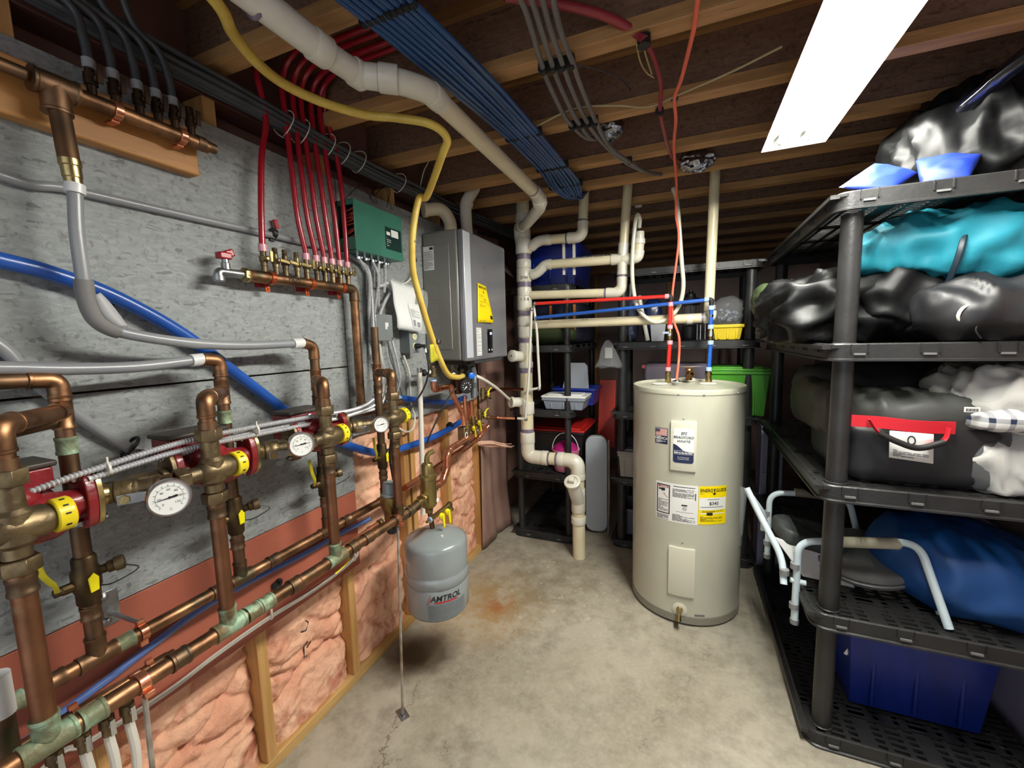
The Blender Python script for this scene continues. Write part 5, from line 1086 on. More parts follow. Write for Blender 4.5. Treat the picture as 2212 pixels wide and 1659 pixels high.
# grey tubes
for k in range(4):
    f = k/3; L_ = [Z(1085, -60, 2.275), Z(1126, 0, 2.275), Z(1150, 70, 2.275), Z(1172, 145, 2.278), Z(1192, 195, 2.275), Z(1232, 268, 2.278)]; R_ = [Z(1185, -60, 2.275), Z(1195, 0, 2.275), Z(1212, 70, 2.275), Z(1238, 138, 2.278), Z(1258, 195, 2.275), Z(1288, 264, 2.278)]
    pts = [a*(1-f)+b*f for a, b in zip(L_, R_)]
    if k < 2: pts += [Z(1282+6*k, 300, 2.30), V((-.30+.03*k, 1.80, 2.40))]
    else: pts += [Z(1308+8*(k-2), 315, 2.27), Z(1350+10*(k-2), 350, 2.272), Z(1400, 372, 2.28), Z(1455, 380, 2.36)]
    o = smooth_tube(pts, .0078, pm('grey tubing', '6F6B68', '605C5A', 5, .4), 'grey_tube', n=6, seg=10)
    tag(o, ['leftmost', 'second', 'third', 'rightmost'][k]+' grey tube of the four running under the joists toward the drain hose', 'tube', 'four grey tubes under the joists')
for i, (pa, pb, n_, lab) in enumerate(((( 1163, 152), (1242, 138), 4, 'black strap holding all four grey tubes on the bright joist'), ((1228, 275), (1292, 264), 4, 'black strap holding all four grey tubes on the next joist back'), ((1345, 352), (1365, 348), 2, 'small black strap holding the last two grey tubes'))):
    a, c = Z(pa[0], pa[1], 2.277), Z(pb[0], pb[1], 2.277); m = MB()
    for k in range(n_):
        p = a+(c-a)*((k+.5)/n_); m.lathe(p-YA*.009, YA, [(0, .013), (.018, .013)], 10)
    m.box((a+c)/2+V((0, 0, .013)), ((c-a).length, .018, .014)); tag(m.build('tube_strap', 'rubber'), lab, 'strap')
# dim red tube and its thin line across the ceiling
t = thing('red_tube', 'dull red tube crossing high between the joists to a black grommet', 'tube', Z(1300, 40, 2.3))
smooth_tube([Z(1090, -8, 2.36), Z(1200, 8, 2.36), Z(1300, 32, 2.345), Z(1370, 68, 2.32), Z(1392, 88, 2.285)], .012, pm('dull red tube', '8E3038', None, rough=.35), 'tube', t)
c = Z(1391, 90, 2.29); m = MB(); m.lathe(c, ZA, [(-.012, .018), (.014, .018)], 12); m.build('grommet', 'rubber', t)
tag(smooth_tube([Z(1392, 88, 2.285), Z(1408, 115, 2.29), Z(1420, 150, 2.30), Z(1428, 190, 2.31), Z(1426, 240, 2.285), Z(1436, 290, 2.29), Z(1450, 335, 2.285), Z(1468, 352, 2.30)], .007, pm('dull red tube', '8E3038', None, rough=.35), 'red_line', n=6, seg=8), 'thin dull red line looping from the grommet along the joists', 'tube')
c = Z(1425, 240, 2.285); m = MB(); m.lathe(c-YA*.008, YA, [(0, .015), (.016, .015)], 10); tag(m.build('tube_strap', 'rubber'), 'black strap holding the thin dull red line to a joist', 'strap')
for k, (pp, lab) in enumerate(((((1375, 95), (1382, 130), (1395, 155), (1412, 168)), 'pale string hanging left of the dull red grommet'), (((1392, 108), (1398, 130), (1408, 160)), 'pale string hanging just under the dull red grommet'))):
    tag(smooth_tube([Z(a, b, 2.28) for a, b in pp], .0022, pm('pale string', 'A08C5C', None, rough=.8), 'string', n=6, seg=6), lab, 'string')
tag(smooth_tube([Z(1243, 140, 2.28), Z(1290, 150, 2.285), Z(1340, 172, 2.28), Z(1362, 195, 2.28)], .0025, 'black', 'tie_tail', n=6, seg=6), 'long black tie tail curling right from the grey tube strap', 'cable tie')
tag(smooth_tube([Z(1160, 272, 2.29), Z(1240, 235, 2.30), Z(1330, 228, 2.30), Z(1400, 231, 2.30), Z(1465, 205, 2.30), Z(1580, 155, 2.30), Z(1690, 100, 2.30)], .0035, pm('cream wire', 'A99870', None, rough=.6), 'ceiling_wire', n=6, seg=6), 'cream wire crossing the joists toward the shop light', 'wire')
# salmon cord hanging to the water heater
smc = pm('salmon cord', 'E0664A', None, rough=.5)
t = thing('orange_cord', 'salmon orange cord running along the joists and hanging down to the water heater', 'cord', (-.05, 2.6, 1.3))
hp = [Z(1512, -60, 2.29), Z(1506, 10, 2.29), Z(1496, 75, 2.285), Z(1472, 170, 2.29), Z(1457, 213, 2.298), Z(1460, 260, 2.285), Z(1456, 320, 2.28), V((-.062, 2.40, 2.255)), V((-.066, 2.56, 2.15)), Y(1466, 520, 2.58), Y(1452, 640, 2.57), Y(1455, 690, 2.56), Y(1467, 730, 2.55), Y(1466, 780, 2.55), Z(1461, 823, 1.245)]
m = MB(); m.tube(cat(hp, 8), .0062, 8, flat=.6); m.build('cord', smc, t)
m = MB(); m.sph(Z(1461, 824, 1.243), (.022, .012, .010)); m.build('end_clip', 'chrome', t)
c = Z(1457, 213, 2.30); m = MB(); m.box(c, (.024, .016, .008)); tag(m.build('staple', 'black'), 'small clip holding the salmon cord to a joist', 'clip')
# clear hose loop
t = thing('drain_hose', 'translucent white hose hanging in a deep U in front of the drain pipes', 'hose', (-.16, 2.6, 1.6))
hz = [V((-.085, 2.60, 2.31)), Y(1463, 440, 2.6), Y(1472, 560, 2.6), Y(1476, 620, 2.6), Y(1466, 662, 2.6), Y(1443, 688, 2.6), Y(1415, 696, 2.6), Y(1391, 682, 2.6), Y(1374, 655, 2.6), Y(1366, 600, 2.6), Y(1367, 540, 2.6), Y(1372, 485, 2.6), Y(1377, 464, 2.61), Y(1382, 474, 2.625), Y(1381, 492, 2.64)]
smooth_tube(hz, .0118, pm('translucent hose', 'C9C7B4', None, rough=.25, spec=.6), 'hose', t, n=8)
m = MB(); c = Y(1381, 495, 2.64); m.lathe(c, -ZA, [(0, .012), (.012, .015), (.02, .015), (.022, .010), (.05, .010)], 12); m.build('barb', 'chrome', t)
# crumpled foil ends between joists
for k, (c, s, lab) in enumerate(((Z(1320, 276, 2.34), (.05, .04, .05), 'crumpled foil duct end poking down beside the grey tubes'), (Z(1505, 348, 2.34), (.085, .035, .05), 'crumpled foil piece poking down right of the salmon cord'))):
    rr = random.Random(k); m = MB(); m.sph(c, s, 22, 14); m.v = [p+V((rr.uniform(-.006, .006), rr.uniform(-.006, .006), rr.uniform(-.006, .006))) for p in m.v]
    tag(m.build('foil_duct', 'foil', sharp=20), lab, 'duct')
m = MB(); m.lathe(Z(1379, 443, 2.325), -ZA, [(0, .022), (.012, .022), (.014, .014)], 14); tag(m.build('lamp_socket', 'white'), 'small white porcelain stub under a joist above the hose loop', 'fitting')
# ------------------------------------------------------------------ drain stack
SY = 2.65
def sp(px, py, y=SY): return Y(px, py, y)
sx = -1.005
t = thing('drain_stack', 'tall white plastic drain stack with many joints left of the rear shelves', 'drain pipe', (sx, SY, .75))
zt = sp(1133, 462).z; zb = sp(1135, 945).z
pipe(t, [(sx, SY, zb), (sx, SY, zt+.10)], .043, 'pvc', seg=28)
sec = [(462, 483, .049), (497, 515, .050), (516, 549, .052), (562, 580, .049), (581, 609, .050), (622, 640, .0485), (641, 670, .0495), (685, 704, .049), (705, 728, .0475), (742, 760, .047), (782, 794, .048), (868, 893, .051), (935, 955, .0505)]
for a, b, r in sec:
    za, zb_ = sp(1133, a).z, sp(1133, b).z; m = MB(); m.lathe((sx, SY, zb_), ZA, [(0, r*.98), (.003, r), (za-zb_-.003, r), (za-zb_, r*.98)], 28); m.build('coupling', 'pvcw', t)
for a in (490, 555.5, 615.5, 677.5, 735, 800, 930):
    z = sp(1133, a).z; m = MB(); m.lathe((sx, SY, z-.016), ZA, [(0, .0455), (.032, .0455)], 28); m.build('primer_band', 'primer', t)
for a, s in ((602, 'DW'), (648, '1 5/8')):
    z = sp(1133, a).z; mpp = lambda x, y, z=z: V((sx+(.0525)*math.sin(.38+x/.05), SY-.0525*math.cos(.38+x/.05), z+y))
    txt_mb(s, .028, None, None, None, mp=mpp).build('handwriting', 'ink', t)
# cleanout pointing forward-left
z = sp(1133, 770).z; e = Y(1108, 769, 2.53)
m = MB(); m.lathe((sx, SY, z), e-V((sx, SY, z)), [(0, .036), ((e-V((sx, SY, z))).length, .034)], 22); m.build('cleanout_branch', 'pvcw', t)
d = (e-V((sx, SY, z))).normalized(); m = MB(); m.lathe(e-d*.01, d, [(0, .039), (.022, .039), (.024, .036)], 26); cp = m.build('cleanout_cap', 'pvcw', t); m = MB(); m.lathe(e+d*.014, d, [(0, .008), (.001, .007)], 8); m.build('cap_mark', 'inkgrey', cp)
# tee receiving the white tube
z = sp(1133, 868).z; e = Y(1106, 869, 2.56); o = V((sx, SY, z)); d = (e-o).normalized()
m = MB(); m.lathe(o, d, [(0, .034), ((e-o).length, .032)], 20); m.lathe(e-d*.008, d, [(0, .037), (.02, .037), (.02, .028), (.004, .026)], 22); m.build('tee_branch', 'pvcw', t)
# bottom offset
b0, b1, b2, b3 = V((sx, SY, zb+.02)), V((sx, SY, sp(1160, 988).z)), V((-.652, SY, sp(1245, 992).z)), V((-.650, 2.66, 0.0))
b1.z = b2.z = (b1.z+b2.z)/2-.005
pipe(t, [b0, b1, b2, b3], .0425, 'pvc', 'lower_pipe', fr=.10, seg=26, n=10)
for c, dd, L_, r in ((b1+V((.125, 0, 0)), XA, .04, .0505), (b2-V((.115, 0, 0)), XA, .04, .0505), (b2-V((0, 0, .105)), ZA, .04, .0505), (b0+V((0, 0, .0)), ZA, .04, .0505)): sleeve(t, c, dd, r, L_, 'pvcw')
for c, dd in ((b1+V((.155, 0, 0)), XA), (b2-V((.145, 0, 0)), XA), (b2-V((0, 0, .078)), ZA)): sleeve(t, c, dd, .0435, .014, 'primer', 'primer_band')
pipe(t, [b1+V((0, 0, .10)), b1, b1+V((.12, 0, 0))], .0475, 'pvcw', 'elbow', fr=.10, seg=24, n=10); pipe(t, [b2-V((.10, 0, 0)), b2, b2-V((0, 0, .11))], .0475, 'pvcw', 'elbow', fr=.10, seg=24, n=10)
# clean-out wye near the floor
wz = Y(1245, 1082, SY).z; o = V((-.651, SY, wz)); e = Y(1237, 1043, 2.535); d = (e-o).normalized()
m = MB(); m.lathe(o, d, [(0, .046), ((e-o).length, .044)], 24); m.build('wye_branch', 'pvcw', t)
m = MB(); m.lathe(e-d*.01, d, [(0, .050), (.012, .053), (.026, .053), (.030, .047), (.031, .036), (.024, .034)], 28); plg = m.build('cleanout_plug', 'pvcw', t)
m = MB(); fr_ = frame(d); m.prism(e+d*.015-fr_[1]*.017-fr_[2]*.017, fr_[1], fr_[2], fr_[1].cross(fr_[2]).normalized(), [(0, 0), (.034, 0), (.034, .034), (0, .034)], .001)
m = MB(); R3 = Matrix((fr_[1], fr_[2], fr_[0])).transposed(); m.box(e+d*.030, (.034, .034, .026), R3); m.build('square_nut', 'pvcw', plg, bevel=.002)
sleeve(t, o+V((0, 0, .01)), ZA, .047, .16, 'pvcw', 'wye_body'); sleeve(t, V((-.651, 2.655, Y(1245, 1122, SY).z)), ZA, .0505, .05, 'pvcw')
# branches
def branch(lab, pts, r, bands=(), fr=.07, sl=(), mt='pvc', marks=None):
    t = thing('drain_pipe', lab, 'pipe', pts[0]); pipe(t, pts, r, mt, fr=fr, seg=22)
    for i in range(1, len(pts)-1):
        a, p, b = V(pts[i-1]), V(pts[i]), V(pts[i+1]); d1, d2 = (a-p).normalized(), (b-p).normalized(); Lx = min(fr+.02, (a-p).length*.49, (b-p).length*.49)
        m = MB(); m.tube(fil([p+d1*Lx, p, p+d2*Lx], fr, 8), r*1.13, 22)
        for d_ in (d1, d2): m.lathe(p+d_*(Lx-.02), d_, [(0, r*1.18), (.022, r*1.18)], 22)
        m.build('elbow', 'pvcw', t)
        for d_ in (d1, d2):
            if (i in bands): sleeve(t, p+d_*(Lx+.009), d_, r*1.02, .013, 'primer', 'primer_band')
    return t
o = lambda px, py: V((sx+.03, SY, sp(px, py).z))
branch('upper cream branch drain rising to the ceiling beyond the stack', [V((sx, SY, sp(1150, 545).z)), sp(1158, 520)+V((.02, 0, 0)), sp(1258, 512), sp(1262, 412)], .030, (2,))
sleeve(_t := bpy.data.objects['drain_pipe.003'] if 'drain_pipe.003' in bpy.data.objects else t, sp(1185, 518), XA, .0345, .03, 'pvcw')
t = branch('printed cream branch drain with a trap arm turning up at its right end', [V((sx, SY, sp(1150, 598).z)), sp(1160, 590), sp(1178, 572), sp(1340, 560), sp(1378, 557), sp(1381, 527)], .0285, (), fr=.04)
m = MB(); sleeve(t, sp(1352, 560), XA, .0345, .05, 'pvcw'); sleeve(t, sp(1381, 522), ZA, .034, .03, 'pvcw'); sleeve(t, sp(1382, 510), ZA, .026, .05, 'pvcw')
txt_mb('2 IN.  DWV  CORE  NON PRESSURE  A S T M  F 891', .0145, sp(1286, 555)+V((0, -.0292, 0)), sp(1340, 552)-sp(1240, 560), ZA).build('pipe_printing', 'inkgrey', t)
branch('cream branch drain turning up left of the hose loop', [V((sx, SY, sp(1150, 637).z)), sp(1343, 632), sp(1345, 560)-V((0, -.001, 0)), sp(1357, 395)][0:3]+[sp(1357, 395)], .0275, (1,))
t = branch('lowest long cream branch drain ending at the tall vertical pipe above the water heater', [V((sx, SY, sp(1150, 702).z)), sp(1535, 686), sp(1534, 660)], .0275, (1,))
txt_mb('H W', .018, sp(1266, 690)+V((0, -.0282, 0)), sp(1340, 690)-sp(1240, 696), ZA).build('handwriting', 'inkgrey', t)
t = thing('drain_pipe', 'tall vertical cream pipe rising from the water heater area to the ceiling', 'pipe', sp(1534, 660))
pipe(t, [sp(1531, 672), sp(1545, 368)], .0270, 'pvc', seg=22); sleeve(t, sp(1532, 650), ZA, .0275, .02, 'primer', 'primer_band')
for k, (px0, px1, w_) in enumerate(((1157, 1195, .03),)):
    pass
for a in (1163, 1163): pass
sleeve(t, sp(1490, 689), XA, .031, .03, 'pvcw')
# ------------------------------------------------------------------ red and blue pex to the heater
def pexrun(lab, pts, r, mt, rings, rm, mid=None, name='pex_tube'):
    t = thing(name, lab, 'tube', pts[0]); pipe(t, pts, r, mt, fr=.0, seg=14)
    for a, d in rings: sleeve(t, a, d, r*1.35, .022, rm, 'ring')
    return t
YR = 2.56
pr_ = [Y(1157, 656, YR), Y(1447, 640, YR)]
pexrun('straight red tube running from the stack toward the water heater', pr_, .0105, 'pexredb', [(pr_[1]-V((.015, 0, 0)), XA)], 'ringp')
pb_ = [Y(1157, 687, YR), Y(1535, 647, YR)]
pexrun('straight blue tube running from the stack toward the water heater', pb_, .0105, 'pexblue', [(pb_[1]-V((.02, 0, 0)), XA)], 'ringb')
for k, (px, ys, yl, yv, ye, mt, rm, lab) in enumerate(((1449, 640, 655, 720, 797, 'pexredb', 'ringp', 'red'), (1537, 647, 655, 722, 797, 'pexblue', 'ringb', 'blue'))):
    pxe = px-6 if k == 0 else px-6
    t = thing('pex_tube', 'vertical %s supply tube with shut-off valve standing on the water heater top' % lab, 'tube', Y(px, ye, YR))
    a, c = Y(px, ys, YR), Y(pxe, 815, YR); e = V((c.x, YR, 1.235))
    m = MB(); m.tube(fil([a-V((.02, 0, 0)), a, a-V((0, 0, .03))], .012), .0125, 12); m.build('elbow_fitting', 'rubber', t)
    v0, v1 = Y(px-2, 708, YR), Y(px-2, 738, YR)
    pipe(t, [a-V((0, 0, .02)), v0], .0112, mt, 'upper_tube'); pipe(t, [v1, Y(pxe, 800, YR)], .0112, mt, 'lower_tube')
    for zz in (a-V((0, 0, .045)), v0+V((0, 0, .005)), v1-V((0, 0, .005)), Y(pxe, 797, YR)): sleeve(t, zz, ZA, .0155, .022, rm, 'ring')
    if k: sleeve(t, Y(px-1, 682, YR), ZA, .0125, .012, 'chrome', 'collar')
    m = MB(); m.lathe(v1, ZA, [(0, .010), (.01, .013), ((v0-v1).length-.01, .013), ((v0-v1).length, .010)], 12); m.sph((v0+v1)/2, .016); vb = m.build('shutoff_valve', 'brassb', t)
    m = MB(); q = (v0+v1)/2; m.lathe(q, V((0, -1, 0)), [(0, .007), (.026, .007)], 8)
    if k == 0: m.box(q+V((-.02, -.024, .012)), (.034, .006, .012))
    else: m.box(q+V((0, -.026, .006)), (.012, .006, .03))
    m.build('valve_handle', 'chrome', vb)
    m = MB(); m.lathe(e-V((0, 0, .012)), ZA, [(0, .018), (.02, .018), (.022, .014), (.04, .014), (.042, .0165), (.058, .0165), (.06, .012), (.08, .011)], 12); m.build('nipple', 'brassb', t)
# ------------------------------------------------------------------ water heater
HC = V((.010, 2.462, 0)); HR = .283
t = thing('water_heater', 'tall beige electric water heater standing on the concrete floor', 'water heater', HC)
m = MB(); m.lathe(HC+V((0, 0, .012)), ZA, [(0, HR-.012), (.0, HR-.002), (.040, HR-.0015), (.041, HR), (1.188, HR), (1.19, HR+.0025), (1.212, HR+.0025), (1.215, HR+.001), (1.216, HR-.006), (1.205, HR-.012), (1.208, HR*.6), (1.21, 0)], 96); m.build('shell', 'tankbeige', t, sharp=30)
m = MB(); m.lathe(HC, ZA, [(0, HR-.02), (.012, HR-.02)], 64); m.build('base_ring', 'black', t)
m = MB(); m.lathe(HC+V((0, 0, .013)), ZA, [(0, HR+.0012), (.036, HR+.0012)], 96); m.build('bottom_band', pm('grey band', '7F7D70', None, rough=.35), t)
ht = 1.222
hm = lambda ph0: (lambda x, y, k=1: V((HC.x+(HR+.0007*k)*math.sin(ph0+x/HR), HC.y-(HR+.0007*k)*math.cos(ph0+x/HR), y)))
def hit(px, py):
    d = ray(px, py); o = CAM-HC; a = d.x**2+d.y**2; b = 2*(o.x*d.x+o.y*d.y); c = o.x**2+o.y**2-HR**2
    s = (-b-math.sqrt(b*b-4*a*c))/(2*a); p = CAM+d*s; return math.atan2(p.x-HC.x, HC.y-p.y)*HR, p.z
H0 = hm(0)
def panel(pa, pb, pc, lab):
    (xa, za), (xb, _), (_, zc) = hit(*pa), hit(*pb), hit(*pc)
    m = MB(); n_ = 10; th = .012
    f = lambda a, b, k: V((HC.x+(HR+k)*math.sin((xa+(xb-xa)*a)/HR), HC.y-(HR+k)*math.cos((xa+(xb-xa)*a)/HR), zc+(za-zc)*b))
    prof = [(0, 0), (0.0, .85), (.03, 1), (.97, 1), (1, .85), (1, 0)]
    vs = []; 
    for b, kk in prof:
        for i in range(n_+1):
            a = i/n_; e = 1 if 0 < i < n_ else 1; vs.append(f(a, b, th*kk))
    W_ = n_+1; fs = [(j*W_+i, j*W_+i+1, (j+1)*W_+i+1, (j+1)*W_+i) for j in range(5) for i in range(n_)]
    fs += [tuple(j*W_ for j in range(6))[::-1], tuple(j*W_+n_ for j in range(6)), tuple(range(W_))[::-1]+tuple(range(5*W_, 6*W_))]
    fs[-1] = tuple(range(W_))+tuple(reversed(range(5*W_, 6*W_)))
    m.add(vs, fs[:-1]); pn = m.build('access_panel', 'tanktrim', t, sharp=40); pn['label'] = lab
    return pn, xa, xb, za, zc
pn, xa, xb, za, zc = panel((1451, 908), (1505, 912), (1478, 1017), 'upper beige access panel with a white and navy name label')
K = 19; lx0_, lx1_, lz0, lz1 = xa+.012, xb-.012, zc+.042, za-.034
def rr_poly(x0, y0, x1, y1, r, n=5):
    out = []
    for cx_, cy_, a0 in ((x1-r, y1-r, 0), (x0+r, y1-r, 90), (x0+r, y0+r, 180), (x1-r, y0+r, 270)):
        for k in range(n+1): a = math.radians(a0+90*k/n); out.append((cx_+r*math.cos(a), cy_+r*math.sin(a)))
    return out
def strips(m, mp, x0, x1, lo, hi, n=14):
    """fill between two curves"""
    for i in range(n):
        a, b = x0+(x1-x0)*i/n, x0+(x1-x0)*(i+1)/n; m.quad(mp(a, lo(a)), mp(b, lo(b)), mp(b, hi(b)), mp(a, hi(a)))
r_ = .008
def edge(x): e = min(x-lx0_, lx1_-x); return r_-math.sqrt(max(0, r_*r_-max(0, r_-e)**2))
top = lambda x: lz1-edge(x); bot = lambda x: lz0+edge(x)
wave = lambda x: lz0+(lz1-lz0)*(.44+.10*math.cos(math.pi*min(1, max(0, (x-lx0_)/(lx1_-lx0_)*1.5)))-.03*max(0, (x-lx0_)/(lx1_-lx0_)-.6)*2)
m = MB(); strips(m, lambda a, b: H0(a, b, K), lx0_, lx1_, wave, top); lw = m.build('name_label_top', 'white', pn)
m = MB(); strips(m, lambda a, b: H0(a, b, K), lx0_, lx1_, bot, wave); m.build('name_label_bottom', 'navy', pn)
lc = (lx0_+lx1_)/2; hgt = lz1-lz0
m = MB(); txt_mb('BRADFORD', .0172, None, None, None, bold=.0002, shear=.2, mp=lambda x, y: H0(lc+x*.99, lz1-hgt*.26+y, K+2), mb=m); txt_mb('WHITE', .0172, None, None, None, bold=.0002, shear=.2, mp=lambda x, y: H0(lc+x*1.1, lz1-hgt*.375+y, K+2), mb=m)
for i in range(3):
    x = lc-.010+.009*i; m.quad(H0(x, lz1-hgt*.19, K+2), H0(x+.003, lz1-hgt*.19, K+2), H0(x+.005, lz1-hgt*.11, K+2), H0(x+.002, lz1-hgt*.10, K+2)); rect(m, lambda a, b: H0(a, b, K+2), x, lz1-hgt*.115, x+.009, lz1-hgt*.105)
for i in range(3): rect(m, lambda a, b: H0(a, b, K+2), lc-.010, lz1-hgt*(.135+.018*i), lc-.002, lz1-hgt*(.129+.018*i))
m.build('brand_lettering', 'navy', pn)
m = MB(); txt_mb('Built to be the Best', .0125, None, None, None, bold=.0004, mp=lambda x, y: H0(lc+x*.82, lz0+hgt*.30+y, K+2), mb=m); txt_mb('For Professional', .0075, None, None, None, mp=lambda x, y: H0(lc+x, lz0+hgt*.165+y, K+2), mb=m); txt_mb('Installation Only', .0075, None, None, None, mp=lambda x, y: H0(lc+x, lz0+hgt*.115+y, K+2), mb=m)
for q in (.355, .255): rect(m, lambda a, b: H0(a, b, K+2), lx0_+.004, lz0+hgt*q-.0006, lx1_-.004, lz0+hgt*q+.0006, 8)
m.build('slogan_lettering', 'white', pn)
pn2, *_ = panel((1446, 1177), (1501, 1180), (1475, 1287), 'plain lower beige access panel')
for px, py in ((1477, 905), (1474, 1173), (1466, 842), (1594, 838), (1372, 832), (1521, 840)):
    x, z = hit(px, py); z = min(z, 1.205); c = H0(x, z, 1 if z < 1.19 else 4); m = MB(); m.sph(c, (.0045, .003, .0045), 8, 5); m.build('screw', 'steel', t)
# flag sticker
(xa, z1_), (xb, z0_) = hit(1416, 923), hit(1442, 958); z1_ = hit(1429, 924)[1]; z0_ = hit(1429, 958)[1]
m = MB(); rect(m, lambda a, b: H0(a, b), xa, z0_, xb, z1_, 6); st = m.build('flag_sticker', 'navy', t)
w_, h_ = xb-xa, z1_-z0_
m = MB(); rect(m, lambda a, b: H0(a, b, 2), xa+w_*.05, z0_+h_*.52, xb-w_*.05, z1_-h_*.04, 6); fw_ = m.build('flag_field', 'white', st)
m = MB()
for i in range(7): rect(m, lambda a, b: H0(a, b, 3), xa+w_*.07, z0_+h_*(.54+.062*i), xb-w_*.07, z0_+h_*(.57+.062*i), 6)
m.build('flag_stripes', pm('faded red', 'CF6A60', None, rough=.5), st)
m = MB(); rect(m, lambda a, b: H0(a, b, 4), xa+w_*.07, z0_+h_*.75, xa+w_*.42, z1_-h_*.06, 3); m.build('flag_canton', pm('faded navy', '4A4A60', None, rough=.5), st)
m = MB(); txt_mb('AMERICA', .0205*.9, None, None, None, bold=.0003, mp=lambda x, y: H0((xa+xb)/2+x*.86, z0_+h_*.35+y, 3), mb=m); lines(m, lambda a, b: H0(a, b, 3), xa+w_*.08, z0_+h_*.45, xb-w_*.08, z0_+h_*.50, 1, .003, 3); lines(m, lambda a, b: H0(a, b, 3), xa+w_*.1, z0_+h_*.05, xb-w_*.1, z0_+h_*.25, 4, .0022, 3); m.build('sticker_lettering', 'white', st)
# paper labels
(xa, _), (xb, _), (xc, _) = hit(1417, 1085), hit(1508, 1085), hit(1568, 1088); zt_ = hit(1462, 1042)[1]+.004; zb_ = hit(1462, 1130)[1]-.004
zt_ = (hit(1417, 1037)[1]+hit(1508, 1049)[1])/2; zb_ = (hit(1417, 1117)[1]+hit(1508, 1134)[1])/2
m = MB(); rect(m, H0, xa, zb_, xb, zt_, 14); pl_ = m.build('data_label', 'paper', t)
w_, h_ = xb-xa, zt_-zb_
R2 = lambda a, b, k=2: H0(xa+w_*a, zb_+h_*b, k)
m = MB()
for a0, b0_, a1, b1_ in ((.03, .18, .055, .94), (.335, .18, .36, .94), (.03, .18, .36, .205), (.03, .915, .36, .94)): rect(m, R2, a0, b0_, a1, b1_, 4)
lines(m, R2, .07, .24, .32, .56, 10, .012, 5); lines(m, R2, .03, .02, .34, .15, 6, .010, 6); lines(m, R2, .42, .04, .95, .22, 8, .010, 7); lines(m, R2, .42, .66, .92, .88, 9, .011, 8); rect(m, R2, .44, .93, .93, .945, 8); rect(m, R2, .63, .455, .76, .49, 2); rect(m, R2, .93, .62, .95, .80); rect(m, R2, .5, .29, .9, .296, 6)
for k in range(16):
    a0, a1 = 2*math.pi*k/16, 2*math.pi*(k+1)/16; cx_, cy_ = .70, .385; m.quad(*[R2(cx_+.045*q*math.cos(a), cy_+.045*q*math.sin(a)*w_/h_) for a, q in ((a0, 1), (a1, 1), (a1, .86), (a0, .86))])
txt_mb('UL', .012, None, None, None, mp=lambda x, y: R2(.70+x/w_, .385+y/h_), mb=m)
m.quad(R2(.08, .79), R2(.16, .79), R2(.16, .83), R2(.08, .83)); m.quad(R2(.15, .76), R2(.24, .78), R2(.24, .84), R2(.15, .84)); m.build('label_print', 'ink', pl_)
m = MB(); rect(m, R2, .07, .86, .32, .905, 3); m.quad(R2(.20, .70), R2(.31, .60), R2(.31, .615), R2(.24, .68), R2(.215, .72)); m.build('warning_print', 'inkred', pl_)
m = MB(); txt_mb('DANGER', .009, None, None, None, bold=.0003, mp=lambda x, y: R2(.21+x/w_, .882+y/h_, 3), mb=m); m.build('warning_lettering', 'white', pl_)
zt2 = (hit(1510, 1050)[1]+hit(1566, 1048)[1])/2; zb2 = (hit(1510, 1131)[1]+hit(1568, 1131)[1])/2
m = MB(); rect(m, lambda a, b: H0(a, b, 1.5), xb+.002, zb2, xc, zt2, 10); el = m.build('energy_label', 'labyel', t)
w2, h2 = xc-xb-.002, zt2-zb2; E2 = lambda a, b, k=3: H0(xb+.002+w2*a, zb2+h2*b, k)
m = MB(); rect(m, lambda a, b: E2(a, b, 2.4), .02, .38, .96, .70, 6); rect(m, lambda a, b: E2(a, b, 2.4), .05, .275, .94, .30, 6); m.build('price_box', 'white', el)
m = MB(); txt_mb('ENERG', .023, None, None, None, bold=.0003, mp=lambda x, y: E2(.26+x/w2*.86, .89+y/h2, 4), mb=m); txt_mb('GUIDE', .023, None, None, None, bold=.0003, mp=lambda x, y: E2(.78+x/w2*.86, .89+y/h2, 4), mb=m)
E4 = lambda a, b: E2(a, b, 4)
rect(m, E4, .515, .80, .545, .93); m.quad(E4(.45, .82), E4(.60, .82), E4(.53, .77)); m.quad(E4(.48, .93), E4(.58, .93), E4(.545, .90), E4(.515, .90))
txt_mb('$345', .024, None, None, None, bold=.0002, mp=lambda x, y: E2(.52+x/w2, .55+y/h2, 4), mb=m); rect(m, E4, .06, .455, .86, .465, 6); rect(m, E4, .30, .655, .72, .665, 3); lines(m, E4, .06, .08, .85, .22, 6, .008, 4); rect(m, E4, .27, .245, .48, .315, 2); lines(m, E4, .12, .325, .85, .36, 2, .008, 8); lines(m, E4, .03, .79, .42, .82, 1, .008, 2)
m.build('label_print', 'ink', el)
# curled manual bag on the right side and drain valve
m = MB(); hA, hB = hit(1590, 1075), hit(1603, 1085)
m.grid(lambda a, b: V((HC.x+(HR+.004+.02*math.sin(a*3.1)*b)*math.sin(1.12+.42*a), HC.y-(HR+.004+.02*math.sin(a*3.1)*b)*math.cos(1.12+.42*a), .40+.32*b-.05*a)), 10, 10); m.build('manual_pouch', pm('clear pouch', 'D8DADC', None, rough=.1, alpha=.45), t, sharp=180)
m = MB(); m.grid(lambda a, b: V((HC.x+(HR+.006)*math.sin(1.20+.30*a), HC.y-(HR+.006)*math.cos(1.20+.30*a), .44+.25*b)), 6, 6); m.build('manual', 'paper', t, sharp=180)
x, z = hit(1468, 1316); n = V((math.sin(x/HR), -math.cos(x/HR), 0)); c = H0(x, z, 0)
m = MB(); m.lathe(c, n, [(0, .036), (.002, .036), (.004, .032)], 26); m.build('drain_escutcheon', 'tanktrim', t)
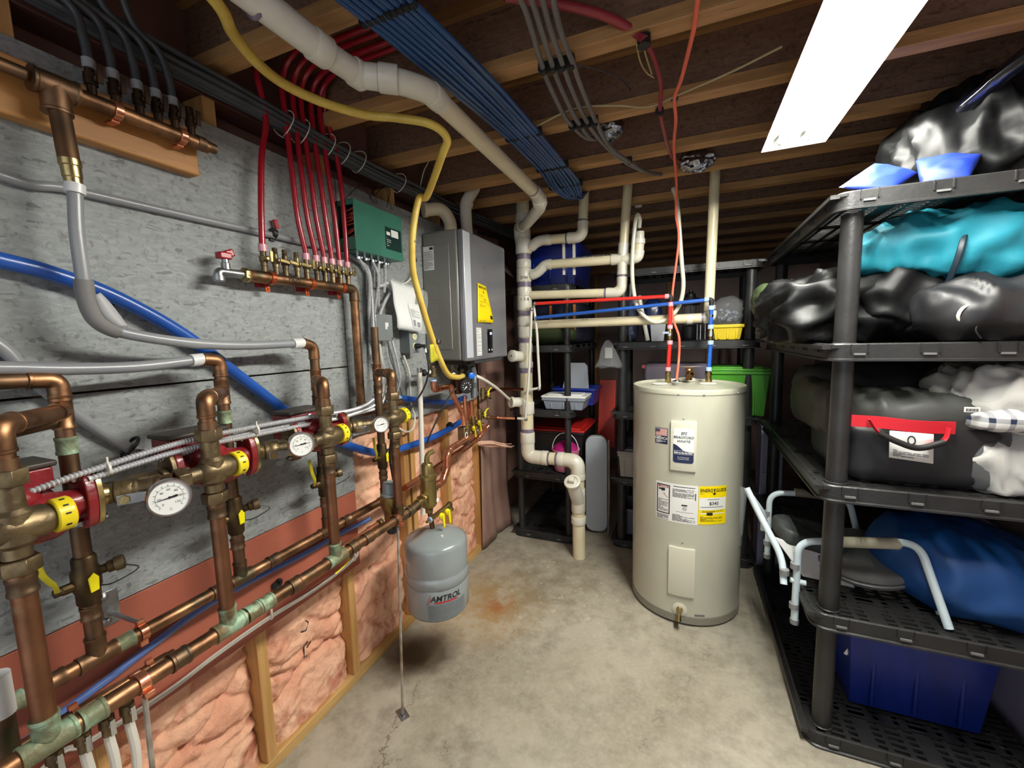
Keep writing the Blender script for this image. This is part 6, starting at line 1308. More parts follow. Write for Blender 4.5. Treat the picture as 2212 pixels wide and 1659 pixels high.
m = MB(); m.lathe(c+n*.002, n, [(0, .018), (.004, .016), (.03, .010), (.045, .010)], 12); m.lathe(c+n*.035+V((0, 0, .004)), -ZA+n*.5, [(0, .011), (.024, .012), (.03, .014), (.04, .014)], 12); m.build('drain_valve', 'brassb', t)
x, z = hit(1511, 1330); m = MB(); rect(m, lambda a, b: H0(a, b, 2), x-.025, z-.005, x+.025, z+.005, 3); m.build('small_badge', 'inkgrey', t)
for px in (1425, 1529):
    p = Z(px, 829, ht+.001); m = MB(); m.lathe(p, ZA, [(0, .045), (.006, .04), (.007, .0)], 20); m.build('top_cap', 'tanktrim', t)
p = Z(1483, 822, ht); m = MB(); m.lathe(p, ZA, [(0, .05), (.012, .05), (.016, .04)], 24); m.build('junction_cover', 'tanktrim', t)
p = Z(1488, 821, ht+.014); t = thing('relief_valve', 'brass relief valve on top of the beige water heater', 'valve', p)
m = MB(); m.lathe(p, ZA, [(0, .017), (.012, .017), (.014, .021), (.03, .021), (.034, .016), (.05, .016), (.056, .021), (.066, .018)], 12); m.lathe(p+V((0, 0, .036)), (.5, -1, 0), [(0, .018), (.034, .018), (.034, .011), (.012, .010)], 14); m.box(p+V((-.004, 0, .074)), (.05, .010, .005)); m.build('body', pm('tarnished brass', '8A6A42', '6A4E30', 20, .4, .9), t)
# heater flex items behind: clear tote lids etc. come with the shelves
# ------------------------------------------------------------------ thin white water tubes beside the stack
YT = 2.56
t = thing('white_tube', 'pair of white water tubes forming a narrow loop beside the drain stack', 'tube', Y(1143, 905, YT))
pipe(t, [Y(1118, 904, YT), Y(1135, 905, YT), Y(1143, 800, YT), Y(1147, 700, YT), Y(1148, 672, YT)], .0085, 'pexwhite', 'front_tube', fr=.012)
pipe(t, [Y(1153, 660, YT+.03), Y(1160, 720, YT+.03), Y(1166, 838, YT+.03), Y(1140, 843, YT+.03)], .0085, 'pexwhite', 'rear_tube', fr=.012)
for p in (Y(1136, 906, YT), Y(1148, 668, YT), Y(1165, 840, YT+.03), Y(1155, 656, YT)):
    m = MB(); m.sph(p, .013, 10, 6); m.build('elbow_fitting', 'steel', t)
# ------------------------------------------------------------------ resin shelving
from mathutils import noise as NZ
def shelving(label, x0, x1, y0, y1, levels, pr=.031, rim=.057, deck_seed=0, ins=.062):
    t = thing('shelving_unit', label, 'shelving', ((x0+x1)/2, (y0+y1)/2, 0), 'black resin shelving units')
    R = .05
    def outline(off, n=5):
        out = []
        for cx_, cy_, a0 in ((x1-R, y1-R, 0), (x0+R, y1-R, 90), (x0+R, y0+R, 180), (x1-R, y0+R, 270)):
            for k in range(n+1): a = math.radians(a0+90*k/n); out.append((cx_+(R-off)*math.cos(a), cy_+(R-off)*math.sin(a)))
        return out
    me_cache = None
    for zt in levels:
        z0_ = zt-rim; m = MB(); o1, o2, oi, ot = outline(0), outline(.006), outline(.010), outline(.016)
        k = len(o1); vs = [V((a, b, z0_)) for a, b in o1]+[V((a, b, z0_+.006)) for a, b in o1]+[V((a, b, z0_+.009)) for a, b in o2]+[V((a, b, zt-.004)) for a, b in o2]+[V((a, b, zt)) for a, b in oi]+[V((a, b, zt)) for a, b in ot]+[V((a, b, z0_)) for a, b in ot]
        fs = [(j*k+i, j*k+(i+1) % k, (j+1)*k+(i+1) % k, (j+1)*k+i) for j in range(6) for i in range(k)]+[(6*k+i, 6*k+(i+1) % k, (i+1) % k, i) for i in range(k)]
        m.add(vs, fs)
        nx = max(2, round((x1-x0)/.19)); ny = max(2, round((y1-y0)/.19))
        for i in range(nx):
            xx = x0+(x1-x0)*(i+.5)/nx
            for yy in (y0+.004, y1-.004): m.box((xx-.022, yy, zt-.016), (.003, .006, .028)); m.box((xx+.022, yy, zt-.016), (.003, .006, .028)); m.m = 1; m.box((xx, yy, zt-.034), (.030, .007, .006)); m.m = 0
        for i in range(ny):
            yy = y0+(y1-y0)*(i+.5)/ny
            for xx in (x0+.004, x1-.004): m.box((xx, yy-.022, zt-.016), (.006, .003, .028)); m.box((xx, yy+.022, zt-.016), (.006, .003, .028)); m.box((xx, yy, zt-.031), (.006, .046, .003))
        m.build('shelf_rim', ['blackt', pm('light grey rim mark', '6E6E6C', None, rough=.5)], t)  # second material: lighter grey for the bar under each notch
        m = MB(); a, b, c, d = x0+.014, x1-.014, y0+.014, y1-.014
        ny = int((d-c)/.026)
        for i in range(ny+1):
            yy = c+(d-c)*i/ny; m.box(((a+b)/2, yy, zt-.010), (b-a, .011, .010))
        nx = max(3, round((b-a)/.058))
        for i in range(nx+1):
            xx = a+(b-a)*i/nx; m.box((xx, (c+d)/2, zt-.012), (.016 if i % 3 else .05, d-c, .013))
        for q in range(4):
            yy = c+(d-c)*(q+.5)/4; m.box(((a+b)/2, yy, zt-.012), (b-a, .05, .013))
        m.build('shelf_deck', 'blackt', t)
    for px_, py_ in ((x0+ins, y0+ins), (x1-ins, y0+ins), (x0+ins, y1-ins), (x1-ins, y1-ins)):
        for i in range(len(levels)-1):
            hi, lo = levels[i], levels[i+1]; m = MB(); m.lathe((px_, py_, lo-.004), ZA, [(0, pr*1.12), (.004, pr*1.12), (.006, pr), (hi-lo-rim, pr*.97)], 24); m.build('post', 'blackt', t)
    return t
LV = [1.93, 1.455, .98, .515, .058]
shelving('black shelving unit on the right holding soft bags and a folded commode frame', .425, 1.115, 1.655, 2.865, LV)
shelving('black shelving unit behind the beige water heater', -.465, .418, 2.875, 3.335, LV, rim=.05)
shelving('black shelving unit standing end-on behind the white drain stack', -1.19, -.72, 2.80, 3.72, [1.862, 1.445, .982, .512, .058], pr=.024, rim=.05, ins=.05)
# ------------------------------------------------------------------ soft shapes
def bag(name, mt, c, r, e=.7, wr=.02, sc=6, seed=0, R=None, zmin=None, par=None, nu=56, nv=34, ridge=.6, st=(1, 1, 1), top=None, sag=0):
    c = V(c); m = MB(); se = lambda w, k: math.copysign(abs(w)**k, w)
    vs = []
    for j in range(nv+1):
        ph = -math.pi/2+math.pi*j/nv
        for i in range(nu):
            th = 2*math.pi*i/nu; p = V((se(math.cos(ph), e)*se(math.cos(th), e), se(math.cos(ph), e)*se(math.sin(th), e), se(math.sin(ph), e)))
            q = V((p.x*r[0]*st[0], p.y*r[1]*st[1], p.z*r[2]*st[2]))*sc+V((seed*7.3, seed*3.1, seed))
            n1 = NZ.noise(q); n2 = 1-abs(NZ.noise(q*1.7+V((5, 5, 5))))*2.4
            dd = wr*((1-ridge)*n1*1.4+ridge*max(0, n2)*.9)+wr*.25*NZ.noise(q*3.1)
            w_ = V((p.x*r[0], p.y*r[1], p.z*r[2])); nn = V((p.x/r[0], p.y/r[1], p.z/r[2])).normalized(); w_ += nn*dd
            if sag: w_.z -= sag*(abs(p.x)**2)*r[2]
            if R is not None: w_ = R@w_
            w_ += c
            if zmin is not None: w_.z = max(w_.z, zmin+.001)
            if top is not None: w_.z = min(w_.z, top)
            vs.append(w_)
    fs = [(j*nu+i, j*nu+(i+1) % nu, (j+1)*nu+(i+1) % nu, (j+1)*nu+i) for j in range(nv) for i in range(nu)]
    m.add(vs, fs); return m.build(name, mt, par, sharp=180)
def RX(a): return Matrix.Rotation(a, 3, 'X')
def RY(a): return Matrix.Rotation(a, 3, 'Y')
def RZ(a): return Matrix.Rotation(a, 3, 'Z')
def tote(name, label, cat_, c, d, mt, lid=None, rimh=.02, taper=.88, group=None, rot=0):
    """open or lidded plastic box: c is bottom centre, d is (x,y,z)"""
    c = V(c); R = RZ(rot); t = thing(name, label, cat_, c, group); m = MB()
    def ring(z, f, o=0): return [c+R@V((sx_*(d[0]/2*f-o), sy_*(d[1]/2*f-o), z)) for sx_, sy_ in ((-1, -1), (1, -1), (1, 1), (-1, 1))]
    L_ = [ring(0, taper), ring(d[2]-rimh, 1), ring(d[2]-rimh, 1, -.008), ring(d[2], 1, -.008), ring(d[2], 1, .004), ring(.006, taper, .004)]
    vs = [p for l in L_ for p in l]; fs = [(j*4+i, j*4+(i+1) % 4, (j+1)*4+(i+1) % 4, (j+1)*4+i) for j in range(5) for i in range(4)]+[(3, 2, 1, 0), (20, 21, 22, 23)]
    m.add(vs, fs)
    for sx_ in (-.3, 0, .3):
        for sy_ in (-1, 1): m.box(c+R@V((sx_*d[0], sy_*d[1]/2*(taper+1)/2, d[2]*.45)), (.012, .008, d[2]*.8), R)
    m.build('body', mt, t, bevel=.003)
    if lid:
        m = MB(); m.box(c+V((0, 0, d[2]+.008)), (d[0]+.024, d[1]+.024, .016), R); m.box(c+V((0, 0, d[2]+.018)), (d[0]-.05, d[1]-.05, .012), R); m.build('lid', lid, t, bevel=.005)
    return t
# ---- shelf behind the drain stack
tote('storage_tote', 'large dark blue lidded tote on top of the end-on shelving behind the drain stack', 'tote', (-.90, 3.12, 1.863), (.40, .50, .27), 'blueplastic', 'blueplastic')
for px in (1218, 1240):
    a, c = Y(px, 508, 2.69), Y(px, 594, 2.69); m = MB(); m.box((a+c)/2, (.018, .010, (a-c).length)); tag(m.build('white_strip', 'pexwhite', bevel=.002), ['left white vertical strip hanging in front of the dark blue tote', 'right white vertical strip hanging in front of the dark blue tote'][px > 1230], 'strap')
t = thing('storage_bag', 'dark navy bag with two orange straps on the end-on shelving', 'bag', (-.92, 3.2, 1.446))
bag('body', pm('navy cloth', '151A33', '0E1226', 8, .7), (-.90, 3.28, 1.60), (.20, .30, .155), .35, .012, 7, 2, zmin=1.446, par=t)
for px in (1190, 1241):
    a = Y(px, 680, 2.975); m = MB(); m.box((a.x, 2.972, 1.62), (.020, .006, .22)); m.build('strap', pm('orange webbing', 'B06A2C', None, rough=.7), t)
o = bag('duffel_bag', pm('dark olive cloth', '2E3A14', '24300F', 8, .75), (-.93, 2.95, 1.515), (.20, .085, .066), .8, .012, 9, 3, zmin=1.446); tag(o, 'dark green rolled duffel lying along the front of the end-on shelving', 'bag')
tote('storage_bin', 'clear grey bin with a white rim on the middle shelf behind the drain stack', 'bin', Y(1217, 866, 2.92)*1.0+V((0, .02, .0)) if 0 else (-.80, 2.93, .983), (.30, .19, .085), pm('frosted plastic', '8D96A4', None, rough=.35, alpha=.9), 'white')
tote('storage_bin', 'open blue bin behind the clear grey bin on the middle shelf', 'bin', (-.78, 3.18, .983), (.32, .24, .13), 'blueplastic')
m = MB(); a = [(0, 0), (.185, 0), (.20, .02), (.165, .20), (.14, .225), (.03, .225), (.008, .20), (-.008, .02)]
m.prism((-.875, 3.10, 1.075), (1, 0, 0), (.10, .15, 1), (0, 1, 0), a, .006); tag(m.build('bin_lid', pm('frosted lid', 'A5ABB4', None, rough=.35), bevel=.002), 'pale grey plastic lid standing upright in the blue bin', 'lid')
t = tote('storage_tote', 'black tote with a red lid on the low shelf behind the pink bucket', 'tote', (-.90, 3.26, .513), (.40, .50, .27), 'black', pm('red lid', 'B8201C', None, rough=.4))
t = thing('bucket', 'pink bucket with a white wire handle on the low shelf', 'bucket', (-.80, 2.93, .513))
bc = V((-.815, 2.945, .514)); m = MB(); m.lathe(bc, ZA, [(0, .082), (.004, .085), (.08, .093), (.15, .100), (.152, .104), (.16, .104), (.16, .099), (.01, .080)], 32); m.build('body', pm('pink bucket', 'C86A8C', 'D89AA8', 12, .4), t)
m = MB(); m.lathe(bc+V((0, 0, .155)), ZA, [(0, .098), (.004, .10), (.03, .08), (.055, .045), (.06, 0)], 24); m.build('contents', pm('magenta cover', 'A8186C', None, rough=.5), t)
m = MB(); m.tube([bc+V((.10*math.cos(a), -.01, .15+.13*math.sin(a))) for a in [math.pi*k/14 for k in range(15)]], .003, 6); m.build('handle', 'white', t)
t = thing('folding_panel', 'pale grey rounded panel standing in the gap between two shelving units', 'panel', (-.60, 3.05, 0))
m = MB(); m.prism((-.685, 3.02, .02), (1, .15, 0), ZA, (-.15, 1, 0), rr_poly(0, 0, .16, .74, .06), .05); m.build('panel', pm('pale grey panel', '9AA0A6', None, rough=.4), t, bevel=.006)
m = MB(); m.tube([(-.515, 3.03, .01), (-.51, 3.03, .3), (-.512, 3.03, .74)], .008, 8); m.build('edge_tube', 'steel', t)
m = MB(); m.prism((-.66, 3.35, .60), (1, 0, 0), ZA, (0, 1, 0), [(0, 0), (.14, 0), (.15, .55), (.02, .55)], .02); tag(m.build('red_board', pm('orange red plastic', 'C23A2A', None, rough=.4), bevel=.004), 'orange-red plastic board standing upright between the shelving units', 'board')
# ---- shelf behind the heater
def yb(px, py, y=3.0): return Y(px, py, y)
t = thing('lantern', 'black lantern with ribbed top on the shelf behind the water heater', 'lantern', yb(1490, 735))
p = yb(1490, 735); p.z = 1.456; m = MB(); m.lathe(p, ZA, [(0, .045), (.02, .05), (.09, .048), (.10, .04)], 24); m.build('base', 'black', t)
m = MB(); m.lathe(p+V((0, 0, .10)), ZA, [(0, .038), (.13, .038)], 20); m.build('globe', pm('dark lantern glass', '6A6E70', None, rough=.1, alpha=.5), t)
m = MB(); m.lathe(p+V((0, 0, .23)), ZA, [(0, .06), (.012, .062), (.016, .04), (.03, .055), (.042, .057), (.046, .035), (.07, .03), (.08, .012), (.10, .010)], 24); m.build('cap', 'black', t)
m = MB()
for k in range(8): a = k*math.pi/4; m.tube([p+V((.05*math.cos(a), .05*math.sin(a), .10)), p+V((.05*math.cos(a), .05*math.sin(a), .23))], .002, 6)
m.build('cage', 'black', t)
t = tote('storage_bin', 'yellow open bin holding a clear bag on the shelf behind the water heater', 'bin', (.235, 2.985, 1.456), (.165, .13, .095), pm('yellow bin', 'D9BE1E', None, rough=.4), taper=.85)
film = pm('clear bag film', 'DDE2E6', None, rough=.12, alpha=.10)
t = thing('clear_bag', 'clear bag of small dark parts sitting in the yellow bin', 'bag', (.235, 2.985, 1.55)); bag('film', film, (.235, 2.985, 1.625), (.085, .07, .095), .8, .02, 14, 5, par=t, nu=40, nv=24)
rr = random.Random(8); m = MB()
for k in range(16): m.sph((.235+rr.uniform(-.05, .05), 2.985+rr.uniform(-.04, .04), 1.57+rr.uniform(0, .07)), (.017, .017, .012), 8, 6)
m.build('contents', pm('dark parts', '33384A', '8C92A0', 40, .3), t, kind='stuff')
t = thing('wire_basket', 'chrome wire basket on the shelf left of the yellow bin', 'basket', (.09, 2.99, 1.456)); m = MB(); c = V((.11, 2.99, 1.46))
for z in (0, .05, .10): m.tube([c+V((.055*math.cos(a), .055*math.sin(a), z)) for a in [k*math.pi/8 for k in range(17)]], .002, 6)
for k in range(12): a = k*math.pi/6; m.tube([c+V((.055*math.cos(a), .055*math.sin(a), 0)), c+V((.055*math.cos(a), .055*math.sin(a), .10))], .0015, 5)
m.build('wires', 'chrome', t)
bag_ = lambda lab, c, r, mt, seed, **k: tag(bag('wrapped_item', mt, c, r, .5, .012, 9, seed, **k), lab, 'package')
bag_('tall dark item in glossy wrap at the left end of the shelf behind the heater', (-.37, 3.05, 1.63), (.055, .07, .17), pm('glossy dark wrap', '1A1D2A', '2A3048', 12, .15), 11, zmin=1.456)
bag_('tall navy item in glossy wrap beside the leaning white pole', (-.22, 3.09, 1.60), (.06, .07, .14), pm('navy wrap', '14204A', None, rough=.25), 12, zmin=1.456)
m = MB(); m.tube([V((-.30, 2.96, 1.76)), V((-.24, 2.95, 1.46))], .014, 10); tag(m.build('pole', 'pexwhite'), 'short white pole leaning on the shelf behind the hose loop', 'pole')
m = MB(); m.prism((-.225, 2.93, 1.456), (1, 0, 0), (0, .15, 1), (0, 1, 0), [(.01, 0), (.085, 0), (.10, .12), (0, .12)], .004); tag(m.build('tapered_scoop', pm('pale panel', 'A9ACB2', None, rough=.4)), 'pale grey tapered panel standing on the shelf under the hose loop', 'panel')
m = MB(); m.tube([V((-.365, 3.0, 1.79)), V((-.365, 3.0, 1.85))], .014, 8); m.tube([V((-.365, 3.0, 1.458)), V((-.365, 3.0, 1.79))], .020, 10); tag(m.build('black_cylinder', 'black'), 'thin black upright cylinder on the shelf behind the glossy wrapped items', 'cylinder')
t = thing('clear_bag', 'clear plastic bag hanging from the shelf edge left of the water heater', 'bag', Y(1312, 790, 2.84))
def hb(a, b):
    th = 2*math.pi*a; rr_ = (.012+.078*(1-b)**.8)*(1+.12*math.sin(th*3+b*4)); return V((-.485+rr_*math.cos(th), 2.835+rr_*.35*math.sin(th), 1.29+.18*b+.008*math.sin(th*4)*(1-b)))
m = MB(); m.grid(hb, 32, 14); m.build('film', film, t, sharp=180)
m = MB(); m.box((-.48, 2.835, 1.385), (.05, .006, .07), RZ(.1)); m.build('card', pm('grey insert', '8A8A84', None, rough=.6), t)
t = tote('storage_bin', 'lime green tote at the right end behind the water heater', 'bin', (.30, 3.08, .981), (.34, .34, .28), pm('lime green plastic', '4C9A2A', '428A24', 4, .4), pm('lime green plastic', '4C9A2A', '428A24', 4, .4))
t = thing('tool_case', 'clear organiser case with a red strip on the shelf just behind the heater top', 'case', (-.05, 3.06, 1.18)); m = MB(); m.box((-.06, 3.06, 1.145), (.40, .26, .32)); m.build('case', pm('smoky case', '6A6470', None, rough=.2, alpha=.75), t, bevel=.02); m = MB(); m.box((-.14, 2.95, 1.285), (.27, .012, .022)); m.build('red_strip', pm('dull red strip', 'A8404A', None, rough=.4), t)
tote('storage_bin', 'small off-white tub on the lower shelf left of the water heater', 'bin', (-.33, 2.97, .516), (.18, .16, .17), pm('off white tub', '9C9890', None, rough=.5), pm('off white tub', '9C9890', None, rough=.5))
bag_('dim pile of folded items above the off-white tub', (-.31, 3.10, .74), (.11, .10, .04), pm('dark folded cloth', '3A3238', '221E22', 12, .8), 14, zmin=.70)
t = tote('storage_bin', 'grey tote on the lowest shelf left of the water heater', 'bin', (-.27, 3.10, .059), (.30, .26, .20), pm('dull grey tote', '5E606C', None, rough=.5))
m = MB(); m.box2((.44, 2.93, 0), (.56, 3.1, .92)); o = m.build('printed_box', pm('lavender box', 'A7A4BE', None, rough=.6), bevel=.003); tag(o, 'pale lavender printed box standing behind the right shelving', 'box')
m = MB(); lines(m, flatmap((0, 2.93, 0), XA, ZA, .0008), .45, .62, .53, .88, 22, .004, 3)
m.build('box_print', 'inkgrey', o)

# loose wisp of insulation fibre reaching toward the stack
rr = random.Random(5); m = MB()
for k in range(9):
    a = X(1035, 958, -1.29)+V((0, rr.uniform(-.02, .02), rr.uniform(-.015, .015))); e = Y(rr.uniform(1085, 1112), 962+rr.uniform(-5, 5), 2.54)
    m.tube(cat([a, a*.6+e*.4+V((0, 0, rr.uniform(-.008, .012))), a*.25+e*.75+V((0, 0, rr.uniform(-.006, .008))), e], 4), [.006]*5+[.004]*4+[.002]*4, 6)
tag(m.build('insulation_wisp', pm('pale pink fibre', 'D2A890', 'E0BCA4', 20, .95)), 'pale wisp of insulation fibre pointing from the wall toward the drain stack', 'insulation', kind='stuff')
# ------------------------------------------------------------------ right shelving contents
# top shelf
satin = pm('black satin', '050607', '0C0D0E', 5, .5, spec=.3)
blackc = pm('black nylon', '141416', '1C1C1F', 9, .5)
bl = pm('royal blue cloth', '0E2888', '143296', 4, .6, bump=.1, bsc=120)
def pillow(name, corners, th, mt, seed, par=None, n=26):
    """flat cloth pouch between four corner points"""
    a, b, c, d = [V(p) for p in corners]; m = MB(); nrm = ((b-a).cross(d-a)).normalized()
    for s in (1, -1):
        def f(u, v, s=s):
            p = (a*(1-u)+b*u)*(1-v)+(d*(1-u)+c*u)*v; e = (max(0, 4*u*(1-u))**.55)*(max(0, 4*v*(1-v))**.55)
            q = p*14+V((seed, seed*2, s)); w_ = 1-abs(NZ.noise(q))*1.8; pin = .12*(e)
            return p+nrm*s*th*e*(.75+.35*w_)
        m.grid(f, n, n)
    return m.build(name, mt, par, sharp=120)
o = pillow('beanbag', [Y(1812, 405, 1.70), Y(1925, 413, 1.68), Y(1982, 372, 1.74), Y(1890, 352, 1.82)], .022, bl, 1); tag(o, 'left blue cloth pouch on the front corner of the top shelf', 'pouch')
o = pillow('beanbag', [Y(1990, 412, 1.70), Y(2095, 385, 1.68), Y(2122, 332, 1.74), Y(1978, 345, 1.84)], .032, bl, 5); tag(o, 'right blue cloth pouch leaning against the black bag on the top shelf', 'pouch')
o = bag('large_bag', satin, (.93, 2.02, 2.085), (.25, .27, .19), .8, .06, 7, 4, zmin=1.931, R=RY(-.18), nu=80, nv=50, ridge=.8); tag(o, 'large glossy black bag heaped on the top shelf of the right shelving', 'bag')
t = thing('umbrella_case', 'glossy black tubular case rising to the right above the black bag', 'case', Y(2110, 210, 1.80))
m = MB(); m.tube(cat([Y(2060, 250, 1.86), Y(2095, 222, 1.80), Y(2150, 175, 1.74), Y(2240, 105, 1.66)], 6), [.012]*4+[.022]*8+[.026]*7, 16); m.build('case', pm('gloss navy black', '0A0C18', None, rough=.12, spec=.8), t)
# second shelf
t = thing('large_bag', 'black satin bag with a folded collar on the second shelf of the right shelving', 'bag', (.62, 1.95, 1.456))
bag('body', satin, Y(1835, 672, 2.04)-V((.03, 0, -.0)), (.25, .20, .120), .75, .07, 7, 9, zmin=1.456, par=t, nu=90, nv=50, ridge=.85, st=(.6, 1, 1.5))
bag('collar', satin, Y(1950, 645, 1.84), (.11, .06, .09), .8, .03, 7, 19, R=RY(.5), par=t, nu=50, nv=30, ridge=.8)
o = bag('rolled_mat', pm('olive green mat', '5E7248', '4A5C38', 10, .7), Y(1652, 650, 2.60), (.055, .22, .085), .9, .008, 20, 3, zmin=1.456); tag(o, 'rolled green mat at the far left end of the second right shelf', 'mat')
t = thing('teal_bag', 'big teal cloth bag with a dark zip resting on the black bags', 'bag', (.85, 1.95, 1.62))
tcx = Y(2075, 548, 1.93); tb = pm('teal cloth', '188498', '127588', 4, .6, bump=.08, bsc=100)
bag('body', tb, tcx, (.29, .20, .122), .85, .05, 7, 21, R=RY(.06)@RZ(-.1), par=t, nu=90, nv=50, ridge=.6)
zp = [Y(2090, 480, 1.78), Y(2080, 520, 1.722), Y(2066, 565, 1.722), Y(2048, 612, 1.75)]
m = MB(); m.tube(cat(zp, 6), .008, 8, flat=.5); m.build('zip', pm('dark teal zip', '10222E', None, rough=.5), t)
t = thing('stuff_sack', 'black stuff sack with white drawcord loops at the right of the second shelf', 'bag', (.9, 1.85, 1.456))
bag('body', blackc, Y(2130, 675, 1.82), (.20, .17, .10), .8, .035, 7, 33, zmin=1.456, par=t, nu=80, nv=44, ridge=.85)
for k, (px, py, s) in enumerate(((2092, 680, .028), (2118, 665, .018))):
    c = Y(px, py, 1.655); m = MB(); m.tube([c+V((s*math.cos(a)*.8, .004*math.sin(2*a), s*math.sin(a))) for a in [q*.45-.4 for q in range(13)]], .0065, 8, flat=.5); m.build('drawcord_loop', pm('white webbing', 'D8D2C4', None, rough=.7), t)
m = MB(); c = Y(2118, 690, 1.652); m.sph(c, (.012, .010, .018)); m.tube(cat([c, c+V((-.01, -.004, -.03)), c+V((.004, -.002, -.055))], 5), .0025, 6); m.build('cord_lock', 'black', t)
# third shelf
t = thing('duffel_bag', 'black and grey padded bag with a red band and handle on the third shelf', 'bag', (.66, 1.9, .981))
gc = pm('grey nylon', '3E403E', '4A4C49', 8, .55)
bag('lower_body', blackc, (.725, 1.95, 1.085), (.225, .23, .115), .35, .012, 7, 41, zmin=.981, par=t, nu=80, nv=44, ridge=.5)
bag('upper_panel', gc, (.735, 1.90, 1.205), (.20, .18, .072), .6, .022, 6, 42, par=t, nu=70, nv=36, ridge=.7)
bag('side_panel', pm('dim grey panel', '34322E', '454038', 10, .6), (.56, 2.14, 1.19), (.085, .30, .10), .6, .02, 6, 43, par=t, nu=60, nv=36)
m = MB(); m.tube(cat([Y(1862, 850, 1.95), Y(1868, 890, 1.82), Y(1860, 940, 1.74)], 5), .020, 10, flat=.4); m.build('piping', 'black', t)
rb = [Y(1838, 908, 1.70), Y(1900, 912, 1.685), Y(1980, 921, 1.68), Y(2062, 924, 1.70)]; rh = pm('red webbing', 'C01828', None, rough=.6)
def band(pts, h, th, name, mt, par):
    pts = cat(pts, 6); m = MB(); n = len(pts)
    vs = []; 
    for p in pts: vs += [p+V((0, 0, h/2)), p-V((0, 0, h/2)), p+V((0, -th, h/2)), p+V((0, -th, -h/2))]
    fs = []
    for i in range(n-1):
        a = i*4; b = a+4; fs += [(a+2, a+3, b+3, b+2), (a, b, b+1, a+1), (a, a+2, b+2, b), (a+1, b+1, b+3, a+3)]
    fs += [(0, 1, 3, 2), (4*n-4, 4*n-2, 4*n-1, 4*n-3)]; m.add(vs, fs); return m.build(name, mt, par)
band(rb, .038, .006, 'red_band', rh, t)
for pp in ([(1877, 905), (1890, 925), (1905, 940)], [(2050, 925), (2040, 950), (2005, 965)]):
    m = MB(); m.tube(cat([Y(a, b, 1.665) for a, b in pp], 5), .012, 10, flat=.35); m.build('handle_strap', rh, t)
m = MB(); m.tube(cat([Y(1898, 935, 1.655), Y(1940, 955, 1.648), Y(1985, 968, 1.648), Y(2040, 955, 1.655)], 6), .0095, 12); m.build('handle', 'rubber', t)
lt0 = Y(1921, 932, 1.672); m = MB(); a, b_, c, d = Y(1922, 930, 1.674), Y(2017, 938, 1.674), Y(2016, 1002, 1.674), Y(1920, 988, 1.674); m.grid(lambda u, v: (d*(1-u)+c*u)*(1-v)+(a*(1-u)+b_*u)*v, 4, 4); lbl = m.build('white_label', 'paper', t, solid=.001)
mpl = lambda x, y: (d*(1-x)+c*x)*(1-y)+(a*(1-x)+b_*x)*y+V((0, -.0025, 0))
m = MB(); lines(m, mpl, .08, .08, .92, .34, 5, .022, 4)
for k in range(14):
    a0, a1 = 2*math.pi*k/14, 2*math.pi*(k+1)/14; m.quad(*[mpl(.5+.10*q*math.cos(w_), .72+.17*q*math.sin(w_)) for w_, q in ((a0, 1), (a1, 1), (a1, .7), (a0, .7))])
m.build('label_print', 'ink', lbl)
# plaid comforters
def plaid():
    m = bpy.data.materials.new('white and navy plaid'); m.use_nodes = True; N = m.node_tree.nodes; L = m.node_tree.links; b = N['Principled BSDF']; b.inputs['Roughness'].default_value = .8
    tc = N.new('ShaderNodeTexCoord'); fac = []
    for ax, sc in (('X', 17), ('Z', 15)):
        w_ = N.new('ShaderNodeTexWave'); w_.bands_direction = ax; w_.inputs['Scale'].default_value = sc*.5; w_.inputs['Distortion'].default_value = 1.2; w_.inputs['Detail'].default_value = 1; L.new(tc.outputs['Object'], w_.inputs[0])
        r = N.new('ShaderNodeMapRange'); r.inputs[1].default_value = .72; r.inputs[2].default_value = .80; L.new(w_.outputs['Fac'], r.inputs[0]); fac.append(r.outputs[0])
    a = N.new('ShaderNodeMath'); a.operation = 'ADD'; L.new(fac[0], a.inputs[0]); L.new(fac[1], a.inputs[1]); q = N.new('ShaderNodeMath'); q.operation = 'MULTIPLY'; q.inputs[1].default_value = .5; L.new(a.outputs[0], q.inputs[0])
    x = N.new('ShaderNodeMix'); x.data_type = 'RGBA'; x.inputs[6].default_value = lin('C9C9C6'); x.inputs[7].default_value = lin('17233F'); L.new(q.outputs[0], x.inputs[0]); L.new(x.outputs[2], b.inputs['Base Color']); return m
PL = plaid(); wc = pm('white quilt', 'C6C5BF', 'B5B4AE', 5, .85)
for k, (px, py, rz_, zm, lab) in enumerate(((2165, 860, .105, None, 'upper white quilt with a navy plaid band in clear wrap'), (2165, 985, .105, .981, 'lower white quilt with a plaid corner in clear wrap'))):
    c = Y(px, py, 1.88); c.x = .975; t = thing('quilt_pack', lab, 'quilt', (c.x, c.y, .99), 'wrapped white quilts on the third shelf')
    bag('quilt', wc, c, (.165, .17, rz_*.85), .65, .045, 10, 51+k, zmin=zm, par=t, nu=70, nv=40, ridge=.8)
    if k == 0: bag('plaid_edge', PL, c-V((-.0, .045, .050)), (.176, .176, .030), .5, .015, 9, 56, par=t, nu=60, nv=26)
    else: bag('plaid_edge', PL, c-V((-.07, .045, .065)), (.12, .145, .05), .7, .02, 9, 57, zmin=zm, par=t, nu=60, nv=26)
    bag('clear_wrap', film, c, (.178, .185, rz_), .6, .018, 10, 61+k, zmin=zm, par=t, nu=50, nv=30, ridge=.8)
tag_m = MB(); a = Y(2100, 885, 1.685); tag_m.box(a, (.036, .002, .016)); o = tag_m.build('price_tag', 'paper'); tag(o, 'small white barcode tag on the upper wrapped quilt', 'tag')
m = MB()
for k in range(10): m.box(a+V((-.013+.0028*k, -.0015, -.001)), (.0012 if k % 3 else .002, .0005, .009))
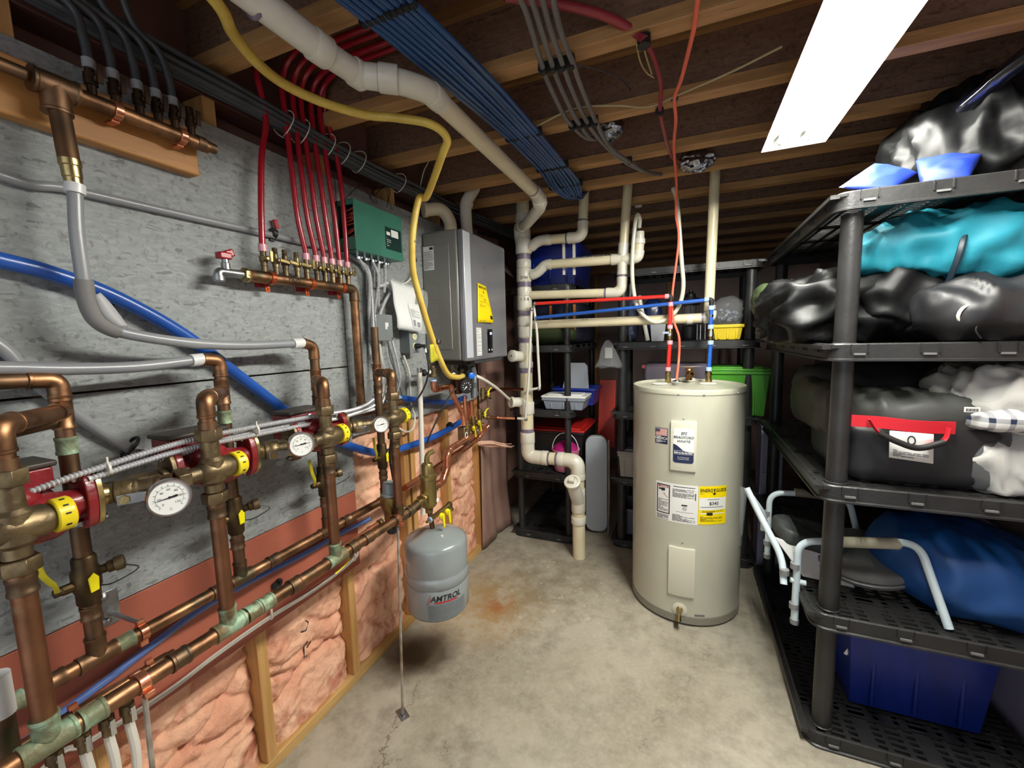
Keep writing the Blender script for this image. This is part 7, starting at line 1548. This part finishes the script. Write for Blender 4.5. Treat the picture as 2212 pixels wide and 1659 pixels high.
m.build('barcode', 'ink', o)
o = bag('dark_bundle', pm('dim grey cloth', '2C2C2C', '3C3A38', 9, .7), (.80, 2.35, 1.25), (.30, .25, .10), .7, .03, 6, 71, zmin=1.15); tag(o, 'dark grey bundle lying behind the black and grey bag', 'bundle')
# fourth shelf: commode frame, cushions, blue bag
wt = pm('white painted tube', 'C4D4DA', None, rough=.25, coat=.3)
t = thing('commode_frame', 'folded white tubular commode chair frame hanging over the left shelf edge', 'commode chair', (.55, 1.85, .52))
def tb_(pts, r=.0125, fr=.05): m = MB(); m.tube(fil(pts, fr, 8), r, 14); return m.build('frame_tube', wt, t)
yF = 1.80; A0 = Y(1716, 1338, yF); A1 = Y(1718, 1168, yF); A2 = Y(1985, 1172, yF); A3 = Z(2050, 1358, .517)
A1 = V((A0.x, yF, A1.z)); tb_([A0, A1, A2, A3], .0128, .055)
m = MB(); a, b_ = Y(1800, 1170, yF), Y(1945, 1175, yF); m.tube([a, a+(b_-a)*.04, a+(b_-a)*.96, b_], [.014, .019, .019, .014], 16); m.build('arm_pad', pm('beige arm pad', 'A8A48C', None, rough=.5), t)
tb_([Y(1613, 1054, 1.95), Y(1640, 1110, 1.92), Y(1690, 1205, 1.84), Y(1693, 1262, 1.80)], .0125, .05)
tb_([Y(1620, 1068, 2.0), Y(1650, 1110, 2.05), Y(1650, 1140, 2.08)], .0115, .04)
yB = 2.20; B0 = Y(1657, 1198, yB); B1 = V((B0.x, yB, Y(1657, 1064, yB).z)); B2 = Y(1745, 1066, yB); tb_([B0, B1, B2, B2+V((.15, 0, 0)), B2+V((.2, 0, -.2))], .0125, .055)
m = MB(); m.tube([B2-V((.05, 0, 0)), B2+V((.12, 0, 0))], .019, 14); m.build('arm_pad', pm('shaded beige arm pad', '6E6A5C', None, rough=.6), t)  # same beige pad, darkened: its shade is put into the colour
tb_([Y(1650, 1120, 2.10), Y(1650, 1145, 2.10)], .014)
tb_([V((A0.x-.02, yF+.0, A0.z+.16)), V((A0.x+.03, yF, A0.z+.155))], .010)
tb_([Y(1985, 1265, 1.95), Y(2018, 1300, 1.86), Y(2030, 1325, 1.80)], .010, .03)
gcl = pm('grey collar', '7E7F80', None, rough=.5)
for p, r in ((Y(1718, 1222, yF), .0165), (Y(1715, 1308, yF), .0165), (Y(1694, 1235, 1.81), .0165), (Y(1657, 1108, yB), .0155), (Y(1657, 1172, yB), .0155)):
    m = MB(); m.lathe(p-V((0, 0, .011)), ZA, [(0, r), (.022, r)], 18); m.build('collar', gcl, t)
for p in (A0, B0): m = MB(); m.lathe(p-V((0, 0, .016)), ZA, [(0, .0145), (.02, .0155)], 16); m.build('foot_cap', gcl, t)
m = MB(); m.prism(Y(1672, 1160, 1.93), V((.20, .0, -.04)), V((.04, -.05, -.13)), V((0, .02, 0)), [(0, 0), (1, .1), (1.2, .75), (.3, .9)], .5); m.build('seat_panel', pm('pale seat panel', 'C8CAC9', None, rough=.4), t, bevel=.003)
sc_ = V((.66, 1.98, .575)); m = MB(); m.lathe(sc_, (-.08, -.16, 1), [(0, .15), (.006, .165), (.02, .17), (.026, .16), (.034, .168), (.05, .165), (.056, .14), (.058, 0)], 40); m.build('seat_lid', pm('dull grey seat', '6E6E6C', '5C5C5A', 6, .45), t)
o = bag('cushion', pm('charcoal cushion', '2C3030', '383C3C', 9, .6), Y(1745, 1155, 2.02), (.12, .10, .035), .5, .015, 9, 81, R=RY(.2)); tag(o, 'flat charcoal cushion tucked inside the commode frame', 'cushion')
o = bag('blue_bag', pm('dark blue nylon', '0F4684', '0C3A70', 4, .5), Y(2095, 1235, 1.97)+V((.0, 0, .015)), (.28, .25, .145), .8, .03, 4, 83, zmin=.517, R=RY(.25), nu=80, nv=44, ridge=.7); tag(o, 'large dark blue bag slumped on the fourth shelf behind the commode frame', 'bag')
o = bag('dark_bundle', pm('speckled dark cloth', '2A2826', '5A5650', 30, .8), Y(1870, 1130, 2.15), (.22, .15, .07), .7, .03, 8, 84, zmin=.80); tag(o, 'dark speckled bundle piled above the commode seat', 'bundle')
# bottom shelf
t = tote('storage_tote', 'large dark blue tote on the bottom shelf of the right shelving', 'tote', (.80, 2.09, .059), (.42, .52, .33), pm('deep blue plastic', '0A2478', '081E66', 3, .35), taper=.90)
m = MB(); c = Y(1838, 1398, 1.86); m.box(c, (.010, .004, .075), RY(.45)); tag(m.build('tie_strap', 'paper'), 'thin pale strap hanging above the dark blue tote', 'strap')
m = MB(); m.box2((1.135, 1.85, 0), (1.165, 2.7, .70)); tag(m.build('lavender_board', pm('lavender panel', 'B8B0CC', None, rough=.7), bevel=.003), 'pale lavender board standing against the wall beside the blue tote', 'panel')
